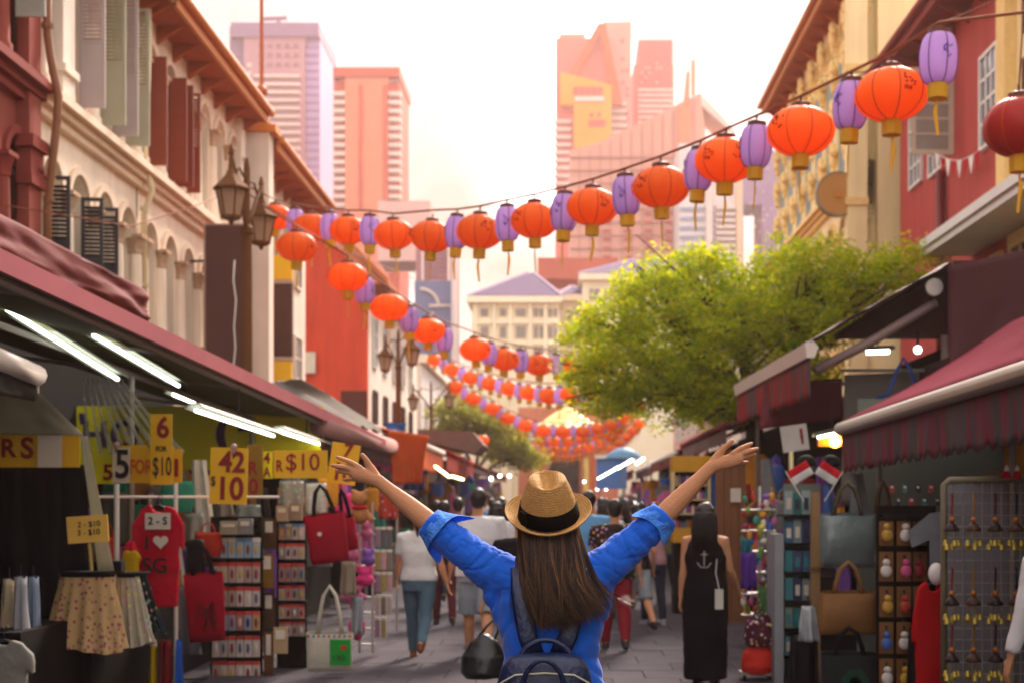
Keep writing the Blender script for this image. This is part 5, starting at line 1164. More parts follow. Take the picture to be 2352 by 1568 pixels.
    if bottom is not None:
        Q = MB(); ell_rings(Q, [(0, 0, .78 * k, .165 * k * b_, .118 * k * b_), (0, 0, .9 * k, .178 * k * b_, .124 * k * b_), (0, 0, .99 * k, .155 * k * b_, .112 * k * b_)])
        for H, K, An, a2 in LG:
            if legw == 'jeans': Q.tube([H, H.lerp(K, .5), K, K.lerp(An, .35), K.lerp(An, .93)], [.098 * k * b_, .082 * k * b_, .062 * k * b_, .062 * k * b_, .05 * k], 12)
            else: Q.tube([H, H.lerp(K, .5), H.lerp(K, 1.02)], [.1 * k * b_, .098 * k * b_, .092 * k * b_], 12)
        grow(Q, 'trousers' if legw == 'jeans' else 'shorts', bottom, root, .012, 2, .016)
    if dress is not None:
        D = MB(); ell_rings(D, [(0, 0, .08 * k, .2 * k, .17 * k), (0, 0, .35 * k, .205 * k, .16 * k), (0, 0, .65 * k, .215 * k, .15 * k), (0, 0, .9 * k, .21 * k, .145 * k), (0, 0, 1.06 * k, .185 * k, .125 * k), (0, .004, 1.22 * k, .2 * k, .14 * k), (0, 0, 1.33 * k, .175 * k, .118 * k), (0, -.004, 1.40 * k, .12 * k, .085 * k)], 28)
        grow(D, 'dress', dress, root, .012, 3, .03)
    hm = hairm or m_hairk; Hh = MB()
    if hair == 'short':
        Hh.ball(hc + V(0, -.014, .022), (.083 * k, .096 * k, .102 * k), 18, 14); Hh.ball(hc + V(0, -.05, -.03), (.066 * k, .05 * k, .06 * k), 12, 10)
    elif hair == 'pony':
        Hh.ball(hc + V(0, -.014, .02), (.082 * k, .096 * k, .1 * k), 18, 14); Hh.tube([hc + V(0, -.095, .03), hc + V(0, -.13, -.02), hc + V(0, -.125, -.12), hc + V(.01, -.115, -.24)], [.024 * k, .034 * k, .03 * k, .008 * k], 10, rnd=True)
    elif hair == 'long':
        Hh.ball(hc + V(0, -.014, .018), (.1 * k, .112 * k, .112 * k), 18, 14); ell_rings(Hh, [(.02, -.06 * k, hc.z - .3 * k, .035 * k, .025 * k), (.015, -.055 * k, hc.z - .24 * k, .075 * k, .05 * k), (.008, -.048 * k, hc.z - .16 * k, .104 * k, .08 * k), (0, -.03 * k, hc.z - .06 * k, .112 * k, .096 * k), (0, -.02 * k, hc.z + .03 * k, .1 * k, .1 * k)])
    if hair: grow(Hh, 'hair', hm, root, .008, 5, .014, _htex)
    if cap is not None:
        C = MB(); C.lathe(hc + V(0, 0, .03), [(.092 * k, 0), (.092 * k, .03 * k), (.075 * k, .075 * k), (.035 * k, .098 * k), (.004, .102 * k)], 20, 1, 1.08); C.prism([hc + V(-.07, .06, .032), hc + V(-.05, .15, .02), hc + V(.05, .15, .02), hc + V(.07, .06, .032)], (0, 0, .008)); C.build('cap', cap, root, 40)
    root.location = (loc[0], loc[1], -low + .0); root.rotation_euler = (0, 0, rz)
    return root, A, k

m_wtee = M('tee_white', '#c9c9cc', .8, .06, 5, .1, 20); m_wtee2 = M('tee_white_warm', '#d3d2d0', .8, .06); m_jean = M('denim_faded', '#4c6473', .8, .25, 4, .2, 80); m_jeand = M('denim_dark', '#26303c', .8, .2, 4); m_gshort = M('shorts_grey', '#8b9299', .8, .1); m_boot = M('boot_brown', '#7a4523', .6); m_bluetee = M('tee_blue', '#5f93bd', .8, .08); m_florals = M('shirt_floral', '#2a2224', .8, .1, pattern='dots'); m_blackd = M('dress_black', '#0f0f12', .85, .2, 4); m_blackt = M('tee_black', '#1d1a1d', .85); m_redt = M('tee_red', '#8f2226', .8); m_pinkt = M('tee_pink', '#b98d90', .8); m_olive = M('tee_olive', '#6a6a4c', .8)

def at(px, Y): return ((px - VX) / F * Y, Y, 0)
person('woman walking away in white T-shirt, faded jeans and brown boots', at(962, 14.3), 1.56, R(-4), arms=((12, 12, 28), (-6, 14, 22)), legs=((15, 5), (-17, 32)), top=m_wtee2, hem=.9, bottom=m_jean, shoe=m_boot, hair='pony', female=True, build=1.08, skin=m_skin)
pm, Am, km = person('man seen from behind in white T-shirt and grey shorts', at(1098, 14.5), 1.74, R(3), arms=((2, 8, 30), (4, 14, 62)), legs=((14, 4), (-15, 28)), top=m_wtee, hem=.84, bottom=m_gshort, legw='shorts', skin=m_skin2, build=1.2)
person('person in black top and red trousers partly hidden by the woman in jeans', at(1020, 18.2), 1.6, R(10), top=m_blackt, bottom=M('trousers_wine', '#5a2a30', .8), skin=m_skin2)
person('person in white cap and white T-shirt close beside the straw hat', at(1188, 17), 1.62, 0, top=m_wtee, bottom=m_jeand, cap=M('cap_white', '#c3c0ba', .7), hair='short', skin=m_skin2)
person('man in light blue T-shirt right beyond the straw hat', at(1352, 16.5), 1.72, R(-6), top=m_bluetee, bottom=m_jeand, skin=m_skin2, build=1.12)
person('dark-haired person in a black floral shirt and red trousers', at(1412, 15.2), 1.62, R(5), top=m_florals, bottom=M('trousers_red', '#7d1f2a', .8), skin=m_skin2, build=1.25, hem=.82)
person('person in pink top and dark blue jeans below the raised right arm', at(1500, 18.2), 1.58, R(14), arms=((25, 6, 60), (20, 8, 50)), legs=((10, 5), (-8, 10)), top=m_pinkt, bottom=m_jeand, shoe=M('shoe_pale', '#8d8f9c', .6), skin=m_skin, female=True)
bw, Ab, kb = person('woman with black hair in a long sleeveless black dress', at(1620, 12.3), 1.57, R(-18), arms=((-4, 6, 6), (8, 10, 35)), legs=((3, 2), (-3, 4)), dress=m_blackd, hair='long', skin=m_skin2, female=True, shoe=m_blackt, build=1.1)
m = MB(); m.tube([(.0, -.15, 1.17), (.0, -.152, 1.3)], .004, 5); m.tube([(-.06, -.148, 1.2), (-.03, -.152, 1.16), (.03, -.152, 1.16), (.06, -.148, 1.2)], .004, 5); m.tube([(-.03, -.152, 1.27), (.03, -.152, 1.27)], .004, 5); o = m.build('anchor_print', M('print_white', '#b9b6b0', .8), bw, True); o.location = (.02, .012, -.12)
tg = thing('name_tag_pouch', (0, 0, 0), 'white card pouch hanging on a cord over the black dress', 'pouch')
c = P(1652, 1375, 12.02); m = MB(); m.box((c.x - .035, c.y, c.z - .085), (c.x + .035, c.y + .01, c.z + .085)); tg.location = c; BASE[tg.name] = c; m.build('card', M('pouch_white', '#b8b5a8', .5), tg); m = MB(); m.tube([c + Vector((0, .0, .085)), c + Vector((-.03, .0, .22)), c + Vector((-.02, .0, .34))], .004, 5); m.build('cord', m_white, tg)
person('person in a white shirt standing right beside the wind chime panel', at(2445, 7.4), 1.6, R(10), arms=((2, 12, 6), (2, 8, 8)), top=m_wtee2, bottom=m_jeand, sleeve='long', skin=m_skin2)
dx = [(1150, 24, m_blackt, 1.66, 'person in black far down the street by the bare bulbs'), (1240, 26, m_redt, 1.62, 'person in red far down the street behind the straw hat'), (1380, 24, m_olive, 1.66, 'person in olive between the blue T-shirt and the floral shirt'), (1446, 21, m_blackt, 1.6, 'person in black close behind the floral shirt'), (1474, 24, m_redt, 1.58, 'person in red between the floral shirt and the jeans wearer'), (1328, 30, m_wtee, 1.68, 'person in white far behind the light blue T-shirt'), (1205, 34, m_bluetee, 1.68, 'person in blue far down the street near the olive tree'), (1300, 40, m_blackt, 1.7, 'person in black farthest along the middle of the street'), (1128, 30, m_bluetee, 1.66, 'person in blue beside the orange stall'), (1268, 46, m_wtee, 1.66, 'person in white farthest along the street')]
for i, (px, Y, t_, h_, lab) in enumerate(dx):
    person(lab, at(px, Y), h_, R(random.choice((0, 8, 170, -12))), top=t_, bottom=(m_jeand, m_gshort, m_jean)[i % 3], legw=('jeans', 'shorts')[i % 2], skin=m_skin2, voxel=.016, female=i % 2 == 0, hair=('short', 'long')[i % 3 == 0])
for i, (px, Y, t_, h_, lab) in enumerate(((1052, 20.5, m_olive, 1.66, 'person in olive between the two white T-shirts on the left'), (1140, 19.2, m_redt, 1.6, 'person in red close behind the man in white T-shirt'), (1215, 20, m_bluetee, 1.68, 'person in blue hidden partly by the straw hat brim'), (1002, 22, m_bluetee, 1.62, 'person in blue beside the pink toy rack'), (1390, 19, m_wtee, 1.64, 'person in white right behind the floral shirt'), (1462, 17.2, m_blackt, 1.58, 'person in black beside the floral shirt wearer'), (1532, 22, m_olive, 1.6, 'person in olive next to the yellow kiosk'), (1435, 27, m_pinkt, 1.66, 'person in pink below the blue board'))):
    person(lab, at(px, Y), h_, R((5, -14, 172, 10, -8, 20, 165, 0)[i]), arms=((14, 8, 25), (-14, 10, 40)) if i % 2 else ((-10, 9, 18), (16, 9, 55)), legs=((16, 6), (-15, 26)) if i % 2 else ((-14, 24), (15, 5)), top=t_, bottom=(m_jeand, m_jean, m_gshort)[i % 3], legw=('jeans', 'jeans', 'shorts')[i % 3], skin=(m_skin2, m_skin)[i % 2], voxel=.014, female=i % 2 == 1, hair=('short', 'long', 'pony')[i % 3], build=(1.1, 1., 1.2, 1.05)[i % 4])
# loose strands over the black-haired woman's hair
g2 = np.random.default_rng(5); m = MB()
for i in range(420):
    a = g2.uniform(-2.2, 2.2); r0 = g2.uniform(.96, 1.05); hz0 = 1.60 * kb; t0 = g2.uniform(.0, .09)
    p0 = Vector((.1 * kb * math.sin(a) * .5 * r0, .006 - .1 * kb * math.cos(a) * .5, hz0 + .118 * kb)); p1 = Vector((.108 * kb * math.sin(a) * r0, -.02 - .112 * kb * math.cos(a) * r0, hz0 - .01)); p2 = Vector((.118 * kb * math.sin(a) * r0, -.045 - .105 * kb * math.cos(a) * r0, hz0 - .13)); p3 = Vector((.1 * kb * math.sin(a) + .02 + g2.normal() * .012, -.07 - .08 * kb * math.cos(a), hz0 - .25 - t0))
    m.tube([p0, p1, p2, p3], [.0022, .003, .003, .0008], 3)
o = m.build('loose_hair', m_hairk, None, True, org=(0, 0, 0)); o.parent = bw; o['kind'] = 'stuff'
# duffel bag carried beside the woman in blue, by a walker hidden behind her
cw, Ac, kc = person('person in dark clothes carrying the black duffel bag, hidden by the woman in blue', at(1196, 11.6), 1.55, 0, arms=((3, 16, 4), (0, 8, 10)), top=m_blackt, bottom=m_jeand, skin=m_skin2)
hw = cw.matrix_basis @ (Ac[0][2] + Ac[0][3] * .09); c = Vector((P(1112, 0, 11.6).x, 11.6, .40))
db = thing('duffel_bag', (c.x, c.y, .14), 'shiny black leather duffel bag carried at arm length', 'bag')
m = MB(); ell_rings(m, [(c.x, c.y, .16, .15, .12), (c.x, c.y, .2, .19, .15), (c.x, c.y, .34, .18, .14), (c.x, c.y, .46, .11, .09), (c.x, c.y, .52, .03, .05)], 24); grow(m, 'body', M('leather_black', '#15171b', .32, .2, 8, .25, 30, spec=.5), db, .012, 2, .02)
m = MB(); hz = Vector((c.x + .1, c.y, .66)); m.tube([(c.x - .06, c.y - .03, .47), (c.x + .02, c.y - .02, .58), hz, (c.x + .12, c.y, .56), (c.x + .08, c.y + .02, .46)], .012, 6); m.build('strap', MATS['leather_black'], db, True)

# ------------------------------------------------------------------ the woman in blue
WY = 4.86; K_ = WY / F
def W(px, py, dy=0.): return Vector(((px - VX) * K_, WY + dy, CH + (VY - py) * K_))
wx = (1265 - VX) * K_
wm = thing('person', (wx, WY, 0), 'woman seen from behind in blue shirt and straw hat with both arms flung wide', 'person')
def bake(mb, name, mat, parent, voxel, smooth, fn=None):
    o = mb.build('tmp', mat, None, org=(0, 0, 0)); r = o.modifiers.new('r', 'REMESH'); r.mode = 'VOXEL'; r.voxel_size = voxel; s_ = o.modifiers.new('s', 'SMOOTH'); s_.factor = .5; s_.iterations = smooth
    dg = bpy.context.evaluated_depsgraph_get(); me = bpy.data.meshes.new_from_object(o.evaluated_get(dg)); bpy.data.objects.remove(o)
    n_ = len(me.vertices); co = np.empty(n_ * 3); me.vertices.foreach_get('co', co); co = co.reshape(-1, 3)
    if fn is not None:
        no = np.empty(n_ * 3); me.vertices.foreach_get('normal', no); no = no.reshape(-1, 3); d = np.array([fn(Vector(p), Vector(q)) for p, q in zip(co, no)]); co = co + no * d[:, None]
    b_ = base_of(parent) if parent else Vector((0, 0, 0)); me.vertices.foreach_set('co', (co - np.array(b_)).ravel()); me.name = name
    me.polygons.foreach_set('use_smooth', [True] * len(me.polygons)); me.update(); o = bpy.data.objects.new(name, me); COL.objects.link(o); o.parent = parent; return o
SL, EL, WL = W(1140, 1316, .0), W(1000, 1211, .0), W(868, 1104, .02)
SR, ER, WR = W(1384, 1308, .0), W(1512, 1196, .0), W(1634, 1072, .02)
B = MB(); zc = lambda z: z
ell_rings(B, [(wx, WY, .78, .14, .105), (wx, WY, .9, .165, .115), (wx, WY, 1.06, .125, .09), (wx, WY, 1.22, .15, .105), (wx, WY, 1.33, .155, .085), (wx, WY, 1.39, .1, .065), (wx, WY, 1.42, .055, .05)])
hc = Vector((W(1260, 0).x, WY + .01, 1.555)); B.tube([(wx, WY, 1.38), (hc.x, WY, 1.5)], [.05, .046], 12, rnd=True)
Rt = Matrix.Rotation(R(20), 3, 'X'); B.ball(hc, (.073, .09, .105), 20, 16, Rt); B.ball(hc + Rt @ Vector((0, .03, -.06)), (.052, .06, .052), 12, 10)
B.tube([hc + Rt @ Vector((0, .085, .012)), hc + Rt @ Vector((0, .108, -.022))], [.008, .012], 8, rnd=True); B.ball(hc + Rt @ Vector((0, .086, -.052)), (.02, .01, .008), 8, 6)
for s in (-1, 1): B.ball(hc + Rt @ Vector((s * .074, 0, -.008)), (.01, .02, .03), 8, 8)
for S_, E, Wr in ((SL, EL, WL), (SR, ER, WR)):
    B.tube([Vector((wx + math.copysign(.1, S_.x - wx), WY, 1.36)), S_, S_.lerp(E, .5), E], [.05, .05, .043, .037], 14, rnd=True)
    d = (Wr - E).normalized(); side = Vector((0, 0, 1)); side = (side - d * side.dot(d)).normalized()
    B.tube([E, E.lerp(Wr, .22), E.lerp(Wr, .5), E.lerp(Wr, .8), Wr], [.037, .038, .0335, .025, (.0225, .018)], 14, rnd=True, ref=side)
def fingers(base, tips, wrist, th, bend):
    kn = Vector((sum(b[0] for b in base) / 4, sum(b[1] for b in base) / 4, 0)); kc = W(kn.x, kn.y, .025); wv = W(*wrist, .02); d = kc - wv
    up = W(*base[0], 0) - W(*base[3], 0); up = (up - d.normalized() * up.dot(d.normalized())); hwid = up.length / 2
    B.tube([wv, wv.lerp(kc, .35), wv.lerp(kc, .75), kc], [(.0235, .0175), (hwid * .95, .0175), (hwid * 1.12, .0155), (hwid * 1.05, .012)], 14, rnd=True, ref=up)
    for i, (b, t) in enumerate(zip(base, tips)):
        p0 = W(*b, .024 + .002 * i); p3 = W(*t, .05 + bend * i); p0 = p0.lerp(wv, .12); p1 = p0.lerp(p3, .42) + Vector((0, -.006, .004)); p2 = p0.lerp(p3, .75) + Vector((0, -.003, .002))
        r = (.0088, .0092, .0088, .0078)[i]; B.tube([p0, p1, p1.lerp(p2, .5), p2, p3], [r * 1.12, r * 1.06, r * .97, r * .95, r * .74], 10, rnd=True)
    t0 = W(*th[0], .03); t1 = W(*th[1], .03); t2 = W(*th[2], .025); t3 = W(*th[3], .02)
    B.tube([t0, t1], [.018, .0145], 10, rnd=True); B.tube([t1, t2, t3], [.0125, .0105, .0082], 10, rnd=True)
fingers([(820, 1069), (812, 1078), (815, 1090), (822, 1103)], [(770, 1048), (757, 1067), (767, 1080), (783, 1100)], (868, 1104), [(860, 1092), (849, 1073), (840, 1056), (830, 1043)], .006)
fingers([(1690, 1037), (1698, 1046), (1698, 1057), (1692, 1068)], [(1731, 1016), (1745, 1028), (1739, 1041), (1723, 1059)], (1634, 1072), [(1642, 1058), (1655, 1040), (1668, 1025), (1683, 1012)], .006)
for s in (-1, 1): B.tube([(wx + s * .085, WY, .86), (wx + s * .09, WY, .47)], [.08, .052], 12, rnd=True); B.tube([(wx + s * .09, WY, .47), (wx + s * .09, WY, .3), (wx + s * .09, WY, .08)], [.05, .052, .034], 12, rnd=True)
bake(B, 'body', skin_mat('skin_woman', '#c68e69'), wm, .0036, 3)
for s in (-1, 1): m = MB(); x = wx + s * .09; m.tube([(x, WY - .05, .045), (x, WY + .03, .045), (x, WY + .12, .035), (x, WY + .17, .03)], [(.036, .042), (.04, .04), (.044, .03), (.034, .022)], 12, rnd=True, ref=(1, 0, 0)); grow(m, 'shoe', m_white, wm, .012, 2)
Q = MB(); ell_rings(Q, [(wx, WY, .76, .16, .12), (wx, WY, .9, .175, .125), (wx, WY, 1.0, .14, .105)])
for s in (-1, 1): Q.tube([(wx + s * .085, WY, .86), (wx + s * .09, WY, .47), (wx + s * .09, WY, .1)], [.094, .064, .05], 12)
grow(Q, 'trousers', m_jeand, wm, .012, 2, .015)
# shirt with folds
m_shirt = M('shirt_blue', '#1f66de', .8, .12, 9, .2, 260, sheen=.25, orand=0); m_lace = M('shirt_lace', '#4a8cf0', .8, .5, 90, .6, 120, orand=0)
T = MB()
ell_rings(T, [(wx + .01, WY, .74, .235, .17), (wx + .006, WY, .86, .218, .158), (wx, WY, .98, .185, .142), (wx, WY, 1.07, .163, .122), (wx, WY, 1.17, .178, .122), (wx, WY, 1.26, .192, .12), (wx, WY, 1.33, .165, .1), (wx, WY, 1.39, .115, .075), (wx, WY, 1.425, .07, .06)], 32)
for S_, E, Wr in ((SL, EL, WL), (SR, ER, WR)):
    c0 = Vector((wx + math.copysign(.085, S_.x - wx), WY, 1.318)); T.tube([c0, S_, S_.lerp(E, .35), S_.lerp(E, .7), S_.lerp(E, .97)], [.094, .078, .068, .06, .053], 20, rnd=True)
    T.tube([Vector((wx + math.copysign(.145, S_.x - wx), WY, 1.21)), S_.lerp(E, .12) + Vector((0, 0, -.03))], [.05, .045], 14, rnd=True)
def folds(p, n):
    d = 0.; q = Vector((p.x, p.y - WY, p.z))
    for S_, E in ((SL, EL), (SR, ER)):
        ax = (E - S_); L_ = ax.length; ax = ax.normalized(); r = p - S_; t = r.dot(ax) / L_; rad = (r - ax * (t * L_)).length
        if rad < .14 and t > -.5:
            w_ = max(0, min(1, (t + .5) / .35)); tw = math.atan2(p.y - WY, r.cross(ax).y)
            s_ = t * 4.2 + .55 * math.sin(tw + S_.x * 9) + 1.3 * mnoise.noise(p * 7); m_ = max(0, mnoise.noise(p * 6 + Vector((3, 1, 7))) + .25)
            d -= w_ * .009 * m_ * max(0, 1 - abs(math.sin(s_ * 2.3)) * 2.2); d += w_ * .002 * mnoise.noise(Vector((t * 5, tw * 1.6, 2.))); d -= w_ * .004 * max(0, 1 - abs(mnoise.noise(Vector((t * 3 + tw * .8, tw * 1.4 - t * 4, 5.)))) * 9)
    x = (p.x - wx)
    d += .006 * mnoise.noise(Vector((x * 13 + p.z * 3.5, q.y * 6, p.z * 3.2))) + .003 * mnoise.noise(Vector((x * 30, q.y * 9, p.z * 7 + 4)))
    d += .009 * mnoise.noise(Vector(((abs(x) - p.z * .8) * 16, q.y * 3, p.z * 2 + 9))) * max(0, 1 - abs(p.z - 1.16) / .2)
    d += .0012 * mnoise.noise(p * 28)
    for f_, o_ in ((11, 2.), (17, 8.)):
        rd = abs(mnoise.noise(Vector(((abs(x) * 1.1 + p.z) * f_ * .55 + o_, (p.z - abs(x) * .8) * f_ * .2, q.y * 2 + o_ + (x > 0) * 5)))); d -= .006 * max(0, 1 - rd * 7) * (10 / f_)
    if p.z < 1.0: d += .02 * mnoise.noise(Vector((math.atan2(q.y, x) * 3.2, 0, p.z * 1.2))) * (1.0 - p.z) * 3
    return d
bake(T, 'shirt', m_shirt, wm, .005, 2, folds)
for S_, E, Wr, fl, sd_ in ((SL, EL, WL, .03, -1), (SR, ER, WR, .014, 1)):
    ax = (Wr - E).normalized(); ax0 = (S_ - E).normalized(); ref = Vector((0, 0, 1)); ref = (ref - ax * ref.dot(ax)).normalized(); w_ = ax.cross(ref); cb_ = E + ax * .012
    m = MB(); n_ = 40; R0 = []
    for t, rr in ((-.028, .052), (-.022, .0575), (-.005, .058), (.012, .056), (.02, .052), (.022, .045), (.005, .044)):
        R0.append([cb_ + ax * t + (ref * math.cos(2 * PI * j / n_) + w_ * math.sin(2 * PI * j / n_)) * (rr + .0022 * math.sin(5 * 2 * PI * j / n_ + t * 80)) for j in range(n_)])
    m.rings(R0, False, False); m.build('rolled_cuff', m_shirt, wm, True)
    m = MB(); R1 = []; n_ = 48                                              # flaring turned-back flap with pointed corners
    for i in range(9):
        v = i / 8; ring = []
        for j in range(n_):
            a = 2 * PI * j / n_; pt = max(math.cos(a - R(20)) ** 9 if math.cos(a - R(20)) > 0 else 0, (math.cos(a - R(150)) ** 7 if math.cos(a - R(150)) > 0 else 0)); L_ = .038 + pt * (.055 if sd_ < 0 else .028)
            rr = .0575 + fl * v ** 1.2 * (.5 + 1.3 * pt) + .003 * math.sin(7 * a + 3 * v); ring.append(cb_ + (ax * (1 - v) * .004 + ax0 * v * L_) + (ref * math.cos(a) + w_ * math.sin(a)) * rr)
        R1.append(ring)
    m.rings(R1, False, False); m.build('cuff_flap', m_lace, wm, True)
# hair in strands
g_ = np.random.default_rng(21); SV = []; SF = []
nl = 260; base_i = 0; SC_ = []
locks = []
for i in range(nl):
    ph = g_.uniform(-1.9, 1.9); u = ph / 1.9; lay = g_.random() ** .6
    locks.append((ph, u, lay, g_.normal() * .018, g_.uniform(-.03, .028), g_.normal() * .02, g_.uniform(0, 6)))
npt = 18
for ph, u, lay, jx, jz, jc, phs in locks:
    lockc = g_.random()
    for q in range(16):
        SC_.append(min(1, max(0, lockc * .75 + g_.normal() * .16 + .1)))
        a = ph + g_.normal() * .06; ly = lay + g_.normal() * .1; rx_, ry_ = .083 + .012 * ly, .098 + .014 * ly
        x0, y0 = hc.x + rx_ * math.sin(a), WY - ry_ * math.cos(a); zend = 1.228 + jz + .02 * u + g_.normal() * .012 - .018 * (1 - abs(u)); side = abs(u) ** 3
        xe = W(1272, 0).x + .112 * u + jx + .012 + g_.normal() * .006 + .018 * max(0, u); ye = WY - .148 - .026 * ly + .05 * side
        zr = 1.497 + .05 * (1 - math.cos(a)) / 1.3; P0 = np.array((x0, y0, zr)); P1 = np.array((hc.x + (rx_ + .014) * math.sin(a) * 1.06, WY - (ry_ + .014) * math.cos(a) + .01, zr - .07)); P2 = np.array((xe * .6 + (hc.x + .108 * math.sin(a)) * .4 , ye - .008, 1.34)); P3 = np.array((xe, ye, zend))
        t = np.linspace(0, 1, npt)[:, None]; C = P0 * (1 - t) ** 3 + 3 * P1 * t * (1 - t) ** 2 + 3 * P2 * t ** 2 * (1 - t) + P3 * t ** 3
        cv = np.clip((t - .6) / .4, 0, 1) ** 2; C[:, 0:1] += cv * (.03 + jc * 1.3) + .007 * np.sin(t * 6 + phs) * t; C[:, 1:2] -= cv * .006
        r = .00105 * (1 - .75 * t[:, 0] ** 4) * g_.uniform(.7, 1.3)
        k0 = len(SV) * 0 + base_i
        for j in range(3):
            an = 2 * PI * j / 3; SV.append(np.stack([C[:, 0] + r * math.cos(an), C[:, 1] + r * math.sin(an), C[:, 2]], 1))
        for s in range(npt - 1):
            for j in range(3): SF.append((k0 + j * npt + s, k0 + ((j + 1) % 3) * npt + s, k0 + ((j + 1) % 3) * npt + s + 1, k0 + j * npt + s + 1))
        base_i += 3 * npt
V = np.concatenate(SV) - np.array(BASE[wm.name]); F_ = np.array(SF); me = bpy.data.meshes.new('hair'); me.vertices.add(len(V)); me.vertices.foreach_set('co', V.ravel()); me.loops.add(F_.size); me.loops.foreach_set('vertex_index', F_.ravel()); me.polygons.add(len(F_)); me.polygons.foreach_set('loop_start', np.arange(0, F_.size, 4)); me.polygons.foreach_set('use_smooth', [True] * len(F_)); me.update(calc_edges=True)
mh = bpy.data.materials.new('hair_brown'); mh.use_nodes = True; n = mh.node_tree.nodes; l = mh.node_tree.links; b = n['Principled BSDF']; ge = n.new('ShaderNodeAttribute'); ge.attribute_name = 'lock'; rp = n.new('ShaderNodeValToRGB'); l.new(ge.outputs['Fac'], rp.inputs['Fac']); rp.color_ramp.elements[0].color = (*lin('#140c07'), 1); rp.color_ramp.elements[1].color = (*lin('#8a5f38'), 1); e = rp.color_ramp.elements.new(.55); e.color = (*lin('#3c2617'), 1); l.new(rp.outputs[0], b.inputs['Base Color']); b.inputs['Roughness'].default_value = .3; b.inputs['Specular IOR Level'].default_value = .45
ca = me.color_attributes.new('lock', 'FLOAT_COLOR', 'POINT'); cv_ = np.repeat(np.array(SC_), 3 * npt); ca.data.foreach_set('color', np.stack([cv_, cv_, cv_, np.ones_like(cv_)], 1).ravel().astype(np.float32))
me.materials.append(mh); ho = bpy.data.objects.new('hair', me); COL.objects.link(ho); ho.parent = wm
m = MB(); ell_rings(m, [(hc.x, WY, 1.485, .08, .09), (hc.x, WY - .015, 1.44, .088, .098), (hc.x + .004, WY - .06, 1.36, .095, .075), (hc.x + .012, WY - .11, 1.28, .085, .03)], 24); ub = m.build('hair_under_layer', M('hair_dark_brown', '#24170f', .5, .2, 30), ho, True)
# straw hat (sits on the head: a thing of its own)
ht = thing('straw_hat', (hc.x, WY + .005, 1.552), 'straw trilby hat with black band tipped back on the woman in blue', 'hat')
m_straw = M('straw', '#c2955a', .65, .3, 70, .5, 160, orand=0); 
def hat_pt(s, a):       # s 0..1: brim edge to crown centre; a: angle, -y (pi*1.5) is the back
    c, sn = math.cos(a), math.sin(a); ry = 1.1
    if s < .3:
        t = s / .3; r = .148 - (.148 - .103) * t; curl = .026 * (1 - t) ** 2 * (.35 + .95 * c * c) + .010 * (1 - t) * (sn < 0) * abs(sn); z = curl - .004 * (1 - t)
        rid = .0016 * math.sin(t * 7 * 2 * PI); return Vector((r * c, r * ry * sn, z + rid))
    if s < .78:
        t = (s - .3) / .48; r = .103 - .026 * t - .012 * t ** 3; z = .132 * t; rid = .0013 * abs(math.sin(t * 17 * PI)); r += rid
        pin = .012 * t ** 2 * max(0, sn) ** 2 * abs(c); return Vector(((r - pin) * c, (r * ry) * sn, z))
    t = (s - .78) / .22; r = .065 * math.cos(t * PI / 2) ** .9 if t < 1 else 0; zt = .132 + .019 * math.sin(t * PI / 2) ** .8
    x, y = r * c, r * ry * sn; dent = .04 * math.exp(-(x / .026) ** 2) * math.exp(-((y + .002) / .062) ** 4) * min(1, t * 2.2); zt += .0011 * abs(math.sin(t * 9 * PI)); return Vector((x, y, zt - dent))
m = MB(); ns, na = 190, 120
rings = [[hat_pt(i / ns, 2 * PI * j / na) for j in range(na)] for i in range(ns + 1)]; m.rings(rings, False, False)
hat = m.build('straw_body', m_straw, None, True, org=(0, 0, 0)); hat.parent = ht; sf = hat.modifiers.new('thick', 'SOLIDIFY'); sf.thickness = .003; sf.offset = -1
m = MB(); rg = []
for z, dr in ((.001, .0022), (.003, .0038), (.028, .004), (.05, .0038), (.052, .002)):
    t = z / .132; r = .103 - .026 * t - .012 * t ** 3 + dr; rg.append([Vector((r * math.cos(2 * PI * j / 72), r * 1.1 * math.sin(2 * PI * j / 72), z)) for j in range(72)])
m.rings(rg, False, False); bd = m.build('band', M('ribbon_black', '#0d0c0d', .7, .15, 40, .2, 300), None, True, org=(0, 0, 0)); bd.parent = ht
m = MB(); m.box((-.112, -.02, .003), (-.100, .012, .052)); bw_ = m.build('bow', MATS['ribbon_black'], None, org=(0, 0, 0)); bw_.parent = ht; bw_.rotation_euler = (0, 0, R(38))
ht.rotation_euler = (R(29), R(-2), 0)
# backpack (worn: a thing of its own)
bk = thing('backpack', (W(1258, 0).x, WY - .18, .74), 'navy leather backpack with loop handles on the woman in blue', 'backpack')
m_navy = M('leather_navy', '#14244a', .42, .2, 8, .25, 60, spec=.5, orand=0); bx_ = W(1256, 0).x - .004; by = WY - .215
m = MB(); ell_rings(m, [(bx_, by, .74, .13, .06), (bx_, by, .77, .152, .075), (bx_, by, .92, .158, .082), (bx_, by, 1.01, .155, .08), (bx_, by, 1.06, .142, .072), (bx_, by, 1.09, .117, .06), (bx_, by, 1.102, .08, .04)], 32, 3.2); m.build('body', m_navy, bk, True)
zt_ = 1.055
def arc(x0, x1, z0, z1, y, r, mat, name, lean=0., n=16, par=None):
    m = MB(); m.tube([(x0 + (x1 - x0) * i / n, y + lean * math.sin(PI * i / n), z0 + (z1 - z0) * math.sin(PI * i / n) ** .6) for i in range(n + 1)], r, 10, rnd=True); return m.build(name, mat, par or bk, True)
arc(W(1198, 0).x, W(1312, 0).x, 1.088, W(0, 1452).z - .005, by + .01, .0085, m_navy, 'loop_handle')
arc(W(1205, 0).x, W(1296, 0).x, 1.01, W(0, 1488).z - .005, by - .085, .008, m_navy, 'loop_handle', -.02)
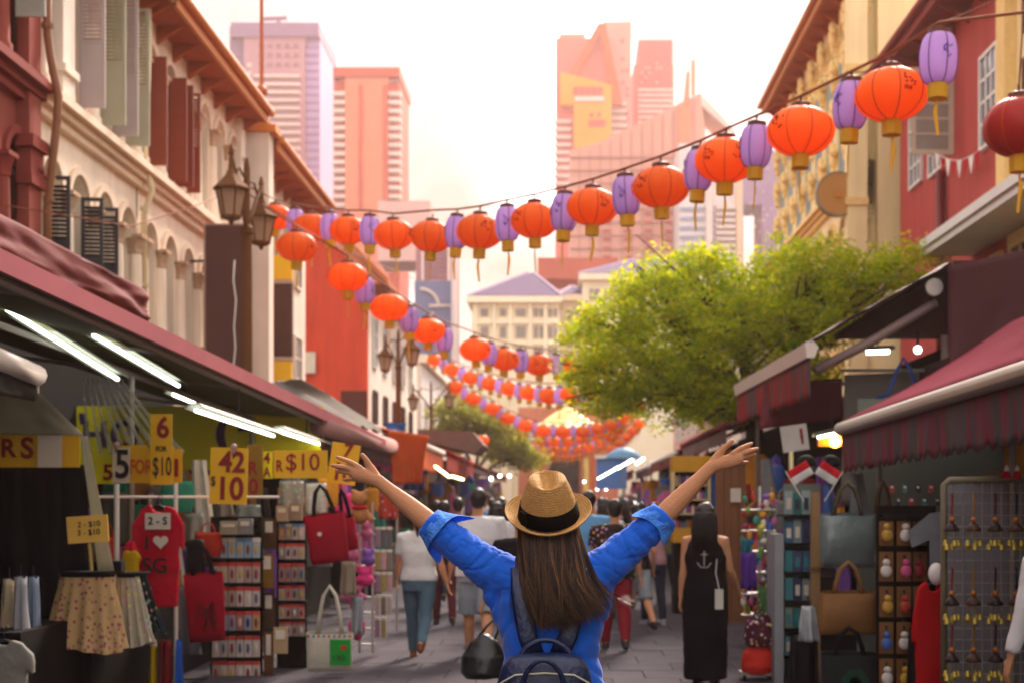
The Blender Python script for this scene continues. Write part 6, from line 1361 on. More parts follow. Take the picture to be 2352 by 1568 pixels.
m = MB(); m.tube([(bx_ - .157, by - .03, .96), (bx_ - .142, by - .066, 1.015), (bx_ - .095, by - .078, 1.042), (bx_, by - .081, 1.048), (bx_ + .095, by - .078, 1.042), (bx_ + .142, by - .066, 1.015), (bx_ + .157, by - .03, .96)], .0035, 6); m.build('zip_piping', M('piping_cream', '#b9b6a0', .5), bk, True)
m = MB(); m.tube([(bx_ - .15, by - .035, .9), (bx_ - .13, by - .071, .95), (bx_, by - .083, .972), (bx_ + .13, by - .071, .95), (bx_ + .15, by - .035, .9)], .004, 6); m.build('seam', M('leather_seam', '#0a1122', .4), bk, True)
for x0, x1 in ((1196, 1232), (1330, 1280)):
    m = MB(); p = [W(x0, 1300, -.085), W(x0 + (2 if x0 < 1250 else -4), 1350, -.128), W(x0 * .75 + x1 * .25, 1400, -.14), W((x0 + x1) / 2, 1450, -.143), W(x1, 1500, -.15)]; m.tube(p, [(.032, .006)] * 5, 8, ref=(1, 0, 0)); m.build('strap', MATS['leather_navy'], bk, True)

# ================================================================== GOODS
random.seed(31)
def cloth(name, col, **k): return M(name, col, .8, .12, 6, .2, 40, **k)
def tote(px0, py0, px1, py1, Y, mat, hmat, htop, label, taper=.06, thick=.08, bulge=.02, name='tote_bag', tilt=0., group=None):
    c = P((px0 + px1) / 2, py1, Y); w = (px1 - px0) / F * Y; h = (py1 - py0) / F * Y; hh = (py0 - htop) / F * Y
    r = thing(name, c, label, 'bag', group); m = MB(); n = 24; rings = []
    for i in range(9):
        t = i / 8; ww = w / 2 * (1 - taper * (1 - t)) * (.96 if i == 0 else 1); th = thick / 2 * (.25 + .9 * math.sin(PI * min(1, .12 + (1 - t) * .85)) ** .7); rg = []
        for j in range(n):
            a = 2 * PI * j / n; x = ww * math.copysign(abs(math.cos(a)) ** .35, math.cos(a)); y = th * math.copysign(abs(math.sin(a)) ** .8, math.sin(a)); rg.append(c + Vector((x + .01 * mnoise.noise(Vector((x * 9, t * 5, px0))), y + bulge * mnoise.noise(Vector((x * 8 + px0, t * 3, 1))), h * t + .012 * math.sin(a * 1.0) * (i == 8))))
        rings.append(rg)
    m.rings(rings, True, False); m.build('body', mat, r, True)
    if hh > 0:
        for s in (-1, 1):
            m = MB(); m.tube([c + Vector((w * .26 * q, s * thick * .14, h - .03 + (hh + .03) * z)) for q, z in ((-1, 0), (-.82, .4), (-.5, .8), (0, 1), (.5, .8), (.82, .4), (1, 0))], [(.016, .004)] * 7, 6, ref=(1, 0, 0)); m.build('handle', hmat, r, True)
    if tilt: r.rotation_euler = (0, tilt, 0)
    return r, c, w, h
def tee(px0, py0, px1, py1, Y, mat, label, name='t_shirt', slv=.25, group=None):
    c = P((px0 + px1) / 2, py1, Y); w = (px1 - px0) / F * Y; h = (py1 - py0) / F * Y; r = thing(name, c, label, 'shirt', group)
    b = w * (1 - 2 * slv * .55) / 2; pts = [(-b * .92, 0), (b * .92, 0), (b, h * .62), (w / 2, h * .55), (w / 2 - .01, h * .8), (b * .8, h * .96), (b * .38, h), (b * .2, h * .93), (-b * .2, h * .93), (-b * .38, h), (-b * .8, h * .96), (-w / 2 + .01, h * .8), (-w / 2, h * .55), (-b, h * .62)]
    m = MB(); m.prism([c + Vector((x, -.03, z)) for x, z in pts], (0, .06, 0)); o = grow(m, 'cloth', mat, r, .009, 4, .03)
    m = MB(); m.tube([c + Vector((-b * .75, 0, h * .93)), c + Vector((0, 0, h * 1.0)), c + Vector((b * .75, 0, h * .93))], .008, 5); m.tube([c + Vector((0, 0, h)), c + Vector((0, 0, h + .06)), c + Vector((.02, 0, h + .085)), c + Vector((.03, 0, h + .06))], .004, 5); m.build('hanger', m_ironbar, r, True)
    return r, c, w, h
def heart(mat, s, root, loc):
    m = MB(); pts = [(16 * math.sin(t) ** 3, 13 * math.cos(t) - 5 * math.cos(2 * t) - 2 * math.cos(3 * t) - math.cos(4 * t)) for t in [2 * PI * i / 28 for i in range(28)]]; m.prism([Vector(loc) + Vector((x * s / 32, 0, z * s / 32)) for x, z in pts], (0, -.004, 0)); return m.build('heart', mat, root)
m_redcl = cloth('cloth_red', '#b3122c'); m_redcl2 = cloth('cloth_deep_red', '#8e0f24'); m_canvas = cloth('canvas_white', '#b9b3a2'); m_green = M('print_green', '#1f8a34', .7); m_strap = M('strap_black', '#161618', .8)

r, c, w, h = tee(303, 1158, 425, 1392, 11.4, m_redcl, 'red I heart SG T-shirt on a hanger with a white price tag', slv=.2)
text('I', m_blk, .15, r, c + Vector((-.075, -.064, h * .62)), bold=.004); heart(m_paper, .12, r, c + Vector((.035, -.062, h * .64))); text('SG', m_blk, .17, r, c + Vector((-.01, -.066, h * .40)), bold=.003)
m = MB(); m.box((c.x - .085, c.y - .076, c.z + h * .76), (c.x + .115, c.y - .07, c.z + h * .92)); q = m.build('price_tag', m_paper, r); text('2 - S', m_blk, .085, r, c + Vector((.015, -.079, h * .84)))
def skirt(px0, px1, wx0, wx1, py0, py1, Y, mat, label, seed, band=True):
    c = P((px0 + px1) / 2, py1, Y); h = (py1 - py0) / F * Y; w = (px1 - px0) / F * Y / 2; ww = (wx1 - wx0) / F * Y / 2; off = ((wx0 + wx1) / 2 - (px0 + px1) / 2) / F * Y; r = thing('skirt', c, label, 'skirt', 'skirts on the left stall'); m = MB(); n = 96; rings = []
    for i in range(15):
        t = i / 14; rr = w + (ww - w) * t ** .85; rings.append([c + Vector((off * t + (rr + .02 * (1 - t) * math.sin(a * 13 + seed) + .012 * mnoise.noise(Vector((math.cos(a) * 3, math.sin(a) * 3, t * 3 + seed)))) * math.cos(a), (rr * .42 + .03 * (1 - t) * math.sin(a * 13 + seed)) * math.sin(a), h * t + (.02 * math.sin(a * 3 + seed) * (1 - t)))) for a in [2 * PI * j / n for j in range(n)]])
    m.rings(rings, False, False); m.build('cloth', mat, r, True)
    if band: m = MB(); m.lathe(c + Vector((off, 0, h)), [(ww, -.01), (ww * 1.03, 0), (ww * 1.03, .025), (ww, .03)], 32, 1, .45); m.build('waistband', m_strap, r)
    return r
skirt(95, 290, 140, 262, 1320, 1492, 10.2, M('skirt_cream_floral', '#b79a6c', .8, .1, pattern='floral'), 'cream floral skirt with red flowers, the widest of the skirts', 1)
skirt(262, 356, 268, 318, 1322, 1478, 10.45, M('skirt_pale_floral', '#a8a08c', .8, .1, pattern='dots'), 'pale multicoloured floral skirt next to the wide cream one', 3)
skirt(330, 378, 310, 336, 1322, 1450, 10.7, M('skirt_dark_print', '#1f2b33', .8, .1, pattern='dots'), 'dark printed skirt behind the pale floral one', 5)
hs_ = thing('skirt_hanger_bar', P(230, 1318, 10.3), 'black clip bar holding the floral skirts', 'hanger'); m = MB(); m.tube([P(135, 1318, 10.2), P(345, 1314, 10.4)], .012, 6); m.build('bar', m_ironbar, hs_); m = MB(); m.box(tuple(P(215, 1312, 10.25)), tuple(P(288, 1286, 10.35))); m.build('clip_block', m_strap, hs_)
def drape(px0, py0, px1, py1, Y, mat, label, name, cat, seed, wide=1.25, amp=.035, group=None):
    c = P((px0 + px1) / 2, py0, Y); w = (px1 - px0) / F * Y; h = (py1 - py0) / F * Y; r = thing(name, c, label, cat, group); m = MB(); n = 28; rings = []
    for i in range(10):
        t = i / 9; k = (1 / wide + (1 - 1 / wide) * t) * w / 2; rings.append([c + Vector((k * math.cos(a) + amp * .6 * t * mnoise.noise(Vector((a * 2, t * 2, seed))), (.05 + .02 * t) * math.sin(a) + amp * t * math.sin(a * 5 + seed), -h * t + .01 * math.sin(a * 4))) for a in [2 * PI * j / n for j in range(n)]])
    m.rings(rings); m.build('cloth', mat, r, True); m = MB(); m.tube([c + Vector((-w * .3, 0, .0)), c + Vector((w * .3, 0, 0))], .01, 5); m.tube([c, c + Vector((0, 0, .08))], .005, 5); m.build('hanger', m_ironbar, r); return r
m_gp = cloth('cloth_grey_pale', '#8c8f96'); m_bluegrey = cloth('cloth_bluegrey', '#6f7f93')
drape(2, 1330, 42, 1470, 9.6, cloth('cloth_sand', '#a8987a', pattern='dots'), 'sand printed shorts hanging before the black curtain', 'hanging_shorts', 'shorts', 1, 1.5)
drape(30, 1325, 66, 1490, 9.5, m_gp, 'pale grey trousers hanging beside the sand printed shorts', 'hanging_trousers', 'trousers', 2, 1.4)
drape(62, 1325, 92, 1480, 9.7, m_bluegrey, 'slate blue trousers hanging next to the pale grey pair', 'hanging_trousers', 'trousers', 3, 1.4)
tee(-60, 1468, 78, 1640, 8.6, cloth('cloth_offwhite', '#7d7b74'), 'off-white long shirt hanging at the near end of the left stall', 'hanging_shirt', .2)
drape(400, 1345, 462, 1500, 12.2, M('tulle_grey', '#8b8f96', .8, .15, trans=.3, alpha=.8), 'grey tulle skirt hanging beside the red tote bag', 'tulle_skirt', 'skirt', 4, 1.5, .06)
drape(428, 1240, 470, 1345, 12.5, m_strap, 'bundle of black straps hanging over the red tote bag', 'strap_bundle', 'straps', 5, 1.1)
r, c, w, h = tote(432, 1316, 522, 1472, 12.0, m_redcl2, m_strap, 1250, 'red tote bag with black line print and black handles', tilt=R(-4))
m = MB()
for i in range(7): m.tube([c + Vector((-.07 + .02 * i, -.062, .2 + .1 * math.sin(i * 1.4))), c + Vector((-.03 + .018 * i, -.064, .27 + .07 * math.cos(i * 1.1))), c + Vector((.02 + .012 * i, -.062, .18 + .1 * math.sin(i)))], .004, 4)
m.build('line_print', m_blk, r, True)
r, c, w, h = tote(713, 1178, 806, 1292, 12.7, m_redcl2, m_strap, 1112, 'wine red and black bag with a white dot hung by wide black straps', tilt=R(-8), thick=.12)
m = MB(); m.lathe((0, 0, 0), [(.02, -.004), (.02, .004)], 14); piece(m.mesh('white_dot', m_paper), 'white_dot', r, c + Vector((-.05, -.075, .27)), (PI / 2, 0, 0))
tote(790, 1185, 826, 1262, 12.9, m_redcl2, m_strap, 1120, 'smaller wine red bag peeking out behind the wine red and black bag', thick=.1, tilt=R(-10))
r, c, w, h = tote(703, 1452, 812, 1540, 12.4, m_canvas, m_canvas, 1345, 'white canvas tote with striped border and a green square', thick=.1)
m = MB(); m.box((c.x + .01, c.y - .062, c.z + .06), (c.x + .19, c.y - .057, c.z + .28)); m.build('green_square', m_green, r); heart(M('print_heart_red', '#b23028', .7), .06, r, c + Vector((.13, -.064, .21))); text('I SG', m_blk, .06, r, c + Vector((.09, -.064, .12)))
for i in range(9):
    m = MB(); x = c.x - w / 2 + .02 + i * w / 9.2; m.box((x, c.y - .06, c.z + h - .035), (x + .02, c.y - .055, c.z + h - .015)); m.build('border_stripe', M('stripe_blue', '#4a62a0', .7) if i % 2 else M('stripe_red', '#a83a3a', .7), r)
drape(782, 1290, 818, 1365, 13.2, cloth('cloth_beige', '#8f8573'), 'beige pouch hanging above the white canvas tote', 'hanging_pouch', 'pouch', 6, 1.1)
drape(808, 1370, 835, 1455, 13.3, m_gp, 'grey felt pouch hanging beside the white canvas tote', 'hanging_pouch', 'pouch', 7, 1.1)

# racks of small packs
PK = ['#9c3a34', '#b0a49a', '#8b6f6a', '#a8615a', '#6f7f9c', '#b59a92', '#9a8a84', '#7d3b3b']
def pack_rack(px0, px1, rows, n, Y, label, plabel, grp, cols, top=1185):
    rk = thing('display_rack', P((px0 + px1) / 2, 1600, Y), label, 'rack'); fpart('back_board', m_backp, rk, px0 - 4, top, px1 + 4, 1600, Y + .07, .03)
    for ya, yb in rows: fpart('ledge', m_strap, rk, px0 - 3, yb, px1 + 3, yb + 6, Y - .03, .1)
    w = (px1 - px0) / n / F * Y; i = 0
    for k, (ya, yb) in enumerate(rows):
        h = (yb - ya) / F * Y * .96; m = MB(); m.box((-w * .44, -.012, 0), (w * .44, .012, h * .82)); m.box((-w * .44, -.013, h * .82), (w * .44, .013, h)); me = m.mesh('pack', None)
        for j in range(n):
            x = px0 + (px1 - px0) * (j + .5) / n; base = P(x, yb, Y - .005); r = thing('souvenir_pack', base, plabel % (ORD[j], ORD[k]), 'souvenir', grp); cc = cols[k] if isinstance(cols[k], str) else random.choice(cols[k])
            b = MB(); b.box((-w * .45, -.012, 0), (w * .45, .012, h)); key = ('pk', k, grp, cc); 
            if key not in _sm:
                mm_ = M('pack_' + cc[1:], cc, .5, .3, 22, spec=.4); _sm[key] = b.mesh('card', mm_)
            o = piece(_sm[key], 'card', r, base, (R(random.uniform(-4, 2)), 0, R(random.uniform(-5, 5))))
            tc_ = random.choice(('#b8453a', '#c94a3c', '#a83a33')) if k else random.choice(('#c9c4bc', '#5f86a8')); key = ('pt', k, grp, tc_)
            if key not in _sm: b = MB(); b.box((-w * .46, -.014, h * .8), (w * .46, .014, h * 1.0)); _sm[key] = b.mesh('header', M('pack_head_' + tc_[1:], tc_, .5))
            q = piece(_sm[key], 'header', r, base); q.rotation_euler = o.rotation_euler
            ic = random.choice(('#2f3340', '#b89a3a', '#7a3b34', '#c9bfb4', '#4a5a7a', '#8a2f3a')); key = ('pi', k, grp, ic)
            if key not in _sm: b = MB(); b.ball((0, -.016, h * .42), (w * .22, .008, h * .24), 10, 6); _sm[key] = b.mesh('charm', M('charm_' + ic[1:], ic, .4), smooth=True)
            q = piece(_sm[key], 'charm', r, base); q.rotation_euler = o.rotation_euler
pack_rack(487, 598, [(1232, 1280), (1288, 1337), (1344, 1392), (1400, 1447), (1456, 1508), (1514, 1566)], 6, 12.9, 'tall black rack of souvenir packs beside the red tote bag', '%s souvenir pack from the red tote bag in the %s row of the tall rack', 'packs on the tall rack', [('#8fa3b5', '#a9b5bd', '#7f9bb0')] + [('#b7a6a0', '#a39088', '#bfb2aa')] * 2 + [('#8d93a8', '#b08a5a', '#a8625a')] + [('#b7a6a0', '#a39088', '#bfb2aa')] * 2)
pack_rack(640, 700, [(1200, 1238), (1245, 1283), (1290, 1335), (1342, 1378), (1385, 1420), (1425, 1460)], 4, 13.4, 'narrow rack of souvenir packs beside the wine red bag', '%s souvenir pack from the tall rack side, %s row of the narrow rack', 'packs on the narrow rack', [('#b09a94', '#8f807a', '#a87068')] * 6)
for i, (x0, y0, x1, y1, Y, col, lab) in enumerate(((505, 1196, 545, 1226, 12.8, '#8f8a78', 'grey carton of cards on top of the tall rack'), (547, 1190, 578, 1226, 12.85, '#7a7a7a', 'dark grey carton beside the grey card carton'), (604, 1190, 632, 1260, 13.2, '#4b3220', 'brown wooden box stacked between the two racks'), (634, 1160, 662, 1196, 13.3, '#a08872', 'tan printed paper bag standing on the narrow rack'), (664, 1155, 692, 1194, 13.35, '#8f7a68', 'brown paper bag standing beside the tan printed one'), (600, 1270, 628, 1350, 13.0, '#7a5a22', 'ochre hanging card between the two racks'), (604, 1360, 630, 1440, 13.1, '#4a3526', 'dark brown hanging card between the two racks'), (628, 1440, 660, 1500, 12.8, '#a38a6a', 'kraft card with bright trinket below the narrow rack'), (606, 1450, 628, 1568, 12.9, '#5a3b26', 'long brown wooden hanging below the ochre card'))):
    r = thing('display_card' if i > 4 or i == 2 else 'carton', P((x0 + x1) / 2, y1, Y), lab, 'box' if i < 5 else 'card'); fpart('body', M('kraft_%d' % i, col, .7, .25, 14), r, x0, y0, x1, y1, Y, .08 if i < 5 else .02); fpart('label_patch', m_paper, r, x0 + 5, y0 + 6, x1 - 6, y0 + (y1 - y0) * .45, Y - .006, .006)
# pink plush rack by the street
m_pink = M('plush_pink', '#d8407f', .85, .2, 14, .4, 40); m_pink2 = M('plush_rose', '#c06a8f', .85, .2, 14, .4, 40); m_teddy = M('plush_tan', '#a8744a', .9, .2, 20, .5, 60)
pr = thing('wire_rack', P(835, 1500, 13.8), 'grey wire rack on castors hung with pink toys', 'rack')
for x in (826, 856, 912): m = MB(); m.tube([P(x, 1150, 13.8 + (x > 900) * 2.2), P(x, 1498 - (x > 900) * 45, 13.8 + (x > 900) * 2.2)], .014, 6); m.build('upright', m_alu, pr)
for y in range(1190, 1480, 36): m = MB(); m.tube([P(820, y, 13.82), P(862, y, 13.9)], .008, 5); m.build('wire_shelf', m_alu, pr)
for i, (x, y, rx, rz, mt, lab) in enumerate(((800, 1170, 24, 34, m_pink, 'hot pink plush hanging left of the teddy bear'), (806, 1275, 16, 30, m_pink2, 'rose plush hanging in the middle of the pink toy rack'), (838, 1330, 18, 26, m_pink, 'hot pink plush below the rose plush'), (812, 1370, 26, 24, m_pink2, 'round rose plush at the street side of the rack'), (820, 1440, 16, 50, m_pink, 'long hot pink plush hanging near the ground'), (842, 1225, 12, 26, m_pink2, 'small rose plush below the teddy bear'), (846, 1285, 14, 22, M('plush_violet', '#7d5aa8', .85, .2, 14, .4, 40), 'violet plush among the pink toys'))):
    r = thing('plush_toy', P(x, y + rz, 13.5), lab, 'toy', 'pink plush toys'); m = MB(); k = 13.5 / F; c = P(x, y, 13.5); m.ball(c, (rx * k, .07, rz * k * .62), 12, 10); m.ball(c + Vector((0, -.01, rz * k * .7)), (rx * k * .75, .06, rz * k * .45), 12, 10)
    for s in (-1, 1): m.ball(c + Vector((s * rx * k * .7, 0, rz * k * 1.05)), (rx * k * .3, .03, rz * k * .3), 8, 6); m.ball(c + Vector((s * rx * k * .9, -.02, 0)), (rx * k * .35, .03, rz * k * .35), 8, 6)
    grow(m, 'body', mt, r, .012, 2, .02, _htex)
r = thing('teddy_bear', P(826, 1190, 13.3), 'tan teddy bear with a red scarf on the pink toy rack', 'toy'); m = MB(); k = 13.3 / F; c = P(826, 1145, 13.3); m.ball(c, (20 * k, .075, 18 * k), 14, 10); m.ball(c + Vector((0, 0, -36 * k)), (20 * k, .07, 22 * k), 14, 10)
for s in (-1, 1): m.ball(c + Vector((s * 15 * k, 0, 16 * k)), 7 * k, 8, 6); m.tube([c + Vector((s * 14 * k, 0, -26 * k)), c + Vector((s * 28 * k, -.03, -48 * k))], 7 * k, 8, rnd=True)
grow(m, 'body', m_teddy, r, .011, 2, .015, _htex); m = MB(); m.lathe(c + Vector((0, 0, -20 * k)), [(14 * k, -.02), (19 * k, 0), (14 * k, .02)], 16); m.build('scarf', m_redcl, r, True)
for i in range(14):
    x = 866 + (i % 3) * 14; y = 1215 + (i // 3) * 52; cc = random.choice(('#b0a39c', '#8f6f86', '#b58a90', '#7a6a60', '#9a8a50', '#5a4f58')); r = thing('hanging_pack', P(x, y + 40, 14.4 + (i % 3) * .3), 'flat pack, %s from the pink toys in the %s row of the toy rack' % (ORD[i % 3], ORD[i // 3]), 'souvenir', 'flat packs by the pink toys'); fpart('card', M('pk_' + cc[1:], cc, .5, .3, 18), r, x - 5, y, x + 6, y + 40, 14.4 + (i % 3) * .3, .03); fpart('header', m_paper, r, x - 5, y - 6, x + 6, y, 14.395 + (i % 3) * .3, .03)
for x, c_, lab in ((352, '#a88a12', 'dangling yellow strap under the pale floral skirt'), (385, '#7a1620', 'dangling red cloth strap under the T-shirt'), (410, '#1f4fa8', 'dangling bright blue strap under the grey tulle skirt'), (372, '#5a1d22', 'dangling wine strap beside the yellow one')):
    drape(x - 8, 1470, x + 10, 1600, 11.6, cloth('st_' + c_[1:], c_), lab, 'hanging_strap', 'strap', x, 1.6, .02)
rg = thing('garment_rail', P(200, 1400, 11), 'pale upright post and rail carrying the T-shirt and skirts', 'rail'); m = MB(); m.tube([P(268, 1110, 11.3), P(268, 1640, 11.3)], .022, 8); m.build('post', m_whitebar, rg); m = MB(); m.tube([P(404, 1108, 11.9), P(404, 1640, 11.9)], .018, 8); m.build('post', m_whitebar, rg); m = MB(); m.tube([P(100, 1140, 11.35), P(640, 1140, 12.6)], .014, 6); m.build('rail', m_whitebar, rg)
hf = thing('plastic_bucket_hat', P(285, 1260, 11.2), 'small red, white and blue child hat above a yellow child T-shirt', 'hat'); c = P(300, 1262, 11.2); m = MB(); m.lathe(c, [(.07, 0), (.045, .015), (.04, .05), (.02, .07), (.003, .075)], 16); m.build('crown', m_redcl, hf, True)
tee(280, 1262, 322, 1318, 11.15, cloth('cloth_yellow', '#b8930f'), 'tiny yellow T-shirt hanging beside the red I heart SG shirt', 't_shirt', .2)

# ---------------- right stall goods
m_teal = M('booklet_teal', '#2f7f86', .5, .15, 8); m_silver = M('bag_silver', '#5f6d6c', .3, .35, 5, .5, 12, spec=.6); m_tan = M('bag_tan', '#80582c', .6, .25, 8, .3, 40); m_kraft = M('card_kraft', '#7a5534', .8, .15, 10)
tote(1882, 1180, 2012, 1302, 11.2, m_silver, cloth('strap_olive', '#4f4a38'), 1108, 'grey-green metallic bag with olive handles', taper=.02, thick=.12)
tote(1995, 1190, 2062, 1262, 11.8, cloth('bag_wine', '#2f1416'), cloth('strap_brown', '#4a3320'), 1105, 'dark wine bag with brown handles behind the metallic bag', thick=.1)
tote(1884, 1358, 2012, 1456, 11.0, m_tan, m_tan, 1290, 'tan leather-like bag with tall thin handles', taper=-.04, thick=.12)
r, c, w, h = tote(1886, 1500, 2016, 1640, 10.8, cloth('bag_charcoal', '#1f2624'), m_strap, 1440, 'charcoal bag with a round green print', thick=.12)
m = MB(); m.lathe((0, 0, 0), [(.045, -.003), (.1, -.003), (.1, .003), (.045, .003), (.045, -.003)], 24, fn=lambda a, z: 1 + .08 * math.sin(7 * a)); piece(m.mesh('round_print', M('print_dark_green', '#1c4030', .7)), 'round_print', r, c + Vector((.03, -.07, h * .55)), (PI / 2, 0, 0))
# booklets
bs = thing('booklet_shelf', P(1830, 1590, 12.4), 'white-sided shelf of teal booklets', 'shelf'); fpart('side_panel', M('panel_dull', '#85878a', .7), bs, 1780, 1225, 1800, 1592, 12.3, .5); fpart('back', m_palew, bs, 1800, 1110, 1884, 1592, 12.75, .04)
BR = [(1122, 1180), (1188, 1246), (1256, 1312), (1320, 1378), (1386, 1442), (1450, 1506)]
for ya, yb in BR: fpart('shelf', m_strap, bs, 1800, yb, 1884, yb + 5, 12.35, .4)
for k, (ya, yb) in enumerate(BR):
    for j in range(4):
        x0 = 1803 + j * 20; cc = random.choice(('#2f7f86', '#5f8f94', '#8aa0a0', '#2a5a78', '#7d8f86', '#1f6f6a', '#3a3f6a')); hgt = random.uniform(.78, .95); r = thing('booklet', P(x0 + 9, yb, 12.4), 'booklet, %s from the white side panel on the %s shelf down' % (ORD[j], ORD[k]), 'booklet', 'booklets on the white-sided shelf'); fpart('cover', M('bk_' + cc[1:], cc, .5, .12, 6), r, x0, yb - (yb - ya) * hgt, x0 + 18, yb, 12.4 + random.uniform(0, .03), .04); fpart('cover_print', random.choice((m_paper, M('bk_dark', '#20303a', .5), MATS['booklet_teal'])), r, x0 + 4, yb - (yb - ya) * hgt * .7, x0 + 14, yb - (yb - ya) * .2, 12.392, .006)
# toy carousel
tcl = thing('toy_carousel', P(1742, 1400, 13.2), 'white wire carousel hung with tiny bright trinkets', 'rack'); m = MB(); m.tube([P(1745, 1115, 13.2), P(1745, 1545, 13.2)], .016, 6); m.build('pole', m_alu, tcl)
for y in range(1170, 1420, 48): m = MB(); m.lathe(P(1742, y, 13.2), [(.15, -.01), (.165, 0), (.15, .01)], 20); m.build('wire_ring', m_alu, tcl)
TN = {'#b03a2e': 'red', '#c9892a': 'amber', '#7a4fa0': 'violet', '#2f7f6a': 'green', '#c86a9a': 'pink', '#d9d0c4': 'cream', '#3a5fa8': 'blue', '#8f2f4a': 'wine', '#c9c24a': 'yellow', '#6a8f3a': 'olive'}
CO = ['#b03a2e', '#c9892a', '#7a4fa0', '#2f7f6a', '#c86a9a', '#d9d0c4', '#3a5fa8', '#8f2f4a', '#c9c24a', '#6a8f3a']
for i in range(64):
    a = random.uniform(-.2, PI + .2); x = 1742 + 38 * math.cos(a) * random.uniform(.5, 1); y = 1120 + (i * 4.4) % 290; Y = 13.2 - .15 * math.sin(a); cc = CO[i % 10]; c = P(x, y, Y); key = ('tr', cc)
    if key not in _sm: b = MB(); b.ball((0, 0, -.05), (.026, .02, .034), 8, 6); b.tube([(0, 0, -.02), (0, 0, .02)], .004, 4); _sm[key] = b.mesh('trinket', M('trinket_' + cc[1:], cc, .5, .3, 30), smooth=True)
    o = piece(_sm[key], 'trinket', None, c, None, (random.uniform(.7, 1.5), 1, random.uniform(.8, 1.7))); tag(o, 'tiny %s trinket hanging on the white wire carousel' % TN[cc], 'trinket', 'trinkets on the carousel')
drape(1700, 1270, 1738, 1350, 12.9, cloth('cloth_purple', '#4a2a78'), 'purple drawstring pouch hanging on the street side of the carousel', 'hanging_pouch', 'pouch', 8, 1.1)
drape(1702, 1238, 1728, 1278, 12.95, cloth('cloth_teal', '#1f5a6a'), 'small teal pouch above the purple pouch', 'hanging_pouch', 'pouch', 9, 1.1)
drape(1738, 1350, 1772, 1440, 12.9, cloth('cloth_rainbow', '#3f6a3a', pattern='dots'), 'green multicoloured scarf hanging below the carousel', 'hanging_scarf', 'scarf', 10, 1.2)
for x0, y0, x1, y1, mt, lab in ((1702, 1476, 1782, 1545, cloth('cloth_coral', '#c02f26'), 'coral red bag on a low wheeled trolley'), (1708, 1408, 1786, 1480, M('cloth_multi', '#4a1f2c', .8, .1, pattern='dots'), 'multicoloured patterned bag on top of the coral red bag')):
    c = P((x0 + x1) / 2, y1, 12.6); w = (x1 - x0) / F * 12.6; h = (y1 - y0) / F * 12.6; r = thing('cloth_bag', c, lab, 'bag'); m = MB(); ell_rings(m, [(c.x, c.y, c.z, w * .46, .12), (c.x, c.y, c.z + h * .25, w * .5, .14), (c.x, c.y, c.z + h * .7, w * .44, .12), (c.x, c.y, c.z + h, w * .2, .06)], 20); grow(m, 'body', mt, r, .012, 2, .03); m = MB(); m.tube([c + Vector((-w * .2, -.05, h * .9)), c + Vector((0, -.06, h * 1.15)), c + Vector((w * .2, -.05, h * .9))], .01, 6); m.build('handle', mt, r, True)
tr_ = thing('trolley', P(1742, 1560, 12.6), 'low trolley with small black wheels under the coral bag', 'trolley'); fpart('deck', m_post, tr_, 1704, 1545, 1782, 1550, 12.5, .25)
for x in (1710, 1776):
    for Yw in (12.52, 12.72): m = MB(); m.lathe((0, 0, 0), [(.01, -.012), (.03, -.012), (.03, .012), (.01, .012)], 14); w_ = P(x, 1556, Yw); piece(m.mesh('wheel', m_strap), 'wheel', tr_, (w_.x, Yw, .034), (0, PI / 2, 0))
drape(1812, 1460, 1880, 1590, 11.6, m_strap, 'black folded bag standing below the booklet shelf', 'folded_bag', 'bag', 11, 1.1)
drape(1832, 1392, 1880, 1470, 11.4, M('plastic_white', '#a9adb0', .3, .1, trans=.2), 'crumpled white plastic bag beside the tan bag', 'plastic_bag', 'bag', 12, 1.6, .06)
fpst = thing('wooden_post', P(1876, 1590, 11.9), 'pale wooden post between booklets and metallic bag', 'post'); fpart('timber', M('wood_pale', '#8f734e', .7, .2, 4), fpst, 1866, 1130, 1884, 1592, 11.9, .1); fpart('collar', M('wood_pale_d', '#6f5638', .7), fpst, 1864, 1300, 1886, 1308, 11.88, .14)
for x, s, lab in ((1838, 1, 'small red and white flag tilted beside the booklets'), (1902, -1, 'small red and white flag tilted over the metallic bag')):
    r = thing('hand_flag', P(x, 1110, 12.0), lab, 'flag'); k = 12.0 / F; c = P(x, 1085, 12.0); Mr = Matrix.Rotation(R(-32 * s), 3, 'Y')
    for i, mt in enumerate((M('flag_bright_red', '#c2222a', .7), M('flag_white', '#c9c6c0', .7))):
        m = MB(); m.sheet(lambda u, v: c + Mr @ Vector(((-26 + 52 * u) * k * s, .012 * math.sin(u * 5), (18 - 18 * i - 18 * v) * k)), 10, 4, (0, .003, 0)); m.build('red_half' if i == 0 else 'white_half', mt, r, True)
    m = MB(); m.tube([c + Mr @ Vector((-27 * k * s, 0, 22 * k)), c + Mr @ Vector((-27 * k * s, 0, -60 * k))], .004, 5); m.build('stick', m_white, r)
for x, lab in ((1852, 'black cap hanging left of the warm lamp'), (1908, 'black cap hanging below the warm lamp')):
    r = thing('cap', P(x, 1085, 12.4), lab, 'cap'); c = P(x, 1072, 12.4); m = MB(); m.lathe(c, [(.09, 0), (.09, .03), (.07, .08), (.03, .105), (.004, .11)], 18); m.build('crown', m_strap, r, True); m = MB(); m.prism([c + Vector((-.06, -.07, .005)), c + Vector((-.04, -.15, -.03)), c + Vector((.04, -.15, -.03)), c + Vector((.06, -.07, .005))], (0, 0, .006)); m.build('peak', m_strap, r)
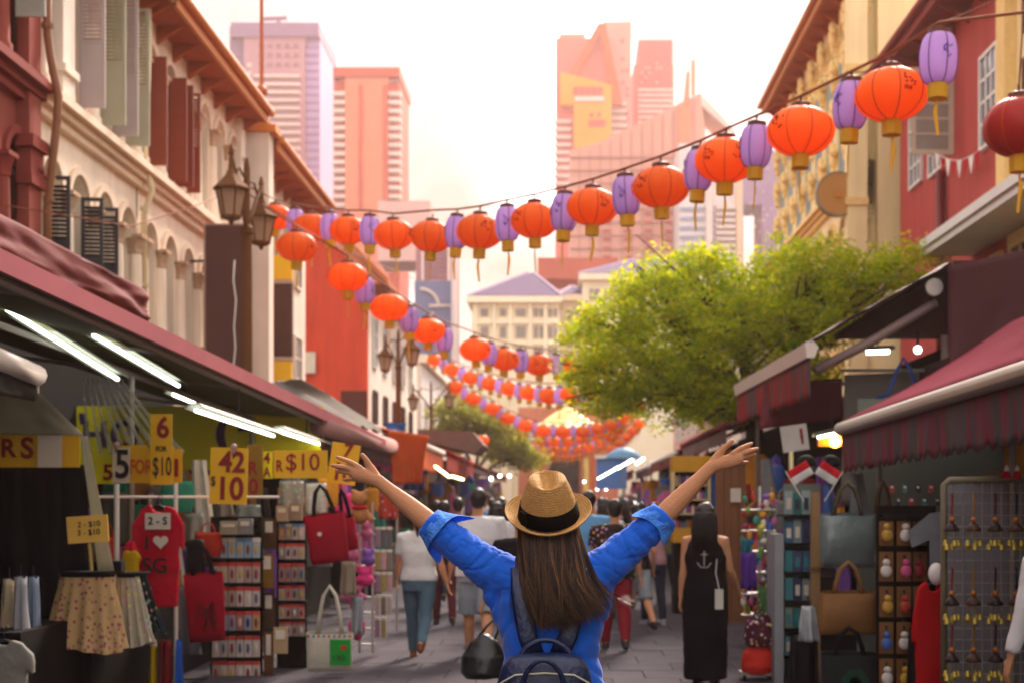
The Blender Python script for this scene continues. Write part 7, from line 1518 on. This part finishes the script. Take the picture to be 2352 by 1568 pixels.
# keychain cards
for row, (ya, yb) in enumerate(((1196, 1252), (1266, 1334), (1346, 1416), (1428, 1500), (1512, 1580))):
    for col, x in enumerate((2036, 2076, 2114)):
        if row == 3 and col == 2: continue
        Y = 10.2 + .05 * col; c = P(x, yb, Y); r = thing('keychain_card', c, 'kraft keychain card, %s from the metallic bag in the %s row down' % (ORD[col], ORD[row]), 'keychain', 'keychain cards'); fpart('card', m_kraft, r, x - 16, ya, x + 16, yb, Y, .012); cc = random.choice(('#c9c2b8', '#c0507a', '#a83a2a', '#3f5fa0', '#c9a02a', '#d0cac0', '#8a1f2a', '#b8903a')); k = Y / F; q = c + Vector((random.uniform(-4, 4) * k, -.025, 24 * k)); m = MB(); m.ball(q, (13 * k, .018, 15 * k), 12, 8); m.ball(q + Vector((0, -.004, 20 * k)), (9 * k, .015, 8 * k), 10, 6); m.build('charm', M('charm2_' + cc[1:], cc, .4, .3, 30), r, True); m = MB(); m.tube([q + Vector((0, 0, 22 * k)), q + Vector((0, .01, 38 * k))], .004, 4); m.build('ring', m_ironbar, r); m = MB(); hx = P(x, ya + 8, Y - .004); m.box((hx.x - .008, hx.y - .004, hx.z - .02), (hx.x + .008, hx.y + .002, hx.z)); m.build('slot', m_blk, r)
kb_ = thing('keychain_board', P(2076, 1600, 10.4), 'dark board carrying the keychain cards', 'board'); fpart('panel', m_backp, kb_, 2014, 1160, 2150, 1600, 10.4, .04); fpart('top_shelf', m_strap, kb_, 2036, 1180, 2152, 1188, 10.2, .2)
for i, x in enumerate(range(2044, 2150, 15)):
    r = thing('magnet', P(x, 1150, 10.15), '%s small square magnet from the metallic bag above the keychain cards' % ORD[i], 'magnet', 'magnets above the keychain cards'); fpart('tile', (M('mag_red', '#8f2228', .5), M('mag_dark', '#20282c', .5), M('mag_teal', '#3f6a68', .5))[i % 3], r, x, 1112 + (i % 2) * 30, x + 10, 1130 + (i % 2) * 30, 10.15, .015); fpart('face', m_paper, r, x + 2, 1115 + (i % 2) * 30, x + 8, 1120 + (i % 2) * 30, 10.145, .006)
r, c, w, h = tee(2096, 1335, 2190, 1640, 9.6, cloth('cloth_scarlet', '#a80d14'), 'long scarlet shirt with a yellow badge beside the wind chimes', 't_shirt', .12)
m = MB(); m.ball(c + Vector((.07, -.05, h * .55)), (.035, .01, .045), 12, 8); m.build('badge', m_gold, r, True); m = MB(); m.ball(c + Vector((.02, -.01, h * 1.06)), (.055, .05, .075), 14, 10); m.build('white_hood', m_white, r, True)
drape(2082, 1440, 2132, 1620, 9.9, m_strap, 'black trousers hanging behind the scarlet shirt', 'hanging_trousers', 'trousers', 13, 1.3)
# grid panel with wind chimes
gp = thing('grid_panel', P(2260, 1640, 9.0), 'pale wire grid panel carrying the wind chimes', 'panel'); fpart('backing', M('panel_grey', '#7d7d80', .8, .15), gp, 2172, 1108, 2440, 1660, 9.35, .02)
m = MB(); m.tube([P(2168, 1660, 9.05), P(2168, 1112, 9.05), P(2180, 1102, 9.05), P(2460, 1096, 9.05)], .022, 8); m.build('frame', M('frame_khaki', '#6f6650', .5), gp, True)
for x in range(2190, 2450, 22): m = MB(); m.tube([P(x, 1104, 9.08), P(x, 1660, 9.08)], .004, 4); m.build('wire', m_alu, gp)
for y in range(1130, 1650, 26): m = MB(); m.tube([P(2168, y, 9.09), P(2450, y, 9.09)], .004, 4); m.build('wire', m_alu, gp)
m_bell = M('bell_gold', '#a8923c', .35, .2, 20, metal=.5); _ch = {}
for row, y in enumerate((1130, 1300, 1430)):
    for col, x in enumerate((2186, 2236, 2286, 2334)):
        if row == 2 and col == 3: continue
        v = (row * 4 + col) % 4; Y = 8.9; k = Y / F; c = P(x, y, Y); r = thing('wind_chime', c, 'wind chime with gold bells, %s from the scarlet shirt in the %s row' % (ORD[col], ORD[row]), 'wind chime', 'wind chimes on the grid panel')
        m = MB(); m.tube([c, c + Vector((0, 0, -70 * k))], .004, 4); m.tube([c + Vector((.004, 0, -4 * k)), c + Vector((0, 0, -50 * k))], .007, 4, flat=.4); m.build('cord', (M('cord_red', '#7a1f24', .7), M('cord_amber', '#8f6a2a', .7), M('cord_wine', '#4a1a22', .7), M('cord_navy', '#1f2a4a', .7))[v], r)
        m = MB(); m.lathe(c + Vector((0, 0, -82 * k)), [(2 * k, 16 * k), (10 * k, 8 * k), (19 * k, -4 * k), (17 * k, -7 * k), (2 * k, -6 * k)], 12); m.build('shade', (M('chime_dark', '#2c1c1c', .5), M('chime_brown', '#4a2f1f', .5))[v % 2], r, True)
        m = MB(); m.ball(c + Vector((0, -.005, -62 * k)), 7 * k, 8, 6); m.build('bead', M('bead_orange', '#a8641f', .5), r, True)
        for b in range(5):
            a = 2 * PI * b / 5 + v; q = c + Vector((15 * k * math.cos(a), 15 * k * math.sin(a) * .6, (-116 - 9 * (b % 2)) * k)); m = MB(); m.lathe(q, [(1.5 * k, 8 * k), (5 * k, 5 * k), (7.5 * k, -5 * k), (8.5 * k, -7 * k)], 10); m.tube([q + Vector((0, 0, 6 * k)), c + Vector((12 * k * math.cos(a), 12 * k * math.sin(a) * .6, -86 * k))], .002, 3); m.build('bell', m_bell, r, True)
for x, lab in ((2312, 'small red figurine with white cap on top of the grid panel'), (2336, 'second small red figurine beside the first on the grid panel')):
    c = P(x, 1098, 8.95); r = thing('figurine', c, lab, 'figurine'); m = MB(); m.lathe(c, [(.028, 0), (.026, .02), (.012, .05)], 12); m.build('robe', m_redcl, r, True); m = MB(); m.lathe(c, [(.014, .048), (.016, .06), (.004, .085)], 12); m.build('white_cap', m_white, r, True)

# kiosk trinkets and goods of the further stalls
for i in range(48):
    x = 1554 + (i % 12) * 6.2; y = (1110, 1143, 1176, 1210)[i // 12]; cc = random.choice(CO); key = ('kt', cc)
    if key not in _sm: b = MB(); b.box((-.016, -.016, 0), (.016, .016, .09)); b.ball((0, 0, .1), .016, 8, 6); _sm[key] = b.mesh('trinket', M('trinket_' + cc[1:], cc, .5, .3, 30))
    o = piece(_sm[key], 'trinket', None, P(x, y + 1, 20.15), None, (1, 1, random.uniform(.7, 1.3))); tag(o, 'tiny %s trinket on the yellow kiosk shelves' % TN[cc], 'trinket', 'trinkets in the yellow kiosk')
names = ['orange left stall', 'red left stall', 'dark maroon left stall', 'last left stall', 'right stall under the tree', 'pale-barred right stall', 'right stall by the blue board', 'last right stall']
CN = {'#b03a2e': 'red', '#c9892a': 'amber', '#7a4fa0': 'violet', '#2f7f6a': 'green', '#c86a9a': 'pink', '#cfc6ba': 'cream', '#3a5fa8': 'blue', '#2a2622': 'black', '#8a5a34': 'brown', '#6f7478': 'grey'}
kinds = {}
def kind_mesh(kd, cc):
    key = (kd, cc)
    if key in kinds: return kinds[key]
    m = MB(); mt = M('goods_' + cc[1:], cc, .7, .25, 10)
    if kd == 'bag':
        ell_rings(m, [(0, 0, -.42, .13, .05), (0, 0, -.3, .16, .07), (0, 0, -.15, .15, .05), (0, 0, -.12, .14, .02)], 14); m.tube([(-.08, 0, -.13), (-.05, 0, -.03), (0, 0, 0), (.05, 0, -.03), (.08, 0, -.13)], .01, 5)
    elif kd == 'shirt':
        m.prism([(-.2, -.03, -.6), (.2, -.03, -.6), (.2, -.03, -.25), (.33, -.03, -.32), (.36, -.03, -.18), (.2, -.03, -.02), (.07, -.03, 0), (0, -.03, -.05), (-.07, -.03, 0), (-.2, -.03, -.02), (-.36, -.03, -.18), (-.33, -.03, -.32), (-.2, -.03, -.25)], (0, .06, 0))
    elif kd == 'scarf':
        m.rings([[(.14 * (1 - .5 * t) * math.cos(a) + .02 * math.sin(t * 5), .04 * math.sin(a) + .02 * math.sin(4 * a), -.8 * (1 - t)) for a in [2 * PI * j / 14 for j in range(14)]] for t in (0, .3, .6, .9, 1)])
    else:
        m.box((-.16, -.12, 0), (.16, .12, .2)); m.box((-.17, -.13, .2), (.17, .13, .24))
    kinds[key] = m.mesh(kd, mt, smooth=30); return kinds[key]
for (s, X, Y0, Y1, z), nm in zip(FAR, names):
    n = 18
    for i in range(n):
        kd = random.choice(('bag', 'shirt', 'scarf', 'bag', 'box', 'box')); cc = random.choice(list(CN)); y = Y0 + .4 + (Y1 - Y0 - .8) * (i + random.random() * .6) / n
        p = (s * (X + random.uniform(.1, .5)), y, z - random.uniform(.15, .9)) if kd != 'box' else (s * (X + random.uniform(.45, .9)), y, .8 + .002)
        o = piece(kind_mesh(kd, cc), {'bag': 'hanging_bag', 'shirt': 'hanging_shirt', 'scarf': 'hanging_scarf', 'box': 'goods_box'}[kd], None, p, (0, 0, random.uniform(-.6, .6)), (1, 1, 1)); tag(o, '%s %s %s the %s' % (CN[cc], kd, 'standing on the counter of' if kd == 'box' else 'hanging at', nm), kd, 'goods at the ' + nm)
# cloth wall hangings behind the goods of the left and right stall
for i, (x0, y0, x1, y1, Y, col, lab) in enumerate(((455, 1150, 500, 1300, 14.5, '#3a3a34', 'dark grey cloth hanging behind the 42 price card'), (640, 1105, 700, 1160, 14.8, '#9a8f80', 'printed white canvas bag high behind the $10 strip'), (700, 1110, 752, 1180, 15.0, '#b3aea2', 'white printed towel hanging below the $10 strip'), (230, 1130, 300, 1250, 13.4, '#55554c', 'grey printed towel hanging behind the garment post'), (340, 1115, 400, 1160, 13.6, '#77706a', 'pale patterned towel above the red T-shirt'), (420, 1180, 470, 1240, 13.2, '#8a8a80', 'pale printed bag beside the red T-shirt'), (640, 1465, 700, 1590, 13.6, '#262228', 'dark cloth bag hanging below the narrow rack'), (870, 1120, 912, 1190, 15.6, '#a33b2e', 'red patterned scarf at the street end of the left stall'), (540, 1160, 600, 1195, 13.9, '#6f7470', 'grey caps carton above the tall rack'))):
    drape(x0, y0, x1, y1, Y, cloth('wall_%d' % i, col, pattern='dots' if i in (1, 2, 4, 7) else None), lab, 'hanging_cloth', 'cloth', 20 + i, 1.08)

# deeper layers of stock inside the two near stalls
random.seed(77)
for nm, s, xr, yr, zr, cnt in (('near left stall', -1, (3.0, 5.2), (12.6, 17.4), (1.05, 2.05), 46), ('near left stall', -1, (2.6, 3.1), (15.2, 21.0), (1.2, 2.1), 26), ('near right stall', 1, (2.7, 3.9), (9.4, 13.4), (1.2, 2.15), 26), ('second right stall', 1, (2.35, 3.2), (14.8, 20.2), (1.0, 2.2), 40)):
    for i in range(cnt):
        kd = random.choice(('bag', 'shirt', 'scarf', 'bag', 'scarf')); cc = random.choice(list(CN)); p = (s * random.uniform(*xr), random.uniform(*yr), random.uniform(*zr))
        o = piece(kind_mesh(kd, cc), {'bag': 'hanging_bag', 'shirt': 'hanging_shirt', 'scarf': 'hanging_scarf'}[kd], None, p, (0, 0, random.uniform(-.7, .7)), (random.uniform(.7, 1), 1, random.uniform(.7, 1.1))); tag(o, '%s %s hanging deep in the %s' % (CN[cc], kd, nm), kd, 'stock hanging in the ' + nm)

# ================================================================== HAZE
hz_ = MB(); hz_.box((-480, -28, -1), (480, 480, 116)); mz = bpy.data.materials.new('warm_haze'); mz.use_nodes = True; n = mz.node_tree.nodes
for q in list(n):
    if q.type == 'BSDF_PRINCIPLED': n.remove(q)
vs = n.new('ShaderNodeVolumePrincipled'); vs.inputs['Color'].default_value = (1.0, .74, .68, 1); vs.inputs['Density'].default_value = .00055; vs.inputs['Anisotropy'].default_value = .45
mz.node_tree.links.new(vs.outputs[0], n['Material Output'].inputs['Volume'])
tag(hz_.build('haze', mz), 'thin warm haze filling the street and the skyline', 'haze', kind='stuff')
